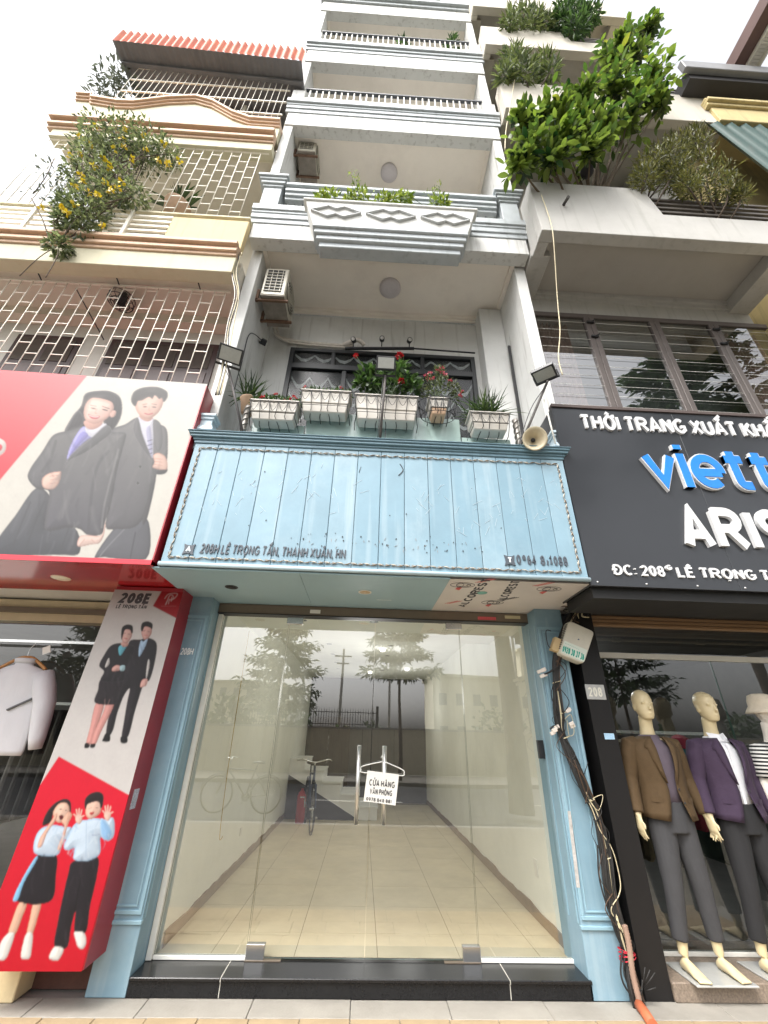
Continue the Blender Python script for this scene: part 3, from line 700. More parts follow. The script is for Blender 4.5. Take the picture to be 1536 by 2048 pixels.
# ---- first balcony: dark iron window, pipes, track of spotlights
win = thing('balcony_window', 'wide black iron window with wavy lace curtain at the rear of the flower balcony', 'window', (.1, YB, 3.7))
wx0, wx1, wz = -1.22, 1.36, 6.24
M_wf = mat('black_window_iron', (.02, .022, .024), .4, .2, 14)
fm = MB(); yf = YB-.05
for x in (wx0, wx1-.06): fm.box(x, x+.06, yf, YB-.001, 3.7, wz)
fm.box(wx0+.06, wx1-.06, yf, YB-.001, wz-.06, wz); fm.box(wx0+.06, wx1-.06, yf-.012, YB-.001, 5.84, 5.93)
for x in (-.62, .62): fm.box(x-.025, x+.025, yf+.002, YB-.001, 5.93, wz-.06)
for x in (-.45, .07, .6): fm.box(x-.03, x+.03, yf+.003, YB-.001, 3.7, 5.84)
fm.build('window_frame', M_wf, win, .003)
M_wg = glass_mat('window_glass_dark', (.75, .78, .78), 1.4, rough=.22)
for (a, b, c, d) in ((wx0+.06, -.645, 5.93, wz-.06), (-.595, .595, 5.93, wz-.06), (.645, wx1-.06, 5.93, wz-.06), (wx0+.06, -.48, 3.7, 5.84), (-.42, .04, 3.7, 5.84), (.10, .57, 3.7, 5.84), (.63, wx1-.06, 3.7, 5.84)):
    pane('window_pane', a, b, c, d, YB-.022, M_wg, win, .006)
M_lace = mat('lace_curtain', srgb(150, 152, 150), .9, .35, 30)
def scallop(z, amp, h, n, y):
    N = 120; V = []; 
    for i in range(N+1):
        x = wx0+.07+(wx1-wx0-.14)*i/N; a = abs(math.sin(math.pi*n*i/N)); yy = y+.004*math.sin(i*1.7)
        V += [(x, yy, z-amp*a), (x, yy, z-amp*a-h*(.6+.4*a))]
    return MB().add(V, [(2*i, 2*i+2, 2*i+3, 2*i+1) for i in range(N)]).build('lace_swag', M_lace, win)
for z, a, h, n in ((6.16, .09, .06, 9), (5.74, .16, .07, 10), (5.45, .16, .05, 10), (5.2, .2, .06, 8)): scallop(z, a, h, n, YB-.008)
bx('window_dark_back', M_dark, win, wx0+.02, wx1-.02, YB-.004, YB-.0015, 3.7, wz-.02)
pipe = MB().tube(spline([(-1.5, 3.98, 6.62), (-1.43, 4.02, 6.42), (-1.2, 4.05, 6.37), (-.75, 4.06, 6.345), (-.35, 4.06, 6.34)], 6), .022, 8).tube(spline([(-1.46, 4.0, 6.6), (-1.38, 4.03, 6.39), (-1.2, 4.06, 6.335), (-.75, 4.06, 6.305), (-.38, 4.06, 6.30)], 6), .014, 8).tube(spline([(-.5, 4.05, 6.33), (-.3, 3.99, 6.38), (-.2, 4.03, 6.33)], 5), .03, 8)
pipe.build('pipe_run', mat('wrapped_pipe_white', srgb(206, 198, 188), .7, .15, 20), house)
trk = thing('spotlight_track', 'black track with three small spotlights above the balcony window', 'lamp', (.1, 3.98, 6.3))
t0, t1 = px(690, 697, Y=3.98), px(828, 697, Y=3.98)
MB().bar(t0, t1, .03, .03).bar(t1, px(950, 706, Y=3.98), .016, .016).build('track_rail', M_black, trk)
for k, (a, b) in enumerate(((707, 680), (764, 678), (819, 681))):
    c = px(a, b, Y=3.93); d = Vector((.15*(k-1), -.8, -.35)).normalized()
    MB().lathe([(.02, -.05), (.034, -.03), (.036, .03), (.03, .032)], c, d, 14).tube([c, c+Vector((.0, .05, -.09))], .008, 6).build('spotlight', M_black, trk)
    MB().lathe([(.028, .0325), (.02, .034)], c, d, 14).build('spotlight_lens', mat('lens_grey', (.4, .38, .35), .2), trk)
# ================================================================== the pale blue plank fascia
fas = thing('fascia_board', 'faded pale blue plank fascia with rope trim and 208H address lettering over the glass doors', 'shop sign', (.07, 3.3, 2.6))
SX0, SX1, SY, SZ0, SZ1 = -1.615, 1.752, 3.08, 2.612, 3.79
bx('backing', mat('fascia_joint_dark', (.05, .085, .10), .8), fas, SX0+.01, SX1-.01, SY+.006, SY+.03, SZ0+.01, SZ1)
npl = 16; wpl = (SX1-SX0)/npl
pk = []
for i in range(npl):
    a = SX0+i*wpl
    mb = MB(); mb.box(a+.0018, a+wpl-.0018, SY-rnd(0, .0018), SY+.0055, SZ0+.035, SZ1-.002)
    pk.append(mb.build('plank', [MATS['pale_blue_paint']] if i % 3 else [mat('pale_blue_paint_faded', srgb(128, 156, 170), .5, .1, 4, .06, 40, streak=.45, dirt=.5, dcol=srgb(164, 180, 187))], fas, .003))
MB().tube([(SX0-.004, SY-.006, SZ0+.018), (SX1+.004, SY-.006, SZ0+.018)], .019, 10).build('bottom_trim', mat('trim_pale', srgb(168, 188, 196), .35, .06, 9), fas)
mb = MB(); z = SZ1
for h, p in ((.03, .012), (.022, .024), (.025, .046), (.02, .06), (.012, .07)):
    mb.box(SX0-p, SX1+p, SY-p, SY+.16, z, z+h-.0004); z += h
SZT = z
mb.build('cornice', mat('fascia_cornice_paint', srgb(108, 138, 152), .45, .12, 6, .05, 60, streak=.4, dirt=.4, dcol=srgb(88, 112, 122)), fas, .005)
bx('side_panel', M_blue, fas, SX0, SX0+.006, SY+.031, F+.15, SZ0+.01, SZ1)
bx('side_panel', M_blue, fas, SX1-.006, SX1, SY+.031, F+.1, SZ0+.01, SZ1)
bx('top_sheet', M_blue, fas, SX0+.007, SX1-.007, SY+.161, F-.02, SZ1+.02, SZ1+.03)
# soffit: two painted boards and one still in its printed protective film
xj1 = px(612, 1180, Z=2.604).x; xj2 = px(885, 1185, Z=2.604).x
M_soff = mat('soffit_blue', srgb(150, 178, 188), .45, .04, 3, dirt=.12, dcol=srgb(186, 200, 200))
sA = bx('soffit_board', M_soff, fas, -1.675, xj1-.0015, SY+.012, G-.062, 2.600, 2.611)
xk = px(868, 1210, Z=2.604).x
sB = MB().hex([(xj1+.0015, SY+.012, 2.6), (xj2-.001, SY+.012, 2.6), (xk-.001, G-.062, 2.6), (xj1+.0015, G-.062, 2.6)], [(xj1+.0015, SY+.012, 2.611), (xj2-.001, SY+.012, 2.611), (xk-.001, G-.062, 2.611), (xj1+.0015, G-.062, 2.611)]).build('soffit_board', M_soff, fas)
M_film = mat('protective_film', srgb(212, 206, 202), .35, .06, 5, .08, 14)
sC = MB().add([(xj2+.001, SY+.012, 2.600), (1.752, SY+.012, 2.600), (1.86, F-.02, 2.600), (1.86, G-.062, 2.600), (xk+.001, G-.062, 2.600)], [(0, 1, 2, 3, 4)]).add([(xj2+.001, SY+.012, 2.611), (1.752, SY+.012, 2.611), (1.86, F-.02, 2.611), (1.86, G-.062, 2.611), (xk+.001, G-.062, 2.611)], [(0, 1, 2, 3, 4)]).build('film_covered_board', M_film, fas)
p = px(463, 1174, Z=2.6); downlight(p.x, p.y, 2.6, .055, M_dark, fas, M_black)
p = px(730, 1184, Z=2.6); downlight(p.x, p.y, 2.6, .058, mat('lens_tan', srgb(196, 170, 130), .3), fas)
# printed film: word mark, head drawings, arrows
ink_r = mat('film_ink_red', srgb(206, 96, 92), .6); ink_b = mat('film_ink_black', srgb(62, 62, 70), .6); ink_g = mat('film_ink_green', srgb(120, 176, 168), .6)
def on_soffit(x, y): return px(x, y, Z=2.5992)
for (a, b, s) in (((930, 1214), (985, 1158), 'ALCOREST'), ((1010, 1202), (1042, 1162), 'ALCOREST')):
    A, B = on_soffit(*a), on_soffit(*b)
    lettering('film_word', s, A, B, .075, ink_b, sC, t=.18, depth=.0006, normal=(0, 0, -1), track=.12)
    o = (B-A).normalized().cross(Vector((0, 0, 1)))*-.04
for (a, b) in ((925, 1170), (1098, 1178), (985, 1205)):
    c = on_soffit(a, b); mb = MB()
    for rx, ry, ox in ((.10, .06, 0), (.06, .035, .01), (.03, .05, -.02), (.015, .02, .05)):
        mb.tube([c+Vector((ox+rx*math.cos(k*math.pi/10), ry*math.sin(k*math.pi/10), 0)) for k in range(20)], .0022, 4, closed=True)
    mb.build('film_drawing', ink_b, sC)
    d = c+Vector((.0, .10, 0)); MB().prism([d+Vector((-.03, -.03, 0)), d+Vector((.01, -.035, 0)), d+Vector((.0, .04, 0)), d+Vector((-.04, .01, 0))], (0, 0, -.0006)).build('film_arrow', ink_r, sC)
for (a, b) in ((950, 1165), (1000, 1200), (1065, 1172), (890, 1207)):
    c = on_soffit(a, b); mb = MB()
    for k in range(3): mb.bar(c+Vector((.02*k, 0, 0)), c+Vector((.10+.02*k, -.10, 0)), .006, .001)
    mb.build('film_print_line', ink_r if a % 4 else ink_b, sC)
c = on_soffit(964, 1186); MB().lathe([(.045, 0), (.04, .001)], c, (0, 0, -1), 18).build('film_logo', ink_g, sC)
MB().box(on_soffit(768, 1200).x-.07, on_soffit(768, 1200).x+.07, 3.72, 3.745, 2.5985, 2.5995).build('soffit_sticker', mat('soffit_sticker', srgb(200, 214, 218), .6, .5, 160), sB)
# rope trim round the board (twisted links)
M_rope1 = mat('rope_cream', srgb(176, 167, 152), .7, .12, 30); M_rope2 = mat('rope_brown', srgb(122, 106, 88), .7, .2, 30)
cs = [px(399, 896, Y=SY-.008), px(1113, 927, Y=SY-.008), px(1162, 1142, Y=SY-.008), px(337, 1117, Y=SY-.008)]
zt_, zb_ = (cs[0].z+cs[1].z)/2, (cs[2].z+cs[3].z)/2; xl_, xr_ = (cs[0].x+cs[3].x)/2, (cs[1].x+cs[2].x)/2
cs = [Vector((xl_, SY-.008, zt_)), Vector((xr_, SY-.008, zt_)), Vector((xr_, SY-.008, zb_)), Vector((xl_, SY-.008, zb_))]
for a, b in ((cs[0], cs[1]), (cs[1], cs[2]), (cs[2], cs[3]), (cs[3], cs[0])):
    L = (b-a).length; n = int(L/.052); d = (b-a)/n; u = d.normalized(); vv = Vector((0, -1, 0)).cross(u); mb = MB()
    for i in range(n):
        c = a+d*(i+.5); s = 1 if i % 2 else -1
        mb.mat(i % 2).tube([c-u*.026-vv*.007*s, c+vv*.004*s, c+u*.026+vv*.007*s], [.003, .0058, .003], 6)
        if rnd(0, 1) > .15: mb.mat(1-i % 2).tube([c-u*.02+vv*.008*s, c-vv*.006*s, c+u*.02-vv*.008*s], [.002, .0035, .002], 4)
    mb.build('rope_trim', [M_rope1, M_rope2], fas)
# raised lettering
M_let = mat('grey_letter', srgb(74, 80, 88), .5, .12, 30)
yb = SY-.002
badge = lambda c, w: [c+Vector(v)*w for v in ((-1, 0, 1.05), (-.3, 0, .8), (.4, 0, .8), (1, 0, 1.05), (.85, 0, .2), (.85, 0, -.3), (1, 0, -1.05), (.3, 0, -.82), (-.4, 0, -.82), (-1, 0, -1.05), (-.8, 0, -.3), (-.82, 0, .3))]
for (a, b, ch) in ((378, 1099, 'A'), (1019, 1121, 'T')):
    c = px(a, b, Y=yb); bd = MB().prism(badge(c, .043), (0, -.008, 0)).build('letter_badge', M_let, fas)
    lettering('badge_letter', ch, c+Vector((-.02, -.008, -.024)), c+Vector((.02, -.008, -.024)), .048, mat('badge_letter_white', srgb(214, 228, 232), .5), bd, t=.2, depth=.004)
zba = px(398, 1107, Y=yb).z
A, B = px(399, 1107, Y=yb), px(690, 1117, Y=yb); B.z = A.z = (A.z+B.z)/2
lettering('address_lettering', '208H LÊ TRỌNG TẤN, THANH XUÂN, HN', A, B, .082, M_let, fas, t=.17, depth=.006, slant=.08, track=.14, chars=True)
A, B = px(1034, 1129, Y=yb), px(1136, 1132, Y=yb); zz_ = (A.z+B.z)/2; L = B.x-A.x
lettering('phone_digit', '0', Vector((A.x, yb, zz_)), Vector((A.x+.036, yb, zz_)), .082, M_let, fas, t=.19, depth=.006)
lettering('phone_digit', '0', Vector((A.x+.05, yb, zz_+.035)), Vector((A.x+.076, yb, zz_+.035)), .045, M_let, fas, t=.26, depth=.008)
lettering('phone_digit', '64', Vector((A.x+.088, yb, zz_)), Vector((A.x+.16, yb, zz_)), .082, M_let, fas, t=.19, depth=.006)
lettering('phone_digit', '8', Vector((A.x+.195, yb, zz_)), Vector((A.x+.232, yb, zz_)), .082, M_let, fas, t=.19, depth=.006)
MB().prism([Vector((A.x+.245, yb, zz_+.004)), Vector((A.x+.253, yb, zz_)), Vector((A.x+.262, yb, zz_+.03)), Vector((A.x+.25, yb, zz_+.045))], (0, -.008, 0)).build('broken_digit', M_let, fas)
lettering('phone_digit', '1', Vector((A.x+.27, yb, zz_)), Vector((A.x+.292, yb, zz_)), .082, M_let, fas, t=.24, depth=.008)
lettering('phone_digit', '088', Vector((A.x+.305, yb, zz_)), Vector((B.x, yb, zz_)), .082, M_let, fas, t=.19, depth=.006)
# holes and scars left by the old shop name
random.seed(21); mb = MB()
for i in range(46):
    xx = rnd(580, 965) if i < 38 else rnd(430, 1060); yy = 1070+(xx-580)*.028+rnd(-6, 32) if i < 38 else rnd(930, 1060)
    c = px(xx, yy, Y=SY-.0032); r = rnd(.003, .007)
    mb.prism([c+Vector((r*math.cos(k), 0, r*rnd(.7, 1.8)*math.sin(k))) for k in [j*math.pi/3 for j in range(6)]], (0, -.0012, 0))
stuff(mb.build('screw_hole_scars', mat('scar_dark', (.06, .08, .09), .8), fas))
mb = MB()
for i in range(26):
    xx = rnd(590, 960); c = px(xx, 1078+(xx-580)*.028+rnd(-4, 26), Y=SY-.003); a = rnd(.5, 2.2); l = rnd(.01, .03)
    mb.bar(c, c+Vector((l*math.cos(a), 0, l*math.sin(a))), .003, .0015)
stuff(mb.build('glue_scars', mat('glue_scar', srgb(150, 138, 130), .8), fas))
mb = MB().tube(spline([px(800, 928, Y=SY-.004), px(806, 940, Y=SY-.004), px(797, 951, Y=SY-.004)], 5), .004, 5).tube([px(722, 933, Y=SY-.004), px(718, 945, Y=SY-.004)], .002, 4)
mb.build('cable_stub', M_black, fas)
mb = MB(); random.seed(33)
for i in range(90):
    cx, cy = random.choice(((480, 960), (520, 1000), (1060, 1010), (1080, 990), (430, 1010), (700, 1000), (850, 990), (600, 960), (960, 1040))); c = px(cx+rnd(-45, 45), cy+rnd(-35, 35), Y=SY-.0028); a = rnd(.3, 2.6); l = rnd(.02, .10)
    mb.bar(c, c+Vector((l*math.cos(a), 0, l*math.sin(a))), .001, rnd(.0015, .004), (0, -1, 0)) if False else mb.obox(c, Vector((l/2*math.cos(a), 0, l/2*math.sin(a))), Vector((-.0012*math.sin(a), 0, .0012*math.cos(a))), (0, .0006, 0))
stuff(mb.build('scuff_marks', mat('pale_scuff', srgb(182, 198, 206), .6), fas))

# ================================================================== red printed shop sign on the left
LX = -4.8
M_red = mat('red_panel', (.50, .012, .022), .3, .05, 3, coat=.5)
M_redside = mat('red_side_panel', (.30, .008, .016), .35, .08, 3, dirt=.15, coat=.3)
rs = thing('red_shop_sign', 'big red and white printed shop sign with two young people in grey blazers', 'shop sign', (-3.1, 3.3, 2.6))
RY = 3.05
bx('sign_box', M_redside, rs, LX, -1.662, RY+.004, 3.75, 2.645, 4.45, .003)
prn = Print([(-30, 737.7), (414.5, 768), (303.5, 1122), (-30, 1109)], RY, 270, 250, (221, 216, 206))
z7 = zz((0, 740, 520/1536.))
def Zs(z, pts): return [z(a, b) for a, b in pts]
P_ = prn
P_.fill(Zs(z7, [(-100, -60), (525, 22), (0, 650), (-100, 760)]), (228, 48, 66), smooth=False, grad=((240, 120, 124), (50, 980), (150, 745)))
P_.fill(Zs(z7, [(-100, 1082), (900, 1132), (880, 1150), (-100, 1096)]), (236, 72, 90), smooth=False)
P_.fill(Zs(z7, [(-40, 400), (20, 415), (36, 450), (20, 490), (-40, 515)]), (224, 214, 206)); P_.fill(Zs(z7, [(-40, 430), (5, 440), (14, 458), (2, 478), (-40, 490)]), (226, 70, 84))
SU, SUd = (112, 110, 110), (78, 76, 80)
# man behind
P_.fill(Zs(z7, [(800, 880), (880, 900), (862, 1118), (620, 1106), (560, 1100), (690, 920)]), (92, 92, 98), edge=(70, 70, 76), ew=5)
P_.line(Zs(z7, [(745, 930), (640, 1040), (590, 1100)]), 2.2, (128, 128, 132)); P_.line(Zs(z7, [(800, 960), (770, 1110)]), 2.5, (66, 66, 72))
P_.fill(Zs(z7, [(815, 280), (870, 330), (930, 320), (985, 350), (992, 470), (985, 560), (990, 595), (960, 610), (925, 615), (905, 700), (872, 830), (800, 925), (690, 940), (625, 930), (640, 800), (640, 600), (640, 420), (665, 350), (740, 320)]), SU, edge=(84, 82, 84), ew=7, grad=((96, 94, 98), (300, 860), (230, 1050)))
P_.fill(Zs(z7, [(905, 480), (925, 615), (872, 870), (840, 900), (880, 720), (895, 600)]), (74, 72, 74))
P_.fill(Zs(z7, [(822, 270), (862, 300), (905, 285), (912, 340), (905, 440), (905, 520), (880, 480), (845, 390), (815, 320)]), (206, 204, 214), edge=(176, 172, 186), ew=3)
P_.fill(Zs(z7, [(866, 345), (890, 340), (900, 500), (890, 510), (868, 400)]), (168, 166, 192))
for k in range(4): P_.line(Zs(z7, [(872, 420+k*26), (898, 412+k*26)]), 1.6, (66, 62, 84))
P_.fill(Zs(z7, [(815, 280), (845, 390), (885, 490), (905, 540), (880, 520), (800, 400), (785, 330)]), (92, 90, 92), edge=(128, 126, 126), ew=1.5)
P_.fill(Zs(z7, [(905, 300), (950, 320), (960, 420), (940, 480), (915, 440)]), (100, 98, 100), edge=(80, 78, 80), ew=2)
P_.fill(Zs(z7, [(828, 265), (900, 262), (898, 292), (868, 305), (830, 285)]), (196, 150, 134))
P_.fill(Zs(z7, [(795, 195), (812, 150), (885, 135), (945, 145), (965, 185), (950, 230), (925, 262), (885, 288), (845, 282), (812, 250)]), (222, 182, 166), edge=(192, 146, 130), ew=7)
P_.fill(Zs(z7, [(778, 195), (775, 165), (795, 125), (850, 102), (930, 100), (985, 125), (990, 160), (968, 190), (955, 165), (940, 172), (915, 150), (900, 172), (880, 160), (840, 180), (815, 185), (800, 215)]), (58, 54, 52), edge=(84, 80, 78), ew=4)
P_.line(Zs(z7, [(845, 205), (868, 200)]), 1.5, (60, 48, 46)); P_.line(Zs(z7, [(898, 200), (925, 205)]), 1.5, (60, 48, 46))
P_.line(Zs(z7, [(848, 218), (866, 217)]), 1.9, (38, 30, 32)); P_.line(Zs(z7, [(900, 218), (920, 220)]), 1.9, (38, 30, 32))
P_.line(Zs(z7, [(882, 215), (880, 237), (888, 240)]), 1.2, (190, 140, 124)); P_.line(Zs(z7, [(855, 256), (878, 262), (900, 256)]), 2.4, (186, 84, 84))
P_.fill(Zs(z7, [(905, 505), (935, 490), (975, 510), (990, 560), (980, 590), (940, 588), (902, 575), (912, 545)]), (222, 184, 168), edge=(186, 140, 124), ew=3)
for k in range(3): P_.line(Zs(z7, [(915, 522+k*18), (958, 528+k*18)]), 1.0, (186, 138, 122))
P_.fill(Zs(z7, [(925, 595), (985, 590), (975, 612), (930, 618)]), (60, 58, 60))
for (a, b) in ((828, 570), (814, 668)): P_.fill(Zs(z7, [(a-11, b), (a, b-11), (a+11, b), (a, b+11)]), (52, 50, 52), edge=(150, 148, 148), ew=1)
# woman in front
P_.fill(Zs(z7, [(505, 140), (590, 122), (660, 128), (712, 165), (722, 240), (700, 310), (655, 360), (620, 330), (600, 300), (520, 330), (470, 350), (385, 365), (400, 320), (440, 260), (480, 210)]), (52, 48, 50), edge=(86, 82, 84), ew=5)
P_.fill(Zs(z7, [(385, 365), (430, 270), (470, 240), (500, 300), (470, 340), (430, 350)]), (62, 58, 60), edge=(100, 96, 98), ew=5)
P_.fill(Zs(z7, [(-20, 1090), (-20, 1010), (90, 860), (210, 700), (300, 760), (270, 940), (440, 930), (470, 1080), (340, 1092)]), (92, 92, 96), edge=(74, 74, 78), ew=4, grad=((70, 72, 78), (60, 1000), (60, 1110)))
for a in (60, 140, 250, 350): P_.line(Zs(z7, [(a, 1090), (a+70, 900), (a+120, 780)]), 3.5, (70, 70, 74), op=.6)
P_.fill(Zs(z7, [(340, 372), (420, 355), (500, 330), (600, 325), (660, 365), (740, 372), (735, 430), (690, 600), (660, 780), (620, 900), (600, 970), (520, 975), (470, 940), (400, 930), (272, 948), (270, 850), (290, 720), (215, 700), (165, 640), (180, 580), (250, 480), (300, 400)]), (110, 108, 108), edge=(84, 82, 84), ew=8, grad=((94, 92, 98), (200, 900), (170, 1060)))
P_.line(Zs(z7, [(640, 480), (580, 560), (545, 700), (520, 960)]), 6, (84, 82, 86), op=.7); P_.line(Zs(z7, [(700, 470), (620, 780), (600, 930)]), 4, (136, 134, 134), op=.6)
P_.line(Zs(z7, [(330, 420), (300, 520), (250, 600)]), 6, (84, 82, 84), op=.6)
P_.fill(Zs(z7, [(490, 335), (540, 345), (610, 318), (600, 360), (520, 410), (460, 460), (400, 530), (405, 480), (440, 400)]), (172, 168, 214), edge=(146, 142, 196), ew=3)
P_.fill(Zs(z7, [(505, 330), (535, 352), (612, 318), (625, 330), (560, 400), (510, 370)]), (206, 204, 212))
P_.fill(Zs(z7, [(470, 380), (500, 365), (520, 390), (470, 440), (410, 510), (420, 470)]), (140, 134, 196))
P_.fill(Zs(z7, [(625, 328), (660, 365), (600, 420), (500, 490), (400, 540), (360, 600), (420, 500), (530, 410)]), (92, 90, 92), edge=(130, 128, 128), ew=1.5)
P_.fill(Zs(z7, [(500, 300), (600, 285), (600, 325), (550, 352), (510, 340)]), (206, 160, 146))
P_.fill(Zs(z7, [(510, 195), (545, 165), (605, 170), (660, 190), (672, 225), (655, 262), (610, 300), (560, 318), (515, 305), (496, 270), (498, 230)]), (232, 196, 182), edge=(202, 158, 144), ew=8)
P_.fill(Zs(z7, [(650, 262), (668, 240), (685, 245), (678, 270), (658, 280)]), (216, 172, 158))
P_.line(Zs(z7, [(535, 208), (568, 214)]), 1.5, (64, 52, 50)); P_.line(Zs(z7, [(605, 215), (645, 228)]), 1.5, (64, 52, 50))
P_.line(Zs(z7, [(540, 224), (565, 230)]), 2.0, (34, 26, 28)); P_.line(Zs(z7, [(606, 232), (634, 240)]), 2.0, (34, 26, 28))
P_.line(Zs(z7, [(575, 230), (560, 252), (572, 256)]), 1.2, (196, 146, 132)); P_.fill(Zs(z7, [(520, 260), (555, 272), (590, 272), (575, 288), (540, 286)]), (196, 60, 76)); P_.line(Zs(z7, [(528, 268), (555, 277), (582, 276)]), 1.5, (240, 232, 228))
P_.fill(Zs(z7, [(250, 640), (290, 610), (340, 600), (362, 605), (350, 660), (320, 700), (270, 702), (248, 680)]), (226, 190, 174), edge=(190, 146, 130), ew=3)
for k in range(3): P_.line(Zs(z7, [(295, 628+k*22), (345, 620+k*22)]), 1.0, (186, 140, 126))
P_.fill(Zs(z7, [(470, 985), (520, 975), (600, 975), (622, 890), (618, 960), (590, 1020), (540, 1030), (460, 1042)]), (226, 196, 184), edge=(190, 150, 140), ew=3)
P_.line(Zs(z7, [(500, 1000), (470, 1035)]), 1.0, (190, 148, 136)); P_.line(Zs(z7, [(540, 1000), (560, 1020)]), 1.0, (190, 148, 136))
mj_ = Zs(z7, [(815, 280), (870, 330), (930, 320), (985, 350), (992, 470), (985, 560), (925, 615), (905, 700), (872, 830), (800, 925), (690, 940), (640, 800), (640, 600), (665, 350), (740, 320)])
wj_ = Zs(z7, [(340, 372), (420, 355), (600, 400), (660, 365), (740, 372), (690, 600), (660, 780), (600, 970), (470, 940), (272, 948), (290, 720), (215, 700), (165, 640), (250, 480)])
P_.folds(wj_, 46, (80, 78, 82), (134, 132, 132), 5, 100, 35, (18, 60), (3, 9), .4); P_.folds(mj_, 22, (82, 80, 84), (130, 128, 128), 6, 95, 25, (18, 55), (3, 8), .35)
P_.folds(Zs(z7, [(-20, 1090), (90, 860), (210, 700), (300, 760), (270, 940), (440, 930), (470, 1080)]), 20, (64, 64, 70), (112, 112, 118), 7, 105, 12, (30, 70), (3, 7), .45)
for cx, cy, rx, ry, c, o in ((560, 205, 45, 35, (246, 222, 210), .5), (540, 255, 22, 16, (238, 176, 164), .45), (620, 262, 22, 16, (236, 172, 160), .4), (880, 200, 40, 28, (238, 208, 194), .4), (850, 240, 18, 12, (226, 164, 150), .4), (600, 150, 40, 14, (96, 90, 90), .35), (900, 120, 30, 12, (96, 90, 88), .35), (560, 300, 40, 12, (190, 140, 126), .4)):
    q = z7(cx, cy); P_.glow(q[0], q[1], rx*.34, ry*.34, c, o)
for k in range(26):                                        # hair strands
    t_ = k/25; P_.line(Zs(z7, [(505+200*t_, 140-10*math.sin(t_*3)), (480+235*t_, 215), (420+270*t_, 330)]), .8, (82, 76, 76) if k % 2 else (36, 32, 34), soft=1.6, op=.35) if not .22 < t_ < .8 else None
for a, b in ((552, 227), (620, 236)): q = z7(a, b); P_.glow(q[0], q[1], 3.2, 1.6, (40, 30, 30), .5)
for a, b in ((857, 217), (910, 219)): q = z7(a, b); P_.glow(q[0], q[1], 2.8, 1.5, (40, 30, 30), .5)
P_.grain(.025); prn.lift = .022; prn.build('printed_face', print_mat('poster_print', .5), rs)  # lift puts the laminate's pale haze into the printed colours
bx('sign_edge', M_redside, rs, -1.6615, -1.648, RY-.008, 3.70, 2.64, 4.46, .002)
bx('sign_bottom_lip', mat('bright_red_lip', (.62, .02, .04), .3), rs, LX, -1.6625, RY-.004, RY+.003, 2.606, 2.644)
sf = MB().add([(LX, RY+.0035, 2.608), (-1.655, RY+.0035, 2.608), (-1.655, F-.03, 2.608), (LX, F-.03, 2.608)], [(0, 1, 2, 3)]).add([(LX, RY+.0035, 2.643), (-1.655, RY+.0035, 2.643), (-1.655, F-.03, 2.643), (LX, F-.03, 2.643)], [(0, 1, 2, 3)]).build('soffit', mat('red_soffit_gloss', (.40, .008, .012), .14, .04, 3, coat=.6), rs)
p = px(122, 1156, Z=2.608); MB().lathe([(.075, 0), (.07, .004), (0, .005)], (p.x, p.y, 2.608), (0, 0, -1), 20).build('recessed_light', mat('warm_white_lens', srgb(232, 222, 200), .3), rs)

# ================================================================== printed pillar banner on the left
pb = thing('pillar_banner', 'tall printed pillar panel with 208E heading and two uniformed couples on white and red', 'banner', (-1.9, 3.62, .2))
BY = 3.60
bx('panel_box', M_redside, pb, -2.195, -1.622, BY+.003, F+.1, .212, 2.600, .002)
ban = Print([(229.5, 1179), (366, 1184.5), (163, 1943), (-62, 1943)], BY, 130, 420, (222, 216, 212))
z1 = zz((0, 1130, 420/1536.)); z2 = zz((0, 1560, 420/1536.)); P_ = ban
P_.fill(Zs(z1, [(1200, 160), (1400, 160), (1300, 395), (1118, 300)]), (176, 10, 24), smooth=False)
P_.fill([z1(430, 1400), z1(940, 1680), z2(960, 110), z2(600, 1450), z2(-300, 1450), z2(250, 100)], (232, 22, 52), smooth=False, grad=((206, 8, 36), (80, 1560), (60, 1960)))
# emblem: monogram leaf
for s in ([(1215, 285), (1240, 225), (1262, 222), (1268, 245), (1240, 255)], [(1252, 265), (1258, 235)], [(1205, 245), (1230, 215), (1270, 207), (1298, 212), (1280, 240), (1250, 258)], [(1210, 290), (1225, 262)], [(1238, 250), (1232, 285)]):
    P_.line(Zs(z1, s), 1.3, (226, 206, 204))
P_.line(Zs(z1, [(1180, 300), (1288, 302)]), .8, (206, 120, 120))
BK = (40, 36, 40); SK = (226, 176, 166); SKd = (196, 138, 128)
# man in black suit
P_.fill(Zs(z1, [(945, 560), (1030, 545), (1075, 530), (1145, 570), (1135, 700), (1095, 840), (1060, 850), (1040, 900), (1015, 980), (985, 1080), (940, 1250), (890, 1265), (905, 1150), (930, 1000), (948, 905), (905, 960), (860, 1080), (830, 1200), (800, 1250), (775, 1230), (800, 1080), (850, 900), (880, 800), (920, 700)]), BK, edge=(58, 54, 58), ew=3)
P_.fill(Zs(z1, [(1085, 690), (1095, 720), (1080, 800), (1068, 830), (1072, 760)]), (216, 210, 206))
P_.fill(Zs(z1, [(775, 1230), (805, 1245), (800, 1290), (750, 1290), (755, 1265)]), (26, 24, 26)); P_.fill(Zs(z1, [(885, 1255), (930, 1260), (928, 1300), (885, 1300)]), (26, 24, 26))
P_.fill(Zs(z1, [(1030, 555), (1050, 560), (1080, 540), (1060, 600), (1018, 670), (1016, 610)]), (176, 204, 232))
P_.fill(Zs(z1, [(1035, 470), (1060, 445), (1105, 455), (1108, 500), (1080, 540), (1055, 545), (1038, 515)]), SK, edge=SKd, ew=3)
P_.fill(Zs(z1, [(1030, 470), (1040, 425), (1080, 412), (1115, 430), (1112, 470), (1100, 460), (1060, 450), (1042, 485)]), (34, 28, 28))
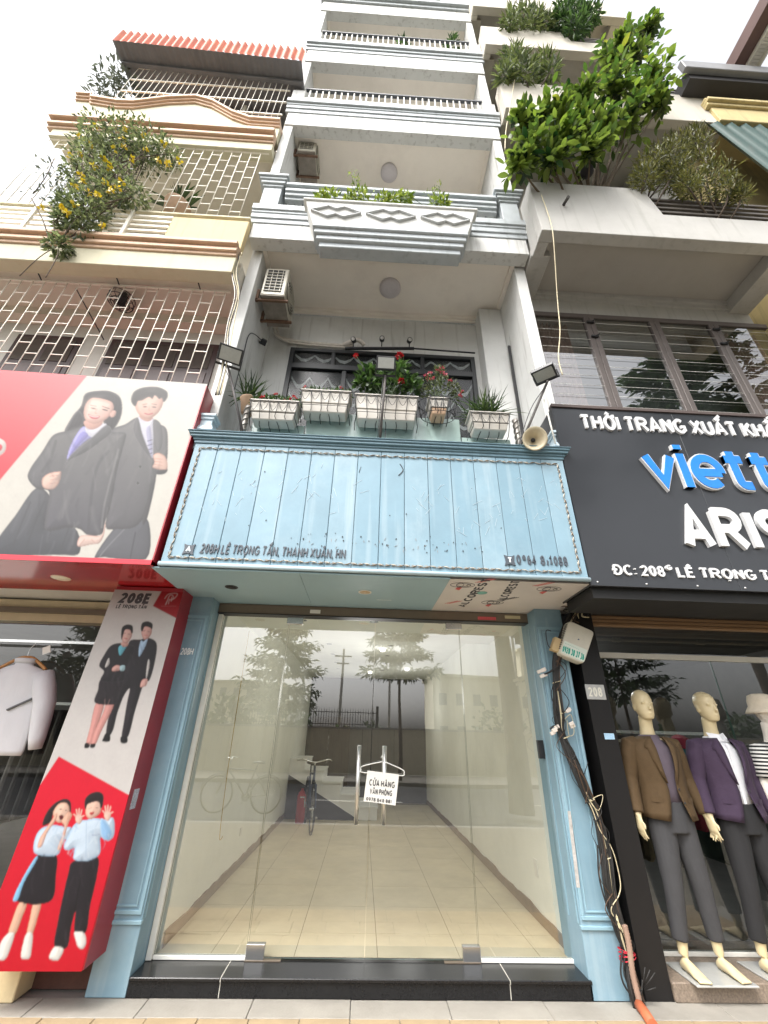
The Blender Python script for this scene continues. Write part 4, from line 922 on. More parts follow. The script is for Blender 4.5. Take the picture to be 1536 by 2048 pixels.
P_.line(Zs(z1, [(1048, 482), (1062, 480)]), .9, (40, 30, 30)); P_.line(Zs(z1, [(1080, 486), (1094, 488)]), .9, (40, 30, 30)); P_.line(Zs(z1, [(1055, 512), (1080, 514)]), 1.2, (222, 120, 116))
P_.fill(Zs(z1, [(1040, 840), (1078, 835), (1070, 880), (1035, 895), (1025, 885)]), SK, edge=SKd, ew=2)
# woman in black suit
P_.fill(Zs(z1, [(705, 1010), (760, 1015), (740, 1100), (705, 1200), (680, 1300), (650, 1310), (630, 1300), (660, 1180), (680, 1080)]), (226, 160, 152), edge=SKd, ew=3)
P_.fill(Zs(z1, [(780, 1012), (835, 1010), (800, 1100), (740, 1220), (700, 1310), (668, 1312), (690, 1220), (750, 1090)]), (226, 160, 152), edge=SKd, ew=3)
P_.fill(Zs(z1, [(630, 1300), (655, 1310), (650, 1335), (620, 1340), (618, 1315)]), (26, 22, 24)); P_.fill(Zs(z1, [(665, 1310), (698, 1308), (690, 1335), (660, 1335)]), (26, 22, 24))
P_.fill(Zs(z1, [(745, 830), (900, 820), (870, 960), (838, 1020), (695, 1008), (715, 920)]), (44, 38, 42), edge=(60, 54, 58), ew=3)
P_.fill(Zs(z1, [(810, 590), (880, 570), (940, 580), (985, 600), (960, 700), (920, 760), (900, 850), (740, 850), (760, 780), (725, 735), (760, 660)]), BK, edge=(60, 56, 60), ew=3)
P_.fill(Zs(z1, [(795, 680), (800, 720), (775, 750), (770, 735)]), (216, 210, 206))
P_.fill(Zs(z1, [(868, 600), (900, 580), (930, 585), (905, 630), (880, 662), (868, 640)]), (108, 190, 210))
P_.fill(Zs(z1, [(885, 570), (930, 560), (935, 590), (900, 600)]), (216, 166, 154))
P_.fill(Zs(z1, [(890, 490), (920, 465), (962, 480), (962, 525), (930, 570), (900, 565), (888, 525)]), (232, 186, 174), edge=SKd, ew=3)
P_.fill(Zs(z1, [(886, 500), (895, 455), (930, 435), (968, 445), (972, 490), (962, 500), (950, 475), (915, 475), (896, 530), (888, 545)]), (36, 28, 30))
P_.line(Zs(z1, [(904, 500), (918, 500)]), .9, (40, 28, 28)); P_.line(Zs(z1, [(938, 506), (952, 508)]), .9, (40, 28, 28)); P_.line(Zs(z1, [(912, 536), (930, 540)]), 1.4, (196, 60, 70))
P_.fill(Zs(z1, [(820, 755), (850, 732), (880, 740), (878, 768), (825, 778)]), SK, edge=SKd, ew=2); P_.fill(Zs(z1, [(878, 740), (912, 735), (908, 770), (880, 772)]), (176, 206, 214))
# school pair on red: girl
SH, SHd = (206, 222, 238), (166, 196, 224)
P_.fill(Zs(z2, [(140, 900), (195, 905), (160, 1010), (110, 1130), (60, 1130), (90, 1020)]), (232, 186, 160), edge=(206, 150, 122), ew=3); P_.fill(Zs(z2, [(245, 900), (300, 905), (275, 1010), (235, 1130), (195, 1130), (220, 1000)]), (232, 186, 160), edge=(206, 150, 122), ew=3)
P_.fill(Zs(z2, [(60, 1120), (105, 1125), (80, 1220), (40, 1310), (-10, 1310), (0, 1200)]), (236, 232, 226), edge=(210, 200, 196), ew=3); P_.fill(Zs(z2, [(195, 1120), (238, 1125), (232, 1230), (215, 1305), (155, 1300), (165, 1210)]), (236, 232, 226), edge=(210, 200, 196), ew=3)
P_.fill(Zs(z2, [(270, 555), (410, 550), (410, 700), (385, 870), (260, 912), (130, 890), (100, 870), (200, 690)]), (34, 30, 36), edge=(50, 44, 50), ew=3)
P_.fill(Zs(z2, [(255, 570), (272, 580), (180, 740), (130, 875), (95, 868), (170, 710)]), (140, 196, 232))
P_.fill(Zs(z2, [(310, 350), (400, 330), (480, 345), (520, 350), (510, 420), (450, 450), (430, 540), (340, 556), (250, 530), (258, 420)]), SH, edge=SHd, ew=5)
P_.fill(Zs(z2, [(310, 330), (340, 240), (400, 170), (470, 138), (515, 160), (518, 240), (490, 330), (460, 330), (440, 220), (390, 250), (370, 310)]), (44, 34, 36), edge=(64, 52, 52), ew=3)
P_.fill(Zs(z2, [(390, 230), (430, 175), (480, 165), (506, 200), (500, 260), (460, 305), (420, 310), (395, 275)]), (240, 200, 178), edge=(214, 160, 136), ew=4)
P_.fill(Zs(z2, [(432, 262), (460, 258), (462, 285), (440, 292)]), (96, 30, 34)); P_.line(Zs(z2, [(436, 215), (452, 212)]), 1.1, (50, 34, 34)); P_.line(Zs(z2, [(478, 220), (492, 226)]), 1.1, (50, 34, 34))
P_.fill(Zs(z2, [(380, 290), (415, 240), (410, 290), (345, 390), (310, 480), (275, 495), (290, 430), (340, 350)]), (236, 188, 164), edge=(210, 154, 130), ew=2.5); P_.fill(Zs(z2, [(450, 300), (500, 235), (525, 260), (495, 330), (470, 430), (440, 510), (420, 500), (450, 420), (470, 340)]), (236, 188, 164), edge=(210, 154, 130), ew=2.5)
for k in range(3): P_.line(Zs(z2, [(492+k*9, 290), (505+k*12, 240+k*6)]), 1.2, (206, 150, 126))
# boy
P_.fill(Zs(z2, [(535, 595), (710, 560), (710, 700), (660, 920), (630, 1110), (545, 1115), (552, 960), (520, 1080), (490, 1225), (398, 1215), (420, 1050), (460, 850), (500, 680)]), (36, 32, 38), edge=(52, 46, 52), ew=3); P_.line(Zs(z2, [(595, 700), (560, 880), (548, 960)]), 2, (22, 20, 24))
P_.fill(Zs(z2, [(400, 1220), (465, 1235), (440, 1300), (415, 1320), (358, 1300)]), (238, 234, 228), edge=(206, 198, 194), ew=3); P_.fill(Zs(z2, [(545, 1112), (615, 1118), (630, 1190), (605, 1235), (570, 1220), (550, 1160)]), (238, 234, 228), edge=(206, 198, 194), ew=3)
P_.fill(Zs(z2, [(590, 300), (640, 290), (700, 280), (770, 290), (830, 280), (835, 400), (790, 445), (735, 420), (730, 540), (640, 592), (540, 580), (545, 500), (500, 515), (466, 490), (500, 400), (540, 330)]), SH, edge=SHd, ew=5)
P_.fill(Zs(z2, [(735, 290), (775, 300), (820, 380), (790, 440), (740, 410)]), (150, 192, 232), edge=(180, 212, 238), ew=4); P_.line(Zs(z2, [(632, 310), (628, 580)]), 1.2, (176, 196, 218)); P_.line(Zs(z2, [(675, 405), (728, 398)]), 1.1, (120, 130, 160))
P_.fill(Zs(z2, [(625, 230), (635, 160), (695, 130), (740, 150), (735, 235), (690, 275), (655, 285), (630, 262)]), (240, 198, 178), edge=(212, 158, 136), ew=4)
P_.fill(Zs(z2, [(618, 190), (625, 135), (670, 95), (730, 88), (758, 120), (750, 190), (735, 205), (725, 165), (690, 160), (640, 180), (628, 215)]), (40, 32, 34), edge=(60, 50, 50), ew=3)
P_.line(Zs(z2, [(650, 208), (668, 205)]), 1.1, (50, 34, 34)); P_.line(Zs(z2, [(700, 205), (718, 206)]), 1.1, (50, 34, 34)); P_.fill(Zs(z2, [(655, 240), (690, 232), (680, 252), (662, 254)]), (186, 60, 64))
for bx_, by_, fl in ((575, 290, -1), (785, 265, 1)):
    P_.fill(Zs(z2, [(bx_-22, by_+10), (bx_-22, by_-25), (bx_, by_-35), (bx_+24, by_-22), (bx_+22, by_+15), (bx_, by_+35)]), (240, 200, 184), edge=(214, 164, 146), ew=2)
    for k, (dx, dy) in enumerate(((-34, -40), (-16, -72), (4, -78), (24, -70), (40, -30))): P_.line(Zs(z2, [(bx_+dx*.45, by_-20), (bx_+dx, by_+dy)]), 2.6, (240, 200, 184))
P_.folds(Zs(z1, [(945, 560), (1075, 530), (1145, 570), (1095, 840), (1015, 980), (940, 1250), (890, 1265), (948, 905), (860, 1080), (775, 1230), (850, 900), (920, 700)]), 30, (24, 20, 24), (66, 62, 66), 8, 100, 25, (12, 40), (2, 5), .5)
P_.folds(Zs(z1, [(810, 590), (940, 580), (985, 600), (900, 850), (838, 1020), (695, 1008), (725, 735)]), 26, (24, 20, 24), (68, 62, 66), 9, 95, 30, (10, 34), (2, 5), .5)
P_.folds(Zs(z2, [(535, 595), (710, 560), (630, 1110), (545, 1115), (490, 1225), (398, 1215), (500, 680)]), 30, (20, 18, 22), (62, 56, 62), 10, 98, 15, (14, 44), (2, 5), .5)
P_.folds(Zs(z2, [(270, 555), (410, 550), (385, 870), (260, 912), (130, 890)]), 22, (20, 18, 22), (60, 54, 60), 11, 105, 15, (16, 46), (2, 5), .5)
P_.folds(Zs(z2, [(590, 300), (830, 280), (790, 445), (730, 540), (640, 592), (540, 580), (466, 490), (540, 330)]), 34, (164, 188, 216), (232, 240, 248), 12, 80, 50, (8, 26), (2, 4), .5)
P_.folds(Zs(z2, [(310, 350), (520, 350), (430, 540), (340, 556), (250, 530)]), 24, (164, 188, 216), (232, 240, 248), 13, 80, 50, (8, 26), (2, 4), .5)
P_.folds(Zs(z1, [(705, 1010), (835, 1010), (700, 1310), (630, 1300)]), 14, (206, 140, 130), (240, 190, 180), 14, 105, 8, (14, 40), (1.5, 3), .4)
P_.soft = 1.2; P_.grain(.025, 4)
ban.build('printed_face', print_mat('banner_print', .5), pb)
M_bktext = mat('black_print', (.03, .028, .03), .45)
lettering('heading_print', '208E', px(235, 1206, Y=BY-.0006), px(298, 1208, Y=BY-.0006), .092, M_bktext, pb, t=.24, depth=.0006, slant=.12, track=.07)
lettering('street_print', 'LÊ TRỌNG TẤN', px(231, 1216.5, Y=BY-.0006), px(292, 1218, Y=BY-.0006), .033, M_bktext, pb, t=.2, depth=.0006, slant=.1, track=.14)
MB().box(-1.6225, -1.620, 3.66, 3.74, 1.0, 1.12).build('phone_sticker', mat('grey_sticker', srgb(186, 190, 204), .6, .6, 120), pb)
# ================================================================== ground, pavement, road, the far side of the street
M_asph = mat('asphalt', (.055, .055, .057), .9, .25, 3, .3, 120)
M_conc = mat('grey_concrete', srgb(150, 147, 142), .85, .14, 4, .2, 70, dirt=.35, dcol=srgb(112, 106, 98))
M_paveY = mat('yellow_paving', srgb(156, 136, 106), .8, .16, 5, .2, 60, dirt=.4, dcol=srgb(150, 136, 116))
M_paveG = mat('grey_paving', srgb(148, 143, 134), .8, .12, 5, .2, 60, dirt=.4, dcol=srgb(100, 95, 87))
structure(bx('ground', mat('far_ground', srgb(120, 118, 104), .95, .2, .4), None, -400, 400, -800, 400, -.6, -.22))
structure(bx('road', M_asph, None, -90, 90, -10.0, -1.6, -.30, -.12))
pav = structure(bx('pavement', M_conc, None, -60, 60, -1.6, 12.5, -.26, -.014))
bx('kerb', M_conc, pav, -60, 60, -1.78, -1.601, -.25, -.004, .01)
far_pav = structure(bx('far_pavement', M_conc, None, -60, 60, -13.2, -10.001, -.26, 0.0, .01)); far_pav.data.materials[0] = mat('far_paving', srgb(116, 112, 104), .9, .2, 4)
mk = mat('road_paint', srgb(206, 204, 196), .8, .2, 8)
for i in range(-8, 9): structure(bx('lane_mark', mk, None, i*6-1.2, i*6+1.2, -5.88, -5.74, -.1195, -.1155))
random.seed(3)
# small square paving stones, one by one near the shop; plain further out
y0 = 3.645
for j in range(3):
    for i in range(-11, 12):
        a = i*.3+.05*(j % 2); bx('paving_stone', M_paveY, pav, a+.002, a+.298, y0-.3*(j+1)+.002, y0-.3*j-.002, -.013, rnd(-.0015, .0015), .003)
xe = [-3.4, -2.9, -2.4, -1.93, -1.28, -.62, .0, .62, 1.25, 1.86, 2.4, 3.0, 3.4]
for a, b in zip(xe[:-1], xe[1:]): bx('paving_slab', M_paveG, pav, a+.002, b-.002, y0+.002, 3.85, -.0135, rnd(-.001, .0015), .003)
MB().box(-60, 60, -1.6, 2.74, -.0138, -.003).build('outer_paving', mat('worn_paving', srgb(122, 114, 100), .85, .2, 5, .2, 60), pav)
for a, b in ((-3.42, -60), (3.42, 60)): MB().box(a, b, 2.75, 3.85, -.0138, -.003).build('outer_paving', M_paveG, pav)

# ---- seen only in the shop windows: the other side of the street
def leafquad(V, Fc, c, d, n, l, wd, bend=.0):
    s = d.cross(n)
    if s.length < 1e-5: s = d.orthogonal()
    s.normalize(); nn = s.cross(d); o = len(V)
    V += [tuple(c), tuple(c+d*l*.45+s*wd/2), tuple(c+d*l+nn*bend*l*-1), tuple(c+d*l*.45-s*wd/2)]
    Fc.append((o, o+1, o+2, o+3))
def rdir():
    while True:
        v = Vector((rnd(-1, 1), rnd(-1, 1), rnd(-1, 1)))
        if .05 < v.length < 1: return v.normalized()
def leaf_mesh(name, V, Fc, m):
    me = bpy.data.meshes.new(name); me.from_pydata(V, [], Fc); me.materials.append(m); return me
M_bark = mat('bark', (.10, .075, .055), .9, .3, 14, .4, 60, stretch=(1, 1, .3))
M_leafA = leaf_mat('street_leaf', (.018, .04, .012), (.06, .11, .03))
def street_tree(loc, h, crown_r, base, label, tiers=6, seed=1, leaves=3200, group=None, trunk_r=.09, ll=.32):
    random.seed(seed); t = thing('street_tree', label, 'tree', loc, group); L = Vector(loc)
    mb = MB(); P = [L+Vector((.05*math.sin(i), .05*math.cos(i*1.3), h*.97*i/8)) for i in range(9)]
    mb.tube(P, [trunk_r*(1-.75*i/8) for i in range(9)], 8); ends = []
    for k in range(tiers):
        z = base+(h-base)*(k+.2)/tiers; r = crown_r*(1-.62*(k/tiers)**1.3)
        for a in range(7):
            g = a*2*math.pi/7+k*.5+rnd(-.3, .3); q = L+Vector((0, 0, z)); e = q+Vector((math.cos(g)*r*rnd(.7, 1.1), math.sin(g)*r*rnd(.7, 1.1), rnd(.05, .35)))
            mb.tube([q, q.lerp(e, .5)+Vector((0, 0, .08)), e], [trunk_r*.3, trunk_r*.18, .006], 5); ends.append((q, e))
    mb.build('trunk', M_bark, t)
    V, Fc = [], []
    for i in range(leaves):
        q, e = random.choice(ends); f = rnd(.3, 1.08); c = q.lerp(e, f)+Vector((rnd(-.3, .3), rnd(-.3, .3), rnd(-.14, .16)))
        d = ((e-q).normalized()+rdir()*.8+Vector((0, 0, -.25))).normalized(); leafquad(V, Fc, c, d, (Vector((0, 0, 1))+rdir()*.6).normalized(), ll*rnd(.6, 1.2), ll*.38, .15)
    o = place('crown', leaf_mesh('crown', V, Fc, M_leafA), t); return t
mY = 2*G
def refl(x, y, yv): p = px(x, y, Y=yv); return (p.x, mY-yv, 0)
for i, (pt, h, cr, b, sd) in enumerate((((540, 1550), 5.9, 1.75, 2.3, 4), ((800, 1550), 5.8, 1.7, 3.6, 9), ((1290, 1550), 6.6, 2.0, 3.0, 12), ((120, 1550), 6.2, 1.9, 2.6, 15))):
    x, y, _ = refl(*pt, 19.0); street_tree((x, y, 0), h, cr, b, ['slim street tree with drooping layered crown beside a parked bicycle', 'tiered umbrella-shaped street tree in front of the panelled wall', 'broad street tree across the road facing the mannequin shop', 'street tree across the road facing the red shop sign'][i], 6 if i != 1 else 3, sd, 3400 if i != 1 else 2400)
street_tree((3.75, -3.4, 0), 10.4, 2.2, 6.4, 'tall leafy street tree on the kerb, its high crown mirrored in the upper louvred windows', 5, 31, 5200, None, .30, .36)
street_tree((11.6, -4.0, 0), 15.5, 2.8, 10.0, 'second tall street tree on the kerb, its crown mirrored in the far louvred panes', 5, 37, 4600, None, .17, .4)
# wall of cream metal panels, railings on it, hedge and far houses
M_panel = mat('cream_sheet_panel', srgb(196, 188, 166), .6, .1, 3, streak=.25)
fw = thing('roadside_wall', 'low cream sheet-metal wall across the road', 'wall', (0, -13.5, 0))
for i in range(40):
    a = -30+i*1.5; bx('wall_panel', M_panel, fw, a+.01, a+1.49, -13.55, -13.5, 0, 1.75)
bx('wall_cap', M_conc, fw, -30, 30, -13.6, -13.45, 1.751, 1.83)
fn = thing('iron_fence', 'dark spiked iron fence standing on the far wall', 'fence', (-2.5, -13.6, 1.83)); 
b0 = MB().tube([(0, 0, 1.83), (0, 0, 2.5), (0, 0, 2.65)], [.014, .014, .002], 5).build('fence_bar', M_black, fn); b0.location = Vector((-6, -13.53, 0))-wloc(fn)
for i in range(1, 56): dupe(b0, fn, (-6+i*.12, -13.53, 0))
MB().bar((-6.1, -13.53, 2.45), (.7, -13.53, 2.45), .03).bar((-6.1, -13.53, 1.95), (.7, -13.53, 1.95), .03).box(.6, .72, -13.6, -13.46, 1.83, 2.75).build('fence_rail', M_black, fn)
def bush_row(x0, x1, y, h, n, name, label, seed, m, cnt, lw=.4):
    random.seed(seed); V, Fc = [], []
    cl = [(rnd(x0, x1), y+rnd(-2, 1), rnd(.4, 1)*h, rnd(.8, 1.8)) for _ in range(n)]
    for _ in range(cnt):
        cx, cy, ch, cr = random.choice(cl); v = rdir(); c = Vector((cx, cy, ch*.55))+Vector((v.x*cr, v.y*cr, v.z*ch*.5))*rnd(.6, 1)
        if c.z < .05: c.z = .1
        leafquad(V, Fc, c, rdir(), rdir(), lw*rnd(.6, 1.2), lw*.45)
    o = place(name, leaf_mesh(name, V, Fc, m), None); tag(o, label, 'hedge'); return stuff(o)
bush_row(-30, 34, -17, 3.4, 46, 'far_shrubbery', 'mass of dark shrubs and small trees behind the far wall', 6, M_leafA, 11000)
M_far = mat('far_building_cream', srgb(204, 198, 178), .8, .06, 1); M_farwin = mat('far_window_grey', srgb(92, 96, 98), .3)
for k, (xc, yy, wd, hh, nst) in enumerate(((16, -50, 14, 8.5, 2), (25, -52, 6.5, 12.5, 4), (-24, -70, 20, 9, 3))):
    b = thing('far_building', ['long cream two-storey building beyond the shrubs', 'taller cream block with stacked balconies beyond the shrubs', 'low cream building far beyond the iron fence'][k], 'building', (xc, yy, 0))
    bx('wall', M_far, b, xc-wd/2, xc+wd/2, yy-8, yy, -.2, hh); bx('roof_edge', M_far, b, xc-wd/2-.3, xc+wd/2+.3, yy-8.3, yy+.3, hh, hh+.35)
    for s in range(nst):
        for q in range(int(wd/2.2)):
            x = xc-wd/2+1.2+q*2.2; z = 1.4+s*(hh-1)/nst; bx('window', M_farwin, b, x-.5, x+.5, yy-.02, yy+.03, z, z+1.4)
for x, y, h in ((-1.9, -30, 8.2), (2.4, -34, 9), (10.5, -22, 9.5)):
    u = thing('utility_pole', {-30: 'shorter utility pole behind the iron fence', -34: 'utility pole behind the tiered tree', -22: 'tallest utility pole, in front of the cream buildings'}[y], 'pole', (x, y, 0))
    MB().tube([(x, y, -.2), (x, y, h)], [.14, .09], 8).build('shaft', M_conc, u); MB().bar((x-.7, y, h-.6), (x+.7, y, h-.6), .1).bar((x-.5, y, h-1.2), (x+.5, y, h-1.2), .1).build('cross_arm', M_conc, u)
# bicycles: one at the kerb (seen mirrored in the left pane), one inside by the stairs
def bicycle(label, loc, rz, col):
    t = thing('bicycle', label, 'bicycle', loc); t.rotation_euler = (0, 0, rz)
    M_fr = mat('bicycle_frame_'+col[0], col[1], .35); M_ty = mat('tyre_rubber', (.02, .02, .02), .8)
    def part(mb, name, m, par=t):
        me = mb.build(name, m, None); me.parent = par; me.location = (0, 0, 0); return me
    for x in (-.52, .52):
        w_ = MB().tube([(x+.325*math.cos(a*math.pi/16), 0, .335+.325*math.sin(a*math.pi/16)) for a in range(32)], .017, 6, closed=True)
        wh = part(w_, 'wheel', M_ty); sp = MB()
        for a in range(12): sp.tube([(x, .012*(-1)**a, .335), (x+.31*math.cos(a*math.pi/6), 0, .335+.31*math.sin(a*math.pi/6))], .0022, 4)
        sp.tube([(x, -.05, .335), (x, .05, .335)], .02, 8); part(sp, 'spokes', M_chrome, wh)
    f = MB(); bb, ss, hd, st_ = (-.08, 0, .29), (-.22, 0, .78), (.36, 0, .80), (.34, 0, .92)
    for a, b, r in ((bb, ss, .017), (bb, hd, .018), (ss, hd, .016), (bb, (-.52, .05, .335), .01), (bb, (-.52, -.05, .335), .01), (ss, (-.52, .05, .335), .009), (ss, (-.52, -.05, .335), .009), (st_, (.40, 0, .66), .02), ((.40, .045, .66), (.52, .045, .335), .011), ((.40, -.045, .66), (.52, -.045, .335), .011)): f.tube([a, b], r, 8)
    part(f, 'frame', M_fr)
    part(MB().tube(spline([(.27, -.3, 1.0), (.36, -.22, 1.02), (.34, -.05, .98), (.34, .05, .98), (.36, .22, 1.02), (.27, .3, 1.0)], 5), .012, 6).tube([st_, (.34, 0, .98)], .014, 6), 'handlebar', M_chrome)
    part(MB().tube([ss, (-.26, 0, .90)], .013, 6).rings([((-.40, 0, .93), (0, .07, 0), (0, 0, .025)), ((-.30, 0, .935), (0, .06, 0), (0, 0, .025)), ((-.14, 0, .925), (0, .018, 0), (0, 0, .018))], 10), 'saddle', M_black)
    part(MB().lathe([(.09, -.004), (.09, .004)], (-.08, .03, .29), (0, 1, 0), 18).bar((-.08, .07, .29), (.03, .07, .16), .02).bar((-.08, -.07, .29), (-.19, -.07, .42), .02).box(-.02, .08, .07, .15, .145, .165).box(-.24, -.14, -.15, -.07, .41, .43), 'crankset', M_chrome)
    part(MB().tube([(-.52+.37*math.cos(R_(a)), 0, .335+.37*math.sin(R_(a))) for a in range(20, 190, 15)], .012, 5).tube([(.52+.37*math.cos(R_(a)), 0, .335+.37*math.sin(R_(a))) for a in range(10, 130, 15)], .012, 5), 'mudguard', M_fr)
    return t
pB = px(482, 1597, Y=10.8); bicycle('old bicycle parked at the kerb, mirrored in the left glass pane', (pB.x, mY-10.8, 0), R_(180), ('grey', (.12, .12, .12)))
bicycle('dark blue bicycle standing inside the empty shop by the stairs', (-.86, 8.75, .0985), R_(-78), ('blue', (.02, .035, .08)))
# ================================================================== cream house on the left
M_cream = mat('cream_render', srgb(196, 190, 164), .78, .06, 3, .12, 80, streak=.2, dirt=.2, dcol=srgb(176, 160, 120))
M_orange = mat('terracotta_moulding', srgb(204, 174, 148), .7, .1, 5, .1, 70, streak=.25, dirt=.2, dcol=srgb(160, 116, 84))
M_taupe = mat('taupe_balcony_render', srgb(210, 203, 188), .8, .06, 2, .1, 70, dirt=.25, dcol=srgb(150, 138, 118))
M_grey = mat('grey_plaster', srgb(198, 196, 188), .8, .06, 2, .1, 70, dirt=.2)
M_cbar = mat('cream_iron_bar', srgb(232, 227, 214), .5, .06, 10, dirt=.2, dcol=srgb(150, 120, 84))
lh = thing('cream_house', 'cream townhouse with terracotta mouldings and caged balconies hung with flowering vine', 'house', (-3.4, F, 0))
CX0, CX1 = -5.05, -1.715
# ground floor shell (shop behind the banner)
LS = lh
bx('shop_lintel', mat('beige_lintel', srgb(206, 190, 158), .7), LS, -6.2, -1.70, 4.16, 4.3, 2.40, 2.60)
bx('lintel_strip', M_alubrown, LS, -6.2, -2.2, 4.12, 4.158, 2.47, 2.52)
bx('shop_frame', M_alubrown, LS, -6.2, -1.95, 4.17, 4.23, .2, .26, .003)
M_glassL = glass_mat('left_shop_glass', (.7, .72, .7), 1.8, wob=.05)
pane('shop_glass', -6.2, -2.0, .26, 2.398, 4.2, M_glassL, LS)
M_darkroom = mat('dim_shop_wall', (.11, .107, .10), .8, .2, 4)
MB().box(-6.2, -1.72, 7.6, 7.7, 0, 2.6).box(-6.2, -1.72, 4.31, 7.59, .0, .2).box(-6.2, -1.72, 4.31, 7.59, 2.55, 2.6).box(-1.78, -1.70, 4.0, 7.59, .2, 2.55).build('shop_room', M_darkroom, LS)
bx('plinth', mat('brown_brick_plinth', srgb(96, 66, 56), .85, .25, 14, .3, 40), LS, -2.6, -1.69, F+.1, 4.2, 0, .2)
st_ = bx('shop_step', mat('cream_step_stone', srgb(206, 188, 148), .7, .1, 8, dirt=.3), LS, -6.2, -2.08, 3.78, 4.16, 0, .16, .006)
# clothes racks deep inside
random.seed(8)
for k, (x, y) in enumerate(((-3.6, 5.6), (-2.7, 6.2))):
    rk = thing('clothes_rack', ['rail of dark clothes standing behind the white jacket', 'rail of folded grey trousers deep inside the left shop'][k], 'rack', (x, y, .2))
    MB().bar((x-.6, y, .2), (x-.6, y, 1.75), .03).bar((x+.6, y, .2), (x+.6, y, 1.75), .03).bar((x-.62, y, 1.75), (x+.62, y, 1.75), .03).build('rail', M_chrome, rk)
    for i in range(10):
        g = rnd(.03, .25); bx('garment', mat('garment_%d' % (i % 4), (g, g*.95, g*.92), .9), rk, x-.55+i*.115, x-.55+i*.115+.05, y-.22, y+.22, .55+rnd(0, .2), 1.68, .02)
# white jacket on a wooden hanger
jk = thing('hanging_jacket', 'white sports jacket with grey chevron stripes hanging in the left shop window', 'jacket', (-3.05, 4.05, 1.3))
M_jk = mat('white_polyester', srgb(200, 200, 204), .55, .06, 5, .9, 8, stretch=(1, 1, .5))
jy = 4.06
def sec(cx, z, rx, ry): return ((cx, jy, z), (rx, 0, 0), (0, ry, 0))
mb = MB().rings([sec(-3.03, 1.29, .255, .04), sec(-3.03, 1.33, .265, .05), sec(-3.04, 1.55, .258, .05), sec(-3.04, 1.78, .25, .05), sec(-3.045, 1.90, .235, .06), sec(-3.045, 1.955, .17, .05), sec(-3.045, 1.985, .08, .04), sec(-3.045, 2.01, .075, .038)], 24)
mb.build('jacket_body', M_jk, jk)
for s in (-1, 1):
    p0 = Vector((-3.045+s*.20, jy, 1.92)); p1 = Vector((-3.045+s*.31, jy-.01, 1.68)); p2 = Vector((-3.045+s*.36, jy-.02, 1.42)); p3 = Vector((-3.045+s*.375, jy-.02, 1.34))
    MB().tube([p0, p0.lerp(p1, .5), p1, p1.lerp(p2, .5), p2, p3], [.075, .085, .08, .072, .06, .045], 12).build('sleeve', M_jk, jk)
    d = MB(); a = Vector((-3.04+s*.05, jy-.053, 1.62)); b = Vector((-3.04+s*.22, jy-.034, 1.72)); d.bar(a, b, .012, .035, (0, -1, 0)); d.build('grey_stripe', mat('grey_stripe', srgb(92, 94, 96), .7), jk)
MB().rings([((-3.045, jy, 2.0), (.085, 0, 0), (0, .05, 0)), ((-3.045, jy, 2.035), (.095, 0, 0), (0, .055, 0)), ((-3.045, jy-.01, 2.04), (.07, 0, 0), (0, .04, 0))], 16).build('collar', M_jk, jk)
MB().tube(spline([(-3.25, jy, 1.95), (-3.12, jy, 2.035), (-3.045, jy, 2.05), (-2.97, jy, 2.035), (-2.84, jy, 1.95)], 5), .014, 8).build('hanger', mat('wood_hanger', srgb(176, 126, 74), .5, .2, 20), jk)
MB().tube(spline([(-3.045, jy, 2.05), (-3.045, jy, 2.13), (-3.02, jy, 2.17), (-3.045, jy, 2.2)], 5), .004, 5).build('hanger_hook', M_chrome, jk)
MB().bar((-5.5, jy, 2.19), (-2.25, jy, 2.19), .022).build('hanging_rail', M_chrome, LS)
tgp = px(93, 1300, Y=4.05); MB().obox(tgp, (.03, 0, .012), (0, .002, 0), (-.012, 0, .03)).build('price_tag', M_alu, jk)

# upper storeys
BYL = 2.95
bx('lower_wall', M_grey, lh, -6.2, CX1, 3.76, 4.3, 2.62, 6.2); bx('rear_mass', M_grey, lh, CX0+.12, CX1, 4.35, 13, 2.7, 12.0)
bx('ceiling', M_taupe, lh, -6.2, CX1, BYL+.16, 3.759, 6.19, 6.5)
bx('ceiling_step', M_taupe, lh, -6.2, CX1, 3.60, 3.758, 6.06, 6.189)
bx('front_beam', M_cream, lh, -6.2, CX1, BYL, BYL+.159, 6.13, 6.42, .006)
mb = MB(); moulding(mb, -6.2, CX1, BYL, 6.421, [(.05, .02), (.05, .05), (.045, .035), (.06, .08)]); mb.build('terracotta_ledge', M_orange, lh, .006)
# windows of the first floor
for x0, x1 in ((-4.52, -3.72), (-3.36, -2.02)):
    w_ = bx('window', mat('maroon_frame', (.035, .015, .014), .4), lh, x0, x1, 3.735, 3.759, 4.7, 5.84)
    n = 2 if x1-x0 < 1 else 3
    for i in range(n):
        a = x0+.05+i*(x1-x0-.05)/n; b = a+(x1-x0-.05)/n-.06
        bx('window_pane', mat('maroon_pane', (.07, .06, .055), .12), w_, a, b, 3.728, 3.734, 5.40, 5.78); bx('window_panel', mat('maroon_frame2', (.05, .02, .018), .35), w_, a, b, 3.727, 3.734, 4.75, 5.34, .004)
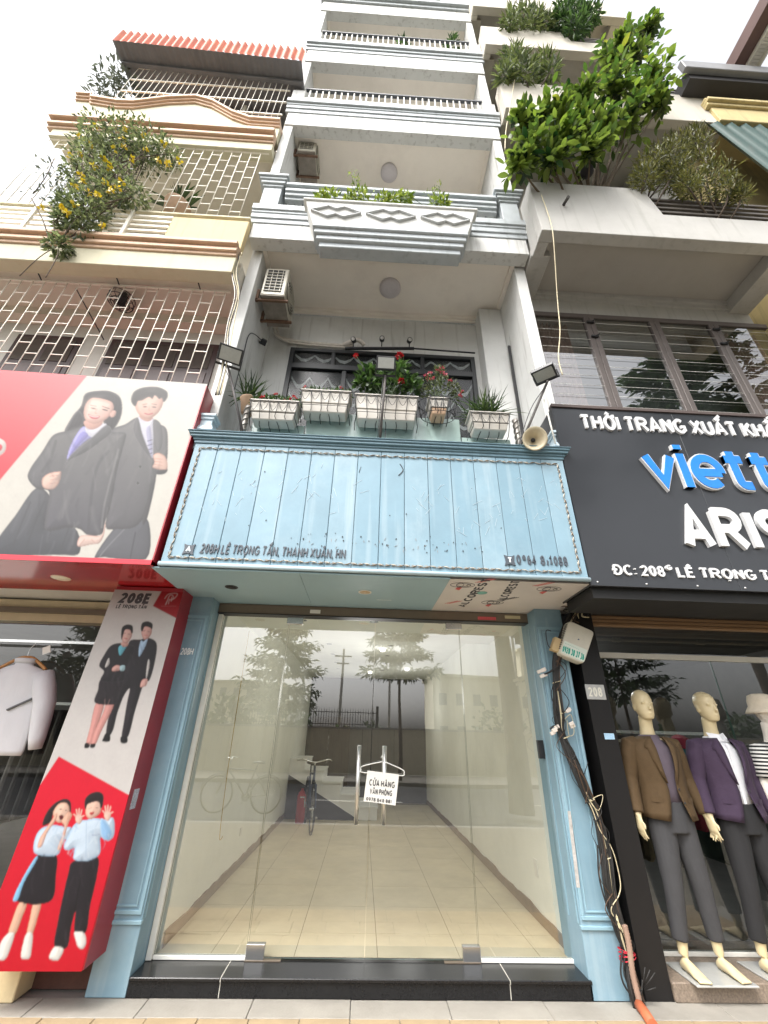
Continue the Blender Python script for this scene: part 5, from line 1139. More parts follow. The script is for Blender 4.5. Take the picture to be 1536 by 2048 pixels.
# caged balconies: uprights with brick-bond ties
def cage(z0, z1, y, x0, x1, step, tie_h, parent, nm, ties=True):
    gr = thing('balcony_cage', nm, 'grille', ((x0+x1)/2, y, z0))
    n = int((x1-x0)/step)
    b0 = MB().tube([(0, 0, z0), (0, 0, z1)], .0052, 5).build('upright_bar', M_cbar, gr); b0.location = Vector((x0, y, 0))-wloc(gr)
    for i in range(1, n+1): dupe(b0, gr, (x0+i*step, y, 0))
    if ties:
        t0 = None
        for i in range(n):
            k = 0; z = z0+tie_h*(.5 if i % 2 else 1)
            while z < z1-.05:
                if t0 is None:
                    t0 = MB().bar((0, 0, 0), (step, 0, 0), .0072).build('tie_bar', M_cbar, gr); t0.location = Vector((x0+i*step, y, z))-wloc(gr)
                else: dupe(t0, gr, (x0+i*step, y, z))
                z += tie_h
    MB().bar((x0, y, z0), (x1, y, z0), .022).build('edge_bar', M_cbar, gr); MB().bar((x0, y, z1), (x1, y, z1), .022).build('edge_bar', M_cbar, gr)
    return gr
cage(4.3, 6.13, 3.2, -4.75, -1.80, .132, .32, lh, 'cream bar cage in brick-bond pattern closing the balcony above the red sign')
for x in (-4.0, -3.1, -2.15): MB().tube([(x, 3.2, 6.13), (x-.02, 3.1, 6.19)], .008, 5).build('cage_hook', M_black, lh)
fan = px(250, 587, Z=6.19)
ft = thing('orbit_fan', 'dark round ceiling fan behind the lower balcony cage', 'fan', (fan.x, fan.y, 6.0))
fm = MB()
for r, z in ((.14, 6.02), (.10, 6.0), (.06, 5.99), (.14, 6.09)): fm.tube([(fan.x+r*math.cos(a*math.pi/12), fan.y+r*math.sin(a*math.pi/12), z) for a in range(24)], .006, 4, closed=True)
for a in range(12): fm.tube([(fan.x+.03*math.cos(a*math.pi/6), fan.y+.03*math.sin(a*math.pi/6), 5.985), (fan.x+.14*math.cos(a*math.pi/6), fan.y+.14*math.sin(a*math.pi/6), 6.02), (fan.x+.14*math.cos(a*math.pi/6), fan.y+.14*math.sin(a*math.pi/6), 6.09)], .004, 4)
fm.build('fan_guard', M_black, ft); MB().lathe([(.05, 0), (.05, .12), (.03, .18)], (fan.x, fan.y, 6.01)).build('motor', M_black, ft)
MB().tube([px(152, 577, Z=6.1), px(208, 680, Y=3.72)], .007, 5).build('drying_rod', M_black, lh)
# second floor
bx('rear_wall', M_taupe, lh, CX0+.12, CX1, 4.2, 4.34, 6.51, 9.2); bx('floor_slab', M_taupe, lh, -6.2, CX1, BYL+.16, 4.3, 6.501, 6.56)
sr = thing('slat_balustrade', 'cream metal balustrade of long horizontal slats under the flowering vine', 'railing', (-3.9, 3.0, 6.6))
for i in range(6):
    z = 6.70+i*.105; bx('slat', M_cbar, sr, -6.2, -2.68, 2.985, 3.01, z, z+.035)
for x in (-5.4, -4.36, -3.18): bx('post', M_cbar, sr, x-.02, x+.02, 2.96, 2.984, 6.626, 7.30)
bx('parapet_panel', mat('yellowed_render', srgb(204, 184, 140), .8, .06, 3, .1, 60, streak=.3, dirt=.2, dcol=srgb(186, 150, 96)), lh, -2.67, CX1, 2.975, 3.06, 6.627, 7.24, .006)
bx('parapet_cap', M_cream, lh, -6.2, CX1, 2.97, 3.07, 7.301, 7.33)
cage(7.34, 9.14, 3.0, -4.96, -1.76, .14, .30, lh, 'cream bar cage behind the yellow-flowered vine')
bx('ceiling', M_taupe, lh, -4.93, CX1, BYL+.16, 4.199, 9.21, 9.5)
bx('front_beam', M_cream, lh, -4.97, CX1, BYL, BYL+.159, 9.13, 9.33, .006)
mb = MB(); moulding(mb, -5.06, CX1, BYL, 9.331, [(.06, .02), (.07, .06), (.06, .04), (.09, .10)]); mb.build('terracotta_ledge', M_orange, lh, .006)
prof = [(-5.06, 10.42), (-4.82, 10.42), (-4.80, 10.33), (-4.35, 10.24), (-4.1, 10.26), (-3.6, 10.52), (-3.2, 10.63), (-2.9, 10.50), (-2.5, 10.13), (-2.2, 9.96), (CX1, 9.96)]
pf = [Vector((x, BYL+.03, z)) for x, z in prof]
MB().prism([Vector((prof[0][0], BYL+.03, 9.612))]+pf+[Vector((CX1, BYL+.03, 9.612))], (0, .16, 0)).build('wavy_parapet', M_cream, lh)
cp = MB()
for a, b in zip(pf[:-1], pf[1:]):
    for k, (h, p) in enumerate(((.05, .025), (.05, .05), (.06, .08))):
        d = Vector((0, 0, 0.002+.05*k)); cp.hex([a+d+Vector((0, -p, 0)), b+d+Vector((0, -p, 0)), b+d+Vector((0, .16+p, 0)), a+d+Vector((0, .16+p, 0))], [a+d+Vector((0, -p, h-.001)), b+d+Vector((0, -p, h-.001)), b+d+Vector((0, .16+p, h-.001)), a+d+Vector((0, .16+p, h-.001))])
cp.build('terracotta_coping', M_orange, lh)
bx('terrace_slab', M_taupe, lh, -4.93, CX1, BYL+.2, 4.34, 9.501, 9.6)
c3 = cage(10.0, 12.05, 3.0, -4.55, -1.76, .105, .62, lh, 'pale upright bar cage under the red corrugated roof apron', False)
for z in (10.55, 11.05, 11.55): MB().bar((-4.55, 3.012, z), (-1.76, 3.012, z), .02).build('cross_rail', M_cbar, c3)
cr = thing('roof_canopy', 'rusty red corrugated roof apron over the top of the cream house', 'roof', (-3.4, 2.95, 11.9))
def corrug(name, a, b, down, pitch, amp, m, parent, out=(0, -1, 0), steps=4):
    a, b, down, out = Vector(a), Vector(b), Vector(down), Vector(out); L = (b-a).length; n = int(L/pitch*steps); V = []
    for i in range(n+1):
        p = a.lerp(b, i/n)+out*amp*math.cos(2*math.pi*i/steps); V += [p, p+down]
    return MB().add(V, [(2*i, 2*i+2, 2*i+3, 2*i+1) for i in range(n)], True).build(name, m, parent)
M_rust = mat('rust_red_sheet', srgb(190, 92, 56), .6, .3, 2.5, dirt=.5, dcol=srgb(206, 140, 60))
yr = 2.72
a, b = px(248, 63, Y=yr), px(613, 98, Y=yr); c, d = px(232, 86, Y=yr), px(605, 127, Y=yr)
corrug('roof_apron', (a.x, yr, a.z), (b.x, yr, b.z), (0, 0, -(a.z-c.z)), .13, .03, M_rust, cr, steps=6)
M_under = mat('roof_underside_grey', (.17, .17, .18), .7, .2, 3)
corrug('roof_underside', (a.x, yr-.035, c.z-.005), (b.x, yr-.035, d.z-.005), (0, 2.6, .35), .115, .012, M_under, cr, (0, 0, 1))
for k in range(4):
    y = yr+.25+.5*k; MB().bar((a.x+.05, y, c.z-.02+.06*k), (b.x, y, d.z-.02+.06*k), .06).build('purlin', M_under, cr)
for x in (-4.7, -3.6, -2.7, -1.85): bx('roof_post', M_cbar, cr, x-.025, x+.025, 3.36, 3.41, 9.61, c.z-.2)
bx('inner_wall', mat('dim_terrace_wall', srgb(120, 112, 104), .8, .2, 4), lh, -4.6, CX1, 4.9, 5.0, 9.6, 12.4)
corrug('orange_sheet', (-4.5, 3.35, 10.2), (-3.1, 3.35, 10.2), (0, .3, .9), .16, .02, mat('orange_translucent_sheet', srgb(220, 150, 60), .5, .3, 4), cr)
# ================================================================== grey concrete house on the right
M_cg = mat('weathered_render', srgb(182, 180, 175), .8, .08, 2.5, .15, 70, streak=.28, dirt=.3, dcol=srgb(134, 130, 122))
M_cgs = mat('grey_soffit_render', srgb(174, 170, 163), .85, .06, 2, .1, 70, dirt=.25, dcol=srgb(150, 138, 124))
M_cream2 = mat('offwhite_render', srgb(196, 190, 178), .8, .06, 3, .1, 70, streak=.2, dirt=.2, dcol=srgb(170, 158, 140))
gh = thing('grey_house', 'weathered grey house with deep concrete planter balconies above the black shop sign', 'house', (3.6, F, 0))
GX = 1.915
def planter_level(y, x1, z0, z1, xn, zn, zc, m, yb=3.62, x0=GX):
    # deep planter face; beyond xn the wall drops to zn and carries a rail
    if xn: 
        MB().prism([(x0, y, z0), (x1, y, z0), (x1, y, zn), (xn+.1, y, zn), (xn, y, z1), (x0, y, z1)], (0, .14, 0)).build('planter_front', m, gh, .006)
    else: bx('planter_front', m, gh, x0, x1, y, y+.14, z0, z1, .006)
    bx('planter_side', m, gh, x0+.001, x0+.14, y+.141, YU-.02 if y < 3 else yb, z0+.001, z1-.001, .006)
    bx('soffit', M_cgs, gh, x0+.141, x1, y+.141, yb, zc, zc+.2)
    bx('beam', m, gh, x0+.002, x0+.25, YU-.019, yb+.001, zc-.12, zc-.001, .005); bx('beam', m, gh, x1-.3, x1-.001, y+.142, yb, zc-.2, zc-.001, .005)
    bx('planter_soil', MATS['soil'], gh, x0+.141, xn or x1-.2, y+.141, y+.5, z1-.3, z1-.08); bx('planter_back', m, gh, x0+.141, xn or x1-.2, y+.501, y+.6, zc+.2, z1-.1)
planter_level(2.70, 5.25, 6.93, 8.10, 3.48, 7.47, 7.10, M_cg)
planter_level(2.80, 5.75, 10.82, 11.95, None, 0, 10.98, M_cream2, 3.9, GX+.05)
planter_level(2.80, 4.78, 13.92, 15.05, 3.7, 14.5, 14.1, M_cream2, 3.9, GX)
planter_level(2.80, 5.5, 16.5, 17.6, None, 0, 16.7, M_cream2, 3.9, GX-.05)
bx('front_wall', M_cg, gh, GX, 5.25, 3.62, 3.8, 6.64, 7.29); bx('front_wall', M_cgs, gh, GX, 5.25, 3.905, 4.1, 7.3, 10.97); bx('front_wall', M_cgs, gh, GX, 5.6, 3.905, 4.1, 11.2, 14.09); bx('front_wall', M_cgs, gh, GX, 4.7, 3.905, 4.1, 14.3, 16.69)
bx('rear_mass', M_cg, gh, GX, 4.7, 4.11, 13, 2.7, 17.4)
for a, b, c, d in ((5.26, 4.6, 3.62, 4.1),): bx('side_wall', M_cg, gh, b, a, c, d, 7.3, 10.97)
mb = MB(); mb.box(GX+.15, 5.2, 3.56, 3.6195, 7.02, 7.095); mb.box(GX+.15, 5.2, 3.59, 3.6195, 6.95, 7.019); mb.build('cornice', M_cg, gh)
# railings beside the planters
def hrail(x0, x1, y, z0, z1, n, nm):
    r = thing('slat_railing', nm, 'railing', ((x0+x1)/2, y, z0))
    for i in range(n):
        z = z0+(z1-z0)*(i+.5)/n; bx('slat', mat('dark_rail_metal', srgb(84, 78, 72), .5, .15, 8), r, x0, x1, y, y+.03, z-.018, z+.018)
    for x in (x0+.15, (x0+x1)/2, x1-.15): bx('post', MATS['dark_rail_metal'], r, x-.02, x+.02, y+.031, y+.06, z0-.001, z1)
hrail(3.55, 5.2, 2.74, 7.475, 8.0, 5, 'dark slatted rail beside the lowest concrete planter')
hrail(3.85, 4.75, 2.84, 14.51, 15.0, 5, 'dark slatted rail beside the topmost leafy planter')
hrail(4.3, 5.7, 2.84, 11.951, 12.4, 4, 'dark slatted rail on top of the middle planter wall')
# steel windows with white guard bars
WY = 3.62
ww = thing('louvre_window', 'bronze-framed windows with white guard bars above the black shop sign', 'window', (3.6, WY, 4.4))
M_bz = mat('bronze_frame', srgb(98, 90, 86), .45, .1, 10, metal=.2)
mx = [2.02, 2.825, 3.73, 4.56, 5.35]
fm = MB().box(mx[0]-.06, mx[-1], WY-.05, WY-.001, 6.56, 6.64).box(mx[0]-.06, mx[0]+.02, WY-.05, WY-.001, 4.2, 6.559)
fm.build('window_frame', M_bz, ww, .004)
M_wgl = glass_mat('window_glass_clear', (.62, .66, .66), 2.9)
for i in range(4):
    a, b = mx[i]+.06, mx[i+1]-.06
    if i < 3:
        bx('mullion', M_bz, ww, mx[i+1]-.07, mx[i+1]-.003, WY-.06, WY-.002, 4.2, 6.558, .004); bx('mullion', M_bz, ww, mx[i+1]+.003, mx[i+1]+.07, WY-.06, WY-.002, 4.2, 6.558, .004)
    pane('window_pane', a+.01, b-.005, 4.2, 6.55, WY-.03, M_wgl, ww, .006)
    gb = MB()
    for k in range(14): MB().tube([(a, WY-.055, 4.3+k*.165), (b, WY-.055, 4.3+k*.165)], .0028, 5).build('guard_bar', M_steel_lt, ww)
    for z in ((6.44, 6.16) if i % 2 == 0 and i < 3 else ()):
        MB().box(mx[i+1]-.05, mx[i+1]+.04, WY-.085, WY-.061, z-.015, z+.015).tube([(mx[i+1], WY-.08, z), (mx[i+1]+.05, WY-.1, z+.02)], .008, 5).build('window_catch', M_black, ww)
random.seed(2)
for x0, x1 in ((2.15, 2.6), (4.75, 5.3)):
    V = []; N = 40
    for i in range(N+1):
        x = x0+(x1-x0)*i/N; y = WY+.12+.03*math.sin(i*1.1); V += [(x, y, 4.2), (x, y, 6.6)]
    MB().add(V, [(2*i, 2*i+2, 2*i+3, 2*i+1) for i in range(N)], True).build('curtain', mat('brown_curtain', srgb(150, 120, 108), .9, .3, 12), ww)
MB().box(GX+.01, 5.35, 4.09, 4.1, 4.0, 6.64).box(GX+.01, 5.35, WY+.2, 4.089, 3.9, 4.0).build('dim_room', mat('dim_room_wall', srgb(110, 112, 108), .9), gh)

# ---- black shop sign with raised letters
ks = thing('black_shop_sign', 'black shop sign with raised white and blue letters above the mannequins', 'shop sign', (3.4, 3.3, 2.6))
KY = 3.08; KX = 1.765
M_kp = mat('black_alu_panel', (.022, .024, .028), .30, .08, 2, coat=.12); M_kpl = mat('black_pillar_panel', (.012, .011, .011), .45, .1, 2, spec=.3)
bx('sign_panel', M_kp, ks, KX, 2.98, KY, KY+.03, 2.585, 4.44, .002); bx('sign_panel', M_kp, ks, 2.982, 5.4, KY-.001, KY+.03, 2.585, 4.44, .002)
bx('sign_body', M_black, ks, KX+.002, 5.4, KY+.031, 3.60, 2.595, 4.43)
bx('sign_top_edge', mat('brown_edge_strip', srgb(78, 66, 62), .5), ks, KX-.01, 5.4, KY-.015, KY+.05, 4.441, 4.475)
bx('sign_return', M_kp, ks, KX-.008, KX-.001, KY-.002, 3.60, 2.585, 4.44)
M_wl = mat('white_acrylic_letter', srgb(206, 206, 206), .4, .03, 20); M_wls = M_wl
def row(txt, a, b, h, t, track, m, **k):
    A, B = px(*a, Y=KY), px(*b, Y=KY); z = (A.z+B.z)/2; A.z = B.z = z
    return lettering('raised_letter', txt, A, B, h, m, ks, t=t, track=track, depth=.022, chars=True, **k)
hA = lambda x, y0, y1: abs(px(x, y0, Y=KY).z-px(x, y1, Y=KY).z)
zA = px(1160, 859, Y=KY).z; zB = px(1490, 875, Y=KY).z
row('THỜI TRANG XUẤT KHẨU', (1163, 857), (1583, 884), hA(1165, 829, 858), .185, .11, M_wl)
b0, b1 = px(1316, 976, Y=KY), px(1536, 984, Y=KY); zb = b0.z; hb = hA(1330, 897, 972)
xa = px(1290, 930, Y=KY).x; 
lettering('blue_lettering_edge', 'viett', Vector((px(1297, 976, Y=KY).x, KY, zb)), Vector((px(1566, 985, Y=KY).x, KY, zb)), hb, M_wl, ks, t=.21, track=.06, depth=.03, grow=.045, chars=True)
lettering('blue_lettering', 'viett', Vector((px(1297, 976, Y=KY).x, KY, zb)), Vector((px(1566, 985, Y=KY).x, KY, zb)), hb, mat('blue_acrylic', srgb(28, 122, 206), .3, .15, 6), ks, t=.21, track=.06, depth=.036, grow=-.01, chars=True)
z0 = px(1385, 1101, Y=KY).z; h0 = hA(1370, 1015, 1100)
lettering('raised_letter', 'ARIS', Vector((px(1373, 1100, Y=KY).x, KY, z0)), Vector((px(1590, 1110, Y=KY).x, KY, z0)), h0, M_wl, ks, t=.205, track=.11, depth=.03, chars=True)
z0 = px(1240, 1151, Y=KY).z; h0 = hA(1235, 1129, 1150)
lettering('raised_letter', 'ĐC: 208', Vector((px(1228, 1150, Y=KY).x, KY, z0)), Vector((px(1330, 1153, Y=KY).x, KY, z0)), h0, M_wl, ks, t=.175, track=.13, depth=.014, chars=True)
lettering('raised_letter', 'G', Vector((px(1330, 1140, Y=KY).x, KY, z0+h0*.6)), Vector((px(1341, 1140, Y=KY).x, KY, z0+h0*.6)), h0*.5, M_wl, ks, t=.26, depth=.025)
lettering('raised_letter', 'LÊ TRỌNG TẤN', Vector((px(1356, 1155, Y=KY).x, KY, z0)), Vector((px(1585, 1160, Y=KY).x, KY, z0)), h0, M_wl, ks, t=.175, track=.13, depth=.014, chars=True)
for x, y in ((1195, 1164), (1293, 1168), (1395, 1172), (1490, 1176)):
    c = px(x, y, Y=KY); MB().lathe([(.008, 0), (.006, .006), (0, .007)], c, (0, -1, 0), 8).build('screw_head', M_wl, ks)
# ---- right shop front
bp = bx('black_pillar', M_kpl, gh, 1.945, 2.135, F, 4.35, 0, 2.594, .002)
np_ = thing('house_number_plate', 'grey square plate with number 208 on the black pillar', 'sign', (2.07, F, 1.78))
a = px(1191, 1384, Y=F-.004)
MB().box(a.x-.085, a.x+.085, F-.007, F-.001, a.z-.06, a.z+.06).build('plate', mat('plate_grey', srgb(176, 176, 174), .4, .15, 20), np_, .002)
lettering('plate_number', '208', (a.x-.065, F-.007, a.z-.038), (a.x+.055, F-.007, a.z-.038), .076, mat('plate_cream', srgb(226, 224, 212), .5), np_, t=.2, depth=.004)
c = px(1219, 1472, Y=F); MB().box(c.x-.045, c.x+.04, F-.003, F-.0005, c.z-.025, c.z+.02).build('phone_sticker', mat('blue_sticker', srgb(170, 206, 232), .6, .3, 160), bp)
M_gran = mat('speckled_granite', srgb(132, 118, 104), .5, .45, 70, .1, 120)
bx('granite_step', M_gran, gh, 2.137, 5.2, 3.83, 4.5, 0, .098, .006)
SG = 4.22
M_shut = mat('brown_shutter_slat', srgb(140, 110, 80), .5, .1, 6)
for i in range(5): bx('shutter_slat', M_shut, gh, 2.14, 5.3, 4.0+.004*i, 4.06, 2.50+.036*i, 2.50+.036*i+.032, .006)
bx('shutter_box', M_black, gh, 2.14, 5.3, 3.62, 4.0, 2.60, 2.7)
bx('transom_rail', M_alu, gh, 2.14, 5.3, SG-.03, SG+.03, 2.235, 2.285, .003); bx('door_sill', M_alu, gh, 2.14, 5.3, SG-.02, SG+.02, .099, .125, .003)
M_glassR = glass_mat('right_shop_glass', (.72, .76, .76), 2.0, wob=.06)
pane('shop_glass', 2.14, 3.45, .126, 2.234, SG, M_glassR, gh); pane('shop_glass', 3.46, 5.3, .126, 2.234, SG, M_glassR, gh); pane('transom_glass', 2.14, 5.3, 2.286, 2.55, SG, M_glassR, gh)
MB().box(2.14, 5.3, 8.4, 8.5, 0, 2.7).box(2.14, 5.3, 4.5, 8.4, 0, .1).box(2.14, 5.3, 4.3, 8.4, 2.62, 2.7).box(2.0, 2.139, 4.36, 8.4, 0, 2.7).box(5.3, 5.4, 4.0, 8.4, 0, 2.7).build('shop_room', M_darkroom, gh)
tb = MB().bar((2.35, 5.2, 2.58), (3.15, 6.6, 2.58), .05, .03); tb.build('tube_lamp', mat('lit_tube', (.9, .9, .9), .4, emit=(1, 1, .98), estr=26), gh)
rk = thing('clothes_rack', 'rail of red and mixed coloured clothes behind the mannequins', 'rack', (2.9, 4.9, .1))
MB().bar((2.3, 4.95, .1), (2.3, 4.95, 1.6), .03).bar((3.9, 4.95, .1), (3.9, 4.95, 1.6), .03).bar((2.3, 4.95, 1.6), (3.9, 4.95, 1.6), .03).build('rail', M_chrome, rk)
random.seed(9)
for i, c in enumerate(((.35, .02, .03), (.03, .03, .035), (.12, .10, .06), (.30, .10, .03), (.02, .03, .05), (.2, .2, .2), (.25, .03, .05), (.05, .08, .06), (.03, .03, .03), (.15, .12, .1))):
    bx('garment', mat('garment_r%d' % i, c, .9, .2, 10), rk, 2.36+i*.15, 2.36+i*.15+.09, 4.72, 5.15, .5+rnd(0, .3), 1.53, .03)
for i, (c, z) in enumerate((((.3, .03, .05), 1.38), ((.05, .2, .22), 1.32), ((.32, .06, .12), 1.25))):
    q = px(1362, 1490+i*14, Y=4.6); hh = MB().lathe([(.12, 0), (.12, .01), (.08, .015), (.075, .06), (.04, .085), (0, .09)], q, (0, -.3, 1), 16).build('cap', mat('cap_%d' % i, c, .9), None); tag(hh, ['red cap behind the brown blazer', 'teal cap between the red and pink caps', 'pink cap lowest behind the brown blazer'][i], 'cap')
# pipe under the sign with clamps
pr_ = thing('awning_rod', 'cream rod running under the black sign', 'pipe', (3.3, 3.75, 2.62))
a = px(1172, 1196, Y=3.62); MB().tube([(a.x, 3.62, 2.545), (5.2, 3.62, 2.545)], .017, 10).build('rod', mat('cream_pipe', srgb(206, 192, 166), .5, .15, 9), pr_)
for x in (a.x+.06, 2.9, 3.9): bx('clamp', mat('cream_pipe', (0, 0, 0)), pr_, x-.05, x+.05, 3.595, 3.645, 2.522, 2.568, .005)
MB().box(KX+.02, 5.3, KY+.05, 3.58, 2.50, 2.594).build('dark_valance', mat('black_cloth', (.012, .012, .012), .7, .2, 5, .3, 8), ks)

# ---- house with green awnings at the far right
gv = thing('awning_house', 'buff house with green corrugated blinds beyond the grey house', 'house', (6.5, F, 0))
M_grn = mat('green_sheet', srgb(26, 62, 55), .5, .15, 4, streak=.2)
bx('body', mat('buff_render', srgb(198, 180, 130), .8, .1, 3, .1, 60, streak=.3, dirt=.3), gv, 5.45, 9.5, 3.3, 12, 0, 12.4)
corrug('green_blind', (5.32, 2.80, 10.78), (8.2, 2.80, 10.78), (0, -.22, -2.5), .24, .035, M_grn, gv)
bx('balcony_edge', MATS['buff_render'], gv, 5.62, 9.5, 2.75, 3.3, 10.8, 11.3, .01); mb = MB(); moulding(mb, 5.55, 9.5, 2.75, 11.301, [(.08, .04), (.08, .09), (.07, .05)]); mb.build('balcony_moulding', MATS['buff_render'], gv, .008)
bx('eave', mat('dark_eave', (.035, .033, .035), .6), gv, 5.3, 9.8, 2.55, 5.0, 11.85, 12.15); bx('eave_gutter', mat('grey_gutter', srgb(132, 132, 134), .5), gv, 5.2, 9.8, 2.45, 2.549, 12.0, 12.3, .01)
q0, q1 = px(1452, 160, Z=12.6), px(1545, -12, Z=12.6)
tw = thing('overhanging_balcony', 'brown balcony edge with pale balusters jutting out above the dark eave', 'balcony', (q0.x, q0.y, 12.6))
dv = (q1-q0); q2 = q0-dv*.35; q3 = q0+dv*1.6
sx = Vector((1, 0, 0))
MB().hex([q2, q3, q3+sx*.20, q2+sx*.20], [p+Vector((0, 0, .3)) for p in (q2, q3, q3+sx*.20, q2+sx*.20)]).build('brown_fascia', mat('brown_tile_wall', srgb(104, 80, 76), .6, .15, 3), tw)
for k in range(46):
    p = q2.lerp(q3, k/45)+sx*.24; MB().box(p.x, p.x+.20, p.y-.02, p.y+.02, 12.62, 12.68).build('baluster', M_steel_lt, tw)
for o_ in (.225, .45): MB().bar(q2+sx*o_, q3+sx*o_, .03, .12).build('side_rail', M_steel_lt, tw)
# ================================================================== air conditioners on the left balcony wall
M_acc = mat('aged_ac_casing', srgb(190, 185, 170), .5, .1, 6, dirt=.45, dcol=srgb(140, 120, 92))
M_acb = mat('rusty_ac_base', srgb(140, 132, 122), .7, .3, 9, dirt=.6, dcol=srgb(92, 74, 58))
def aircon(x0, y0, z0, label):
    w_, d_, h_ = .30, .46, .54
    t = thing('air_conditioner', label, 'air conditioner', (x0, y0, z0))
    bx('casing', M_acc, t, x0, x0+w_, y0, y0+d_, z0, z0+h_, .012)
    bx('base_tray', M_acb, t, x0+.004, x0+w_-.004, y0+.004, y0+d_-.004, z0-.012, z0-.0005)
    # end grille towards the street
    bx('end_recess', mat('ac_recess', (.03, .028, .026), .8), t, x0+.03, x0+w_-.05, y0-.003, y0-.0005, z0+.06, z0+h_-.04)
    for i in range(7): bx('end_louvre', M_acc, t, x0+.03, x0+w_-.05, y0-.014, y0-.0035, z0+.07+i*.06, z0+.077+i*.06)
    for i in range(4): bx('end_rib', M_acc, t, x0+.03+i*.066, x0+.036+i*.066, y0-.013, y0-.0036, z0+.061, z0+h_-.041)
    # fan side
    c = (x0+w_, y0+.23, z0+.27)
    MB().lathe([(.20, 0), (.20, .004), (0, .0045)], c, (1, 0, 0), 26).build('fan_opening', MATS['ac_recess'], t)
    g = MB()
    for r in (.205, .17, .135, .10, .065, .03): g.tube([(c[0]+.014, c[1]+r*math.cos(a*math.pi/14), c[2]+r*math.sin(a*math.pi/14)) for a in range(28)], .0035, 4, closed=True)
    for a in range(8): g.tube([(c[0]+.014, c[1], c[2]), (c[0]+.014, c[1]+.205*math.cos(a*math.pi/4), c[2]+.205*math.sin(a*math.pi/4))], .004, 4)
    g.build('fan_guard', M_acc, t)
    for y in (y0+.06, y0+d_-.1):
        MB().bar((x0-.06, y, z0-.03), (x0+w_+.04, y, z0-.03), .03, .03).bar((x0-.05, y, z0-.05), (x0-.05, y, z0+.16), .03, .03).build('bracket', mat('rust_bracket', srgb(110, 84, 66), .8, .3, 12), t)
    return t
aircon(-1.50, 3.32, 6.30, 'dusty cream air conditioner on a bracket above the flower balcony')
aircon(-1.50, 3.30, 10.10, 'soiled air conditioner on the second balcony, above the diamond planter')

# ================================================================== floodlights on poles
M_fl = mat('floodlight_black', (.02, .02, .022), .4); M_led = mat('led_panel', srgb(170, 172, 168), .12, .08, 40)
def flood(head, base, aim, w_, h_, label):
    t = thing('floodlight', label, 'floodlight', base, None)
    head, base, aim = Vector(head), Vector(base), Vector(aim).normalized()
    side = aim.cross(Vector((0, 0, 1))).normalized(); up = side.cross(aim)
    MB().obox(head, side*w_/2, up*h_/2, aim*.018).build('housing', M_fl, t, .004)
    f = MB()
    for i in range(9): f.obox(head-aim*.03+side*(w_*.42*(i-4)/4), side*.003, up*h_*.42, aim*.014)
    f.build('heat_fins', M_fl, t)
    MB().obox(head+aim*.0195, side*w_*.42, up*h_*.40, aim*.001).build('led_lens', M_led, t)
    b = head-up*h_*.1-aim*.02
    MB().bar(b+side*(w_/2+.006), b+side*(w_/2+.006)-up*.10, .006, .024).bar(b-side*(w_/2+.006), b-side*(w_/2+.006)-up*.10, .006, .024).bar(b+side*(w_/2+.008)-up*.10, b-side*(w_/2+.008)-up*.10, .024, .006, aim).build('yoke', M_fl, t)
    MB().tube([b-up*.10, base], .0125, 8).build('pole', mat('worn_pole', (.09, .08, .075), .6, .4, 20), t)
    MB().tube(spline([head-aim*.04, b-up*.12+side*.02, base.lerp(head, .5)+side*.018, base+side*.02], 6), .004, 5).build('flex', M_black, t)
    return t
FY = 2.99
flood(px(461, 709, Y=FY-.06), (px(487, 860, Y=3.04).x, 3.04, 3.9), (.25, -.6, -.75), .225, .16, 'black floodlight on a bent pole above the red sign edge')
flood(px(772, 727, Y=2.86), (px(760, 876, Y=3.02).x, 3.025, 3.9), (.0, -.85, -.5), .185, .13, 'black floodlight on a straight pole among the red flowers')
flood(px(1088, 747, Y=FY-.06), (px(1040, 890, Y=3.04).x, 3.04, 3.9), (-.1, -.12, -1.0), .22, .16, 'black floodlight on a leaning pole above the horn loudspeaker')
sp = thing('wall_spotlight', 'small black spotlight on the left wall of the flower balcony', 'floodlight', (-1.5, 3.5, 5.9))
c = px(527, 684, X=-1.50); MB().obox(c, (.03, .02, 0), (-.01, .02, .035), (.02, -.03, .012)).build('housing', M_fl, sp, .004); MB().tube([c, Vector((-1.565, c.y+.02, c.z+.02))], .012, 6).build('arm', M_fl, sp)
MB().tube(spline([c, (-1.55, 3.45, c.z-.25), (-1.55, 3.42, c.z-.7), (-1.54, 3.4, c.z-1.3)], 6), .006, 5).build('cable', M_black, sp)
lw = thing('leaning_bar', 'dark narrow bar leaning against the right balcony wall', 'bar', (1.7, 3.4, 4.0))
a, b = px(1018, 692, X=1.75), px(1032, 800, X=1.74); MB().bar(a, Vector((1.74, b.y, 4.0)), .02, .035, (1, 0, 0)).build('bar', M_black, lw)

# ================================================================== glass balustrade with twisted posts
bl = thing('glass_balustrade', 'greenish frosted glass balustrade behind the flower boxes', 'balustrade', (.1, 3.13, 3.85))
M_frost = mat('frosted_green_glass', srgb(172, 192, 186), .10, .1, 3, spec=.6, dirt=.2, dcol=srgb(146, 170, 166))
for a, b, z in ((-1.22, -.70, 4.2), (-.69, .10, 4.38), (.11, .86, 4.38), (.87, 1.36, 4.15)): bx('glass_panel', M_frost, bl, a, b, 3.262, 3.274, 3.86, z, .002)
for x in (-1.27, 1.42):
    n = 40; mb = MB()
    mb.tube([(x, 3.2, 3.85), (x, 3.2, 4.36)], .026, 12)
    for k in range(2): mb.tube([(x+.028*math.cos(i*.55+k*math.pi), 3.2+.028*math.sin(i*.55+k*math.pi), 3.86+.5*i/n) for i in range(n+1)], .008, 5)
    mb.build('twisted_post', mat('galvanised', srgb(150, 146, 140), .4, .2, 14, metal=.6), bl)
bx('kerb', M_white, bl, XL+.14, XR-.14, 3.18, 3.30, 3.74, 3.85)
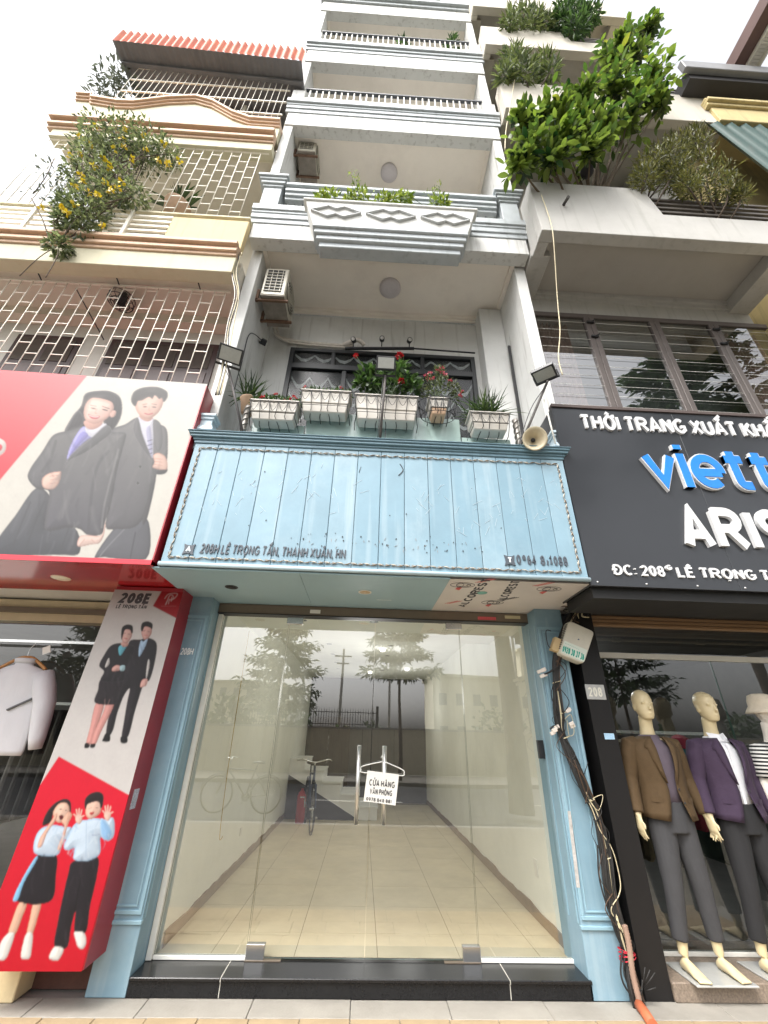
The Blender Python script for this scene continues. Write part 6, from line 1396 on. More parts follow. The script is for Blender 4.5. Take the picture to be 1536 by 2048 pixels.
for x0, x1 in ((XL-.01, XL+.16), (XR-.16, XR+.01)):
    mb = MB(); z = 3.93
    mb.box(x0, x1, 3.12, 3.238, 3.76, 3.929)
    for h, p in ((.03, .02), (.03, .035), (.03, .02), (.08, .0), (.03, .015), (.03, .03)): mb.box(x0-p, x1+p, 3.12-p, 3.2385, z, z+h-.0005); z += h
    mb.build('pier_base', mat('pier_base_paint', srgb(196, 212, 220), .6, .06, 5), house, .004)

# ================================================================== flower boxes hung over the balustrade
M_tub = mat('white_plastic_tub', srgb(190, 185, 176), .5, .08, 8, dirt=.4, dcol=srgb(150, 128, 100))
M_tubc = mat('terracotta_tub', srgb(192, 160, 132), .7, .12, 10, dirt=.3)
M_wire = mat('black_wire', (.015, .015, .016), .5)
M_soil = MATS['soil']
M_lf1 = leaf_mat('geranium_leaf', (.02, .05, .012), (.10, .19, .04)); M_lf2 = leaf_mat('blade_leaf', (.02, .045, .015), (.08, .13, .035)); M_lfy = leaf_mat('yellow_green_leaf', (.06, .10, .02), (.24, .30, .05))
M_pet = leaf_mat('red_petal', (.40, .006, .012), (.70, .03, .04), .2); M_pink = leaf_mat('pink_petal', (.5, .05, .10), (.75, .18, .22), .2); M_yel = leaf_mat('yellow_petal', (.55, .42, .01), (.80, .62, .03), .2)
def tub(x0, x1, z0, z1, y0, label, wires=True, m=None):
    t = thing('flower_box', label, 'planter', ((x0+x1)/2, y0+.09, z0)); h = z1-z0; tp = .035; dy = .19
    def ring(z, f): return [(x0+f, y0+f*.7, z), (x1-f, y0+f*.7, z), (x1-f, y0+dy-f*.7, z), (x0+f, y0+dy-f*.7, z)]
    MB().hex(ring(z0, tp), ring(z0+h*.38, tp*.55)).build('tub_base', m or M_tubc if (x1-x0) < .3 else m or M_tub, t, .008)
    MB().hex(ring(z0+h*.385, tp*.35), ring(z1-.028, .006)).build('tub_wall', m or M_tub, t, .006)
    MB().hex(ring(z1-.0275, -.008), ring(z1, -.010)).build('rim', m or M_tub, t, .006)
    MB().hex([(a, b, z1+.0005) for a, b, _ in ring(0, .02)], [(a, b, z1+.006) for a, b, _ in ring(0, .02)]).build('soil', M_soil, t)
    if wires:
        wr = MB(); n = max(3, int((x1-x0)/.09)); yy = y0-.016
        for i in range(n+1):
            x = x0+(x1-x0)*i/n; wr.tube([(x, yy, z1-.03), (x+(.02 if i < n/2 else -.02), yy+.012, z0+.02), (x, y0+dy*.5, z0-.012), (x, y0+dy, z0-.012)], .0035, 4)
        for k in range(n):
            xa = x0+(x1-x0)*(k+.5)/n; r = (x1-x0)/n*.42
            wr.tube(spline([(xa, yy-.002, z1-.06), (xa-r, yy-.002, z1-.04), (xa-r*.7, yy-.002, z1-.10), (xa, yy-.002, z1-.15), (xa+r*.7, yy-.002, z1-.10), (xa+r, yy-.002, z1-.04), (xa, yy-.002, z1-.06)], 3), .0026, 4)
        wr.tube([(x0-.012, yy, z1-.03), (x1+.012, yy, z1-.03)], .0045, 4).tube([(x0+.02, yy+.01, z0+.06), (x1-.02, yy+.01, z0+.06)], .0035, 4).tube([(x0+.01, y0+dy+.02, z1-.03), (x0+.01, y0+dy+.05, z1+.04)], .004, 4).tube([(x1-.01, y0+dy+.02, z1-.03), (x1-.01, y0+dy+.05, z1+.04)], .004, 4)
        wr.build('wire_cradle', M_wire, t)
    return t
def plant_clumps(parent, name, clumps, n, ll, lw, m, up=.5, seed=0, bend=.2):
    random.seed(seed); V, Fc = [], []
    for _ in range(n):
        cx, cy, cz, r, rz = random.choice(clumps); v = rdir()*rnd(.25, 1)**.6
        c = Vector((cx+v.x*r, cy+v.y*r, cz+v.z*rz)); d = (v+rdir()*.7+Vector((0, 0, up))).normalized()
        leafquad(V, Fc, c, d, (rdir()+Vector((0, -.4, .8))).normalized(), ll*rnd(.55, 1.25), lw*rnd(.7, 1.2), bend)
    return stuff(place(name, leaf_mesh(name, V, Fc, m), parent))
def stems(parent, base, tips, r=.003, m=None):
    mb = MB()
    for t in tips:
        b = Vector(base)+Vector((rnd(-.04, .04), rnd(-.03, .03), 0)); t = Vector(t); mb.tube(spline([b, b.lerp(t, .5)+Vector((rnd(-.02, .02), rnd(-.02, .02), .02)), t], 4), r, 4)
    return mb.build('stems', m or mat('green_stem', (.06, .10, .03), .6), parent)
def blossoms(parent, pts, r, m, n=14, name='blossom'):
    for c in pts:
        V, Fc = [], []
        for i in range(n):
            v = rdir(); v.z = abs(v.z)*.8; leafquad(V, Fc, Vector(c)+v*r*.25, v, rdir(), r, r*.9, .2)
        place(name, leaf_mesh(name, V, Fc, m), parent)
def blades(parent, c, n, l, w_, m, seed, spread=1.0):
    random.seed(seed); V, Fc = [], []
    for i in range(n):
        g = rnd(0, 6.28); el = rnd(.35, 1.35); d = Vector((math.cos(g)*math.cos(el)*spread, math.sin(g)*math.cos(el)*spread, math.sin(el))).normalized(); L = l*rnd(.6, 1.15)
        s = d.cross(Vector((0, 0, 1))).normalized(); p = Vector(c)+Vector((rnd(-.07, .07), rnd(-.05, .05), 0)); o = len(V); k = 6
        for j in range(k+1):
            f = j/k; q = p+d*L*f+Vector((0, 0, -.35*L*f*f*math.cos(el))); ww_ = w_*(1-f**1.6)*(.5+min(f*3, .5)); V += [tuple(q+s*ww_), tuple(q-s*ww_)]
        for j in range(k): Fc.append((o+2*j, o+2*j+1, o+2*j+3, o+2*j+2))
    return stuff(place('blades', leaf_mesh('blades', V, Fc, m), parent))
TY = 3.05
def P2(x, y, Y=TY+.05): return px(x, y, Y=Y)
def tubpx(xa, xb, yt, yb, label, **k):
    a, b = px(xa, yt, Y=TY), px(xb, yb, Y=TY); return tub(a.x, b.x, b.z, a.z, TY, label, **k), a, b
t, a, b = tubpx(503, 592, 797, 838, 'long white flower box of small red blooms at the left end of the balcony')
pA = thing('red_bloom_plant', 'low green plant dotted with small red blooms in the left flower box', 'plant', ((a.x+b.x)/2, TY+.1, a.z)); xs_ = [(a.x+(b.x-a.x)*f, TY+.09, a.z+.03, .07, .06) for f in (.1, .3, .5, .7, .9)]
plant_clumps(pA, 'foliage', xs_, 420, .05, .022, M_lf1, .6, 41); random.seed(4); blossoms(pA, [(a.x+(b.x-a.x)*rnd(.02, .98), TY+rnd(.02, .14), a.z+rnd(.03, .10)) for _ in range(16)], .022, M_pet, 10)
t, a, b = tubpx(604, 698, 777, 823, 'white flower box of sparse seedlings beside the tall red-flowered box')
pB2 = thing('seedling_plant', 'sparse leggy seedlings in the second flower box', 'plant', ((a.x+b.x)/2, TY+.1, a.z)); plant_clumps(pB2, 'foliage', [(a.x+(b.x-a.x)*f, TY+.09, a.z+.03, .06, .05) for f in (.1, .25, .4, .6, .75, .9)], 260, .05, .02, M_lf1, .6, 42); blossoms(pB2, [(a.x+.02, TY+.04, a.z+.06), (b.x-.1, TY+.05, a.z+.09)], .02, M_pet, 9)
t, a, b = tubpx(712, 837, 786, 839, 'largest white flower box with tall red geraniums round the floodlight pole')
pC = thing('geranium_plant', 'tall leafy geranium with three large red flower heads', 'plant', ((a.x+b.x)/2, TY+.1, a.z))
cl = [(*P2(x, y, TY+.1), r, r) for x, y, r in ((735, 745, .07), (755, 755, .09), (745, 770, .07), (790, 745, .08), (815, 760, .09), (800, 772, .08), (775, 770, .09), (828, 775, .06), (720, 765, .05), (805, 735, .05))]
plant_clumps(pC, 'foliage', cl, 640, .075, .05, M_lf1, .3, 43); fl_ = [P2(712, 712, TY+.06), P2(799, 712, TY+.06), P2(802, 764, TY+.04), P2(793, 768, TY+.04)]; stems(pC, (0.1, TY+.1, a.z), fl_+[Vector(c[:3]) for c in cl], .004); blossoms(pC, fl_[:1], .03, M_pet, 22); blossoms(pC, fl_[1:3], .042, M_pet, 30)
t, a, b = tubpx(858, 899, 793, 826, 'small buff pot in a wire ring holding a pink-flowered bush'); wr = MB()
for z, r in ((a.z-.02, .20), (b.z+.02, .17)): wr.tube([((a.x+b.x)/2+r*math.cos(k*math.pi/12), TY+.09+r*.6*math.sin(k*math.pi/12), z) for k in range(24)], .004, 4, closed=True)
for k in range(14): g = k*math.pi/7; wr.tube([((a.x+b.x)/2+.20*math.cos(g), TY+.09+.12*math.sin(g), a.z-.02), ((a.x+b.x)/2+.17*math.cos(g), TY+.09+.10*math.sin(g), b.z+.02)], .003, 4)
wr.build('wire_ring', M_wire, t)
pD = thing('pink_bloom_bush', 'loose bush with clusters of pink flowers in the small buff pot', 'plant', ((a.x+b.x)/2, TY+.1, a.z))
cl = [(*P2(x, y, TY+.1), r, r) for x, y, r in ((855, 765, .06), (875, 755, .08), (890, 770, .08), (870, 780, .09), (905, 775, .06), (850, 785, .05), (915, 790, .05), (880, 742, .05))]
plant_clumps(pD, 'foliage', cl, 460, .05, .02, leaf_mat('sage_leaf', (.04, .06, .02), (.16, .19, .07)), .6, 44); random.seed(6); fl_ = [P2(x, y, TY+.06) for x, y in ((852, 752), (860, 747), (875, 742), (884, 745), (890, 750), (900, 762), (857, 760), (884, 737), (868, 758), (920, 792), (925, 785))]; stems(pD, ((a.x+b.x)/2, TY+.1, a.z), fl_, .003); blossoms(pD, fl_, .026, M_pink, 12)
t, a, b = tubpx(940, 1023, 821, 858, 'white flower box of long grassy blades at the right end of the balcony')
pE = thing('blade_plant', 'spiky green blade-leaved plant at the right end of the balcony', 'plant', ((a.x+b.x)/2, TY+.1, a.z)); blades(pE, ((a.x+b.x)/2, TY+.1, a.z+.01), 120, .36, .009, M_lf2, 45, 1.2); blades(pE, (a.x+.08, TY+.1, a.z+.01), 30, .28, .0075, M_lf2, 46, 1.3)
pF = thing('potted_dracaena', 'spiky dark green plant standing behind the left flower box', 'plant', (-1.2, 3.2, 3.86)); cc = P2(500, 800, 3.30); MB().lathe([(.06, 0), (.09, .16), (.10, .17)], (cc.x, cc.y, cc.z-.18)).build('pot', M_tubc, pF); blades(pF, cc, 60, .40, .011, M_lf2, 47, .9); MB().tube([(cc.x, cc.y, 3.86), (cc.x, cc.y, cc.z-.18)], .02, 8).build('stand', MATS['galvanised'], pF)
# horn loudspeaker
hs_ = thing('horn_loudspeaker', 'cream horn loudspeaker lying on the right end of the fascia', 'loudspeaker', (1.47, 2.98, 3.9)); c = px(1069, 878, Y=2.97); ax = Vector((-.1, -.62, -.30)).normalized()
M_horn = mat('aged_cream_metal', srgb(206, 194, 166), .5, .12, 8, dirt=.4, dcol=srgb(140, 116, 84))
MB().lathe([(.02, -.02), (.05, -.01), (.095, .055), (.112, .065), (.112, .075), (.09, .06), (.045, .0), (.03, -.02)], c-ax*.05, ax, 28).build('bell', M_horn, hs_)
MB().lathe([(.07, -.13), (.085, -.11), (.085, -.03), (.06, -.015)], c-ax*.05, ax, 24).build('driver', M_horn, hs_); MB().lathe([(.022, 0), (.018, .012), (.0, .014)], c-ax*.055, ax, 14).build('throat', M_black, hs_)
MB().tube([c-ax*.12, Vector((c.x, 3.05, 3.91))], .012, 6).build('bracket', M_black, hs_)
lr = thing('white_rod', 'thin white rod leaning beside the horn loudspeaker', 'rod', (1.6, 3.05, 3.9)); MB().tube([px(1111, 888, Y=3.05), px(1088, 798, Y=3.06)], .009, 6).build('rod', M_steel_lt, lr)

# greens in the diamond planter
gp = thing('planter_greens', 'bright green weeds and seedlings growing in the diamond planter', 'plant', (.1, 2.9, 7.5))
cl = [(*px(x, y, Y=2.88), r, r*.7) for x, y, r in ((660, 398, .12), (645, 399, .08), (718, 396, .14), (735, 402, .14), (765, 404, .10), (782, 402, .08), (802, 400, .10), (812, 398, .07), (876, 408, .12), (885, 410, .08), (700, 402, .08))]
plant_clumps(gp, 'foliage', cl, 900, .07, .035, leaf_mat('bright_weed_leaf', (.12, .20, .02), (.42, .50, .08)), .4, 51)
random.seed(5); tips = [px(x, y, Y=2.85) for x, y in ((706, 345), (715, 360), (722, 372), (868, 385), (875, 392), (855, 392), (878, 372), (810, 385))]; stems(gp, (px(725, 398, Y=2.88).x, 2.9, 7.5), tips[:3], .005); stems(gp, (px(872, 405, Y=2.88).x, 2.9, 7.5), tips[3:], .005)
plant_clumps(gp, 'stem_leaves', [(*t_, .05, .05) for t_ in tips], 70, .06, .02, MATS['bright_weed_leaf'], .3, 52)
for k, (x, y) in enumerate(((805, 95), (905, 92), (818, 8), (870, 8))):
    c = px(x, y, Y=3.2); q = thing('railing_plant', ['tiny shrub behind the fourth-floor railing, mid-rail', 'tiny shrub behind the fourth-floor railing, by its pedestal', 'small shrub on the roof edge', 'small leafy shrub near the end of the roof edge'][k], 'plant', (c.x, c.y, c.z-.2)); plant_clumps(q, 'foliage', [(c.x, c.y, c.z, .14, .18)], 120, .12, .05, M_lf1, .5, 60+k)

# ================================================================== flowering vine on the cream house
vn = thing('flowering_vine', 'green vine with yellow flowers spilling over the cream slatted balcony', 'vine', (-3.4, 2.9, 6.7))
z1b = zz((0, 0, 640/1536.))
vc = [(480, 640, .28), (560, 650, .3), (640, 670, .28), (720, 690, .26), (800, 740, .2), (430, 700, .22), (420, 770, .26), (520, 800, .3), (460, 880, .28), (560, 880, .26), (520, 940, .24), (640, 940, .18), (390, 1020, .24), (440, 1040, .2), (390, 1090, .18), (320, 1000, .14), (360, 840, .16), (600, 740, .3), (300, 1060, .1), (280, 1180, .12), (690, 740, .25), (480, 720, .3), (540, 730, .3), (430, 960, .2)]
cl = []
for a, b, r in vc: c = px(*z1b(a, b), Y=2.86); cl.append((c.x, c.y, c.z, r, r))
plant_clumps(vn, 'foliage', cl, 5200, .075, .034, leaf_mat('vine_leaf', (.06, .085, .035), (.28, .33, .14), .4), -.1, 71)
mb = MB(); random.seed(72)
for i in range(26):
    c = random.choice(cl); d = random.choice(cl); p, q = Vector(c[:3]), Vector(d[:3]); mb.tube(spline([p, p.lerp(q, .5)+rdir()*.15, q], 5), .008, 4)
for i in range(6):
    p = Vector(random.choice(cl[12:])[:3]); mb.tube(spline([p, p+Vector((rnd(-.2, .2), -.05, -.3)), p+Vector((rnd(-.3, .3), -.05, -.65))], 5), .005, 4)
for a, b in (((240, 1170), (150, 950)), ((160, 930), (260, 760))): mb.tube(spline([px(*z1b(*a), Y=2.9), px(*z1b((a[0]+b[0])/2+12, (a[1]+b[1])/2), Y=2.85), px(*z1b(*b), Y=2.9)], 5), .007, 4)
stuff(mb.build('twigs', M_bark, vn))
fl_ = [(530, 810), (525, 795), (540, 920), (525, 905), (465, 940), (310, 1000), (355, 980), (330, 745), (600, 700), (785, 695), (560, 905), (450, 800), (640, 760), (350, 900), (330, 1020), (500, 760), (430, 700), (700, 720), (580, 660), (800, 790), (820, 785), (755, 765), (390, 840), (545, 720), (460, 600), (395, 660), (610, 620), (420, 930), (490, 1080), (200, 995), (690, 650), (575, 880), (390, 740), (860, 770), (505, 885), (300, 1010), (385, 880)]
random.seed(9); blossoms(vn, [px(*z1b(a, b), Y=2.68)+Vector((rnd(-.03, .03), 0, rnd(-.03, .03))) for a, b in fl_], .045, M_yel, 9)
vt = thing('terrace_vine', 'dry grey creeper clinging to the side of the top cage', 'vine', (-4.6, 3.2, 10.3)); cl = []
for a, b, r in ((470, 470, .2), (520, 420, .25), (560, 370, .3), (590, 350, .25), (540, 450, .25), (600, 400, .2)): c = px(*z1b(a, b), Y=3.15); cl.append((c.x, c.y, c.z, r, r))
plant_clumps(vt, 'foliage', cl, 420, .13, .05, leaf_mat('dusty_leaf', (.07, .085, .06), (.17, .19, .14)), .2, 73)
al = thing('aloe_plant', 'dark aloe standing behind the upper bar cage', 'plant', (-2.6, 3.4, 7.35)); c = px(355, 415, Y=3.3); blades(al, c, 22, .6, .035, M_lf2, 74, .9); MB().lathe([(.12, -.3), (.17, 0), (.18, .02)], c).build('pot', M_tubc, al)
lv = thing('side_creeper', 'thin leafy creeper against the sky on the cage edge', 'vine', (-4.6, 3.0, 7.4)); cl = []
for a, b, r in ((240, 900, .2), (300, 850, .2), (200, 960, .2), (280, 960, .2), (330, 920, .15), (230, 820, .15)): c = px(*z1b(a, b), Y=2.95); cl.append((c.x, c.y, c.z, r, r))
plant_clumps(lv, 'foliage', cl, 130, .08, .03, MATS['dusty_leaf'], .2, 75)

# ================================================================== plants on the grey house
bt = thing('balcony_tree', 'big glossy broad-leaved tree overhanging the concrete planter', 'tree', (2.6, 2.8, 8.0))
M_bl = leaf_mat('broad_leaf', (.012, .04, .008), (.24, .34, .05), .38, .32); M_bly = leaf_mat('broad_leaf_young', (.25, .32, .03), (.42, .44, .05), .4, .35)
lm = bmesh.new(); pr_l = [(0, 0), (.22, .16), (.48, .215), (.75, .15), (1, 0)]
def leaf_obj_mesh(m, name='leaf'):
    V = [(0, 0, 0)]; 
    for t_, w_ in pr_l[1:-1]: V += [(w_, t_, -.05*t_*t_*2+.04), (0, t_, -.10*t_*t_), (-w_, t_, -.05*t_*t_*2+.04)]
    V.append((0, 1, -.14)); Fc = [(0, 1, 2), (0, 2, 3), (1, 4, 5, 2), (2, 5, 6, 3), (4, 7, 8, 5), (5, 8, 9, 6), (7, 10, 8), (8, 10, 9)]
    me = bpy.data.meshes.new(name); me.from_pydata(V, [], Fc); me.materials.append(m); me.polygons.foreach_set('use_smooth', [True]*len(Fc)); return me
leaf_meshes = []
for k in range(5):
    f = k/4; mk_ = leaf_mat('broad_leaf_%d' % k, (.03+.07*f, .075+.12*f, .014+.008*f), (.10+.20*f, .19+.22*f, .028+.02*f), .38, .28)
    leaf_meshes.append(leaf_obj_mesh(mk_))
leaf_y = leaf_obj_mesh(M_bly)
random.seed(81)
tc_ = [(1060, 300, 48), (1045, 250, 30), (1075, 235, 42), (1120, 255, 50), (1105, 325, 42), (1165, 200, 46), (1200, 265, 50), (1230, 185, 52), (1270, 115, 46), (1300, 62, 26), (1312, 160, 42), (1322, 212, 34), (1255, 240, 50), (1180, 310, 40), (1245, 90, 26), (1040, 335, 26), (1160, 260, 50), (1290, 200, 45), (1130, 300, 45), (1225, 130, 40)]
cents = []
for x, y, r in tc_:
    c = px(x, y, Y=2.5-.25*(350-y)/320); dep = (RM.transposed() @ (c-CAM)).z*-1; cents.append((c, r/(FPX/dep)))
root = Vector((px(1165, 352, Y=2.86).x, 2.92, 7.9)); wd = MB(); fork = []
for i, (c, r) in enumerate(cents):
    m_ = root.lerp(c, .5)+Vector((rnd(-.1, .1), .1, rnd(-.15, .1))); wd.tube(spline([root+Vector((rnd(-.05, .05), 0, 0)), m_, c], 6), [.028*(1-.75*k/12) for k in range(13)], 6)
wd.build('branches', mat('brown_bark', (.11, .08, .05), .8, .3, 20), bt)
def put_leaf(me, c, d, n, s):
    y_ = d.normalized(); x_ = y_.cross(n); x_ = x_.normalized() if x_.length > 1e-4 else y_.orthogonal().normalized(); z_ = x_.cross(y_)
    M_ = Matrix((x_, y_, z_)).transposed(); return M_, s
V, Fc = [], []; nobj = 0; order = []; tw_ = MB()
for c, r in cents:
    for k in range(16):
        d0 = (rdir()+Vector((0, -.25, .55))).normalized(); L_ = r*rnd(.9, 1.75); p0 = c-d0*L_*.25; m_ = p0+d0*L_*.5+rdir()*.05; e = p0+d0*L_+Vector((0, 0, -.10*L_)); pts = spline([p0, m_, e], 4)
        tw_.tube(pts, [.006*(1-.6*i/(len(pts)-1)) for i in range(len(pts))], 4); n_l = random.randint(8, 12); sd0 = d0.orthogonal().normalized(); side = 1; young = random.random() < .12
        for j in range(n_l):
            f = .15+.85*j/(n_l-1); q = pts[min(int(f*(len(pts)-1)), len(pts)-1)]; side = -side; ax_ = Matrix.Rotation(rnd(-.7, .7), 3, d0) @ sd0
            d = (d0*rnd(.35, .8)+ax_*side*rnd(.6, 1)+Vector((0, -.1, rnd(-.35, .1)))).normalized(); n = (Vector((0, -.35, 1))+rdir()*.45).normalized(); order.append((q, d, n, rnd(.11, .21)*(1.15-.35*f)*(1.1 if young else 1)))
stuff_tw = tw_.build('twigs', mat('green_twig', (.10, .11, .05), .7, .3, 20), bt); stuff(stuff_tw)
order.sort(key=lambda q: q[0].y)
for i, (p, d, n, s) in enumerate(order):
    Mx, s = put_leaf(None, p, d, n, s)
    if i < 290:
        me = leaf_y if i % 41 == 0 else leaf_meshes[random.choice((0, 0, 0, 0, 1, 1, 2, 3, 4))]
        o = bpy.data.objects.new('leaf', me); COL.objects.link(o); o.parent = bt; o.matrix_local = Matrix.Translation(p-wloc(bt)) @ Mx.to_4x4() @ Matrix.Scale(s, 4)
    else:
        me = leaf_meshes[0]; off = len(V)
        for v_ in me.vertices: V.append(tuple(p+Mx @ (v_.co*s)))
        for pl_ in me.polygons: Fc.append([off+k for k in pl_.vertices])
me = leaf_mesh('leaf_mass', V, Fc, M_bl); me.polygons.foreach_set('use_smooth', [True]*len(Fc)); stuff(place('leaf_mass', me, bt))
def shrub(name, label, cat, pts, Y, n, ll, lw, m, up, seed, base):
    q = thing(name, label, cat, base); cl_ = []
    for x, y, r in pts:
        c = px(x, y, Y=Y); dep = -(RM.transposed() @ (c-CAM)).z; k = r/(FPX/dep); cl_.append((c.x, c.y, c.z, k, k))
    plant_clumps(q, 'foliage', cl_, n, ll, lw, m, up, seed)
    random.seed(seed); mb = MB()
    for c in cl_: b_ = Vector((base[0]+rnd(-.2, .2), base[1], base[2])); mb.tube(spline([b_, b_.lerp(Vector(c[:3]), .5)+rdir()*.08, Vector(c[:3])], 5), .012, 5)
    mb.build('stems', M_bark, q); return q
M_con = leaf_mat('conifer_leaf', (.05, .06, .015), (.26, .26, .06), .25)
shrub('arborvitae_shrub', 'yellowish feathery shrub spilling over the dark slatted rail', 'shrub', ((1300, 335, 34), (1330, 318, 36), (1352, 300, 30), (1290, 360, 26), (1345, 350, 30)), 2.6, 2100, .10, .018, M_con, .9, 91, (3.4, 2.85, 7.6))
shrub('arborvitae_shrub', 'olive feathery shrub growing through the dark slatted rail beside the green blind', 'shrub', ((1395, 335, 36), (1430, 355, 34), (1410, 372, 34), (1375, 372, 26), (1455, 380, 24), (1400, 290, 20), (1385, 275, 18), (1480, 392, 16)), 2.6, 2300, .10, .018, M_con, .9, 92, (4.3, 2.85, 7.5))
shrub('balcony_bamboo', 'pale wispy shrub on the second planter above the broad-leaved tree', 'shrub', ((1035, 135, 26), (1025, 115, 18), (1085, 130, 20), (1050, 150, 24), (1100, 145, 18), (1010, 150, 14)), 2.7, 900, .17, .045, leaf_mat('pale_leaf', (.06, .09, .03), (.22, .27, .08)), .8, 93, (2.5, 2.95, 11.7))
shrub('round_bush', 'dense green bush on the topmost planter', 'shrub', ((1150, 25, 30), (1135, 40, 26), (1165, 40, 26), (1150, 60, 22), (1180, 35, 18), (1120, 45, 18), (1140, 5, 24)), 2.7, 1500, .17, .05, M_lf1, .4, 94, (3.6, 2.95, 14.9))
shrub('wispy_bush', 'thin yellowish bush at the corner of the topmost planter', 'shrub', ((1035, 40, 22), (1050, 25, 18), (1060, 48, 18), (1090, 45, 16), (1020, 48, 14), (1075, 35, 14)), 2.7, 650, .18, .05, MATS['pale_leaf'], .6, 95, (2.7, 2.95, 14.9))
fb = thing('hanging_ball', 'small dark ball hanging in front of the broad-leaved tree', 'ball', (2.6, 2.6, 8.2)); c = px(1174, 343, Y=2.66); MB().ball(c, .085, .085, .10, 16, 10).build('ball', mat('dark_cloth_ball', (.03, .028, .032), .8), fb); MB().tube([c, c+Vector((0, .1, .5))], .004, 4).build('string', M_black, fb)
pp = px(1127, 410, Y=2.70); MB().tube([pp, pp+Vector((0, -.12, -.06))], .02, 8).build('drain_spout', mat('drain_dark', (.06, .055, .05), .6), gh)
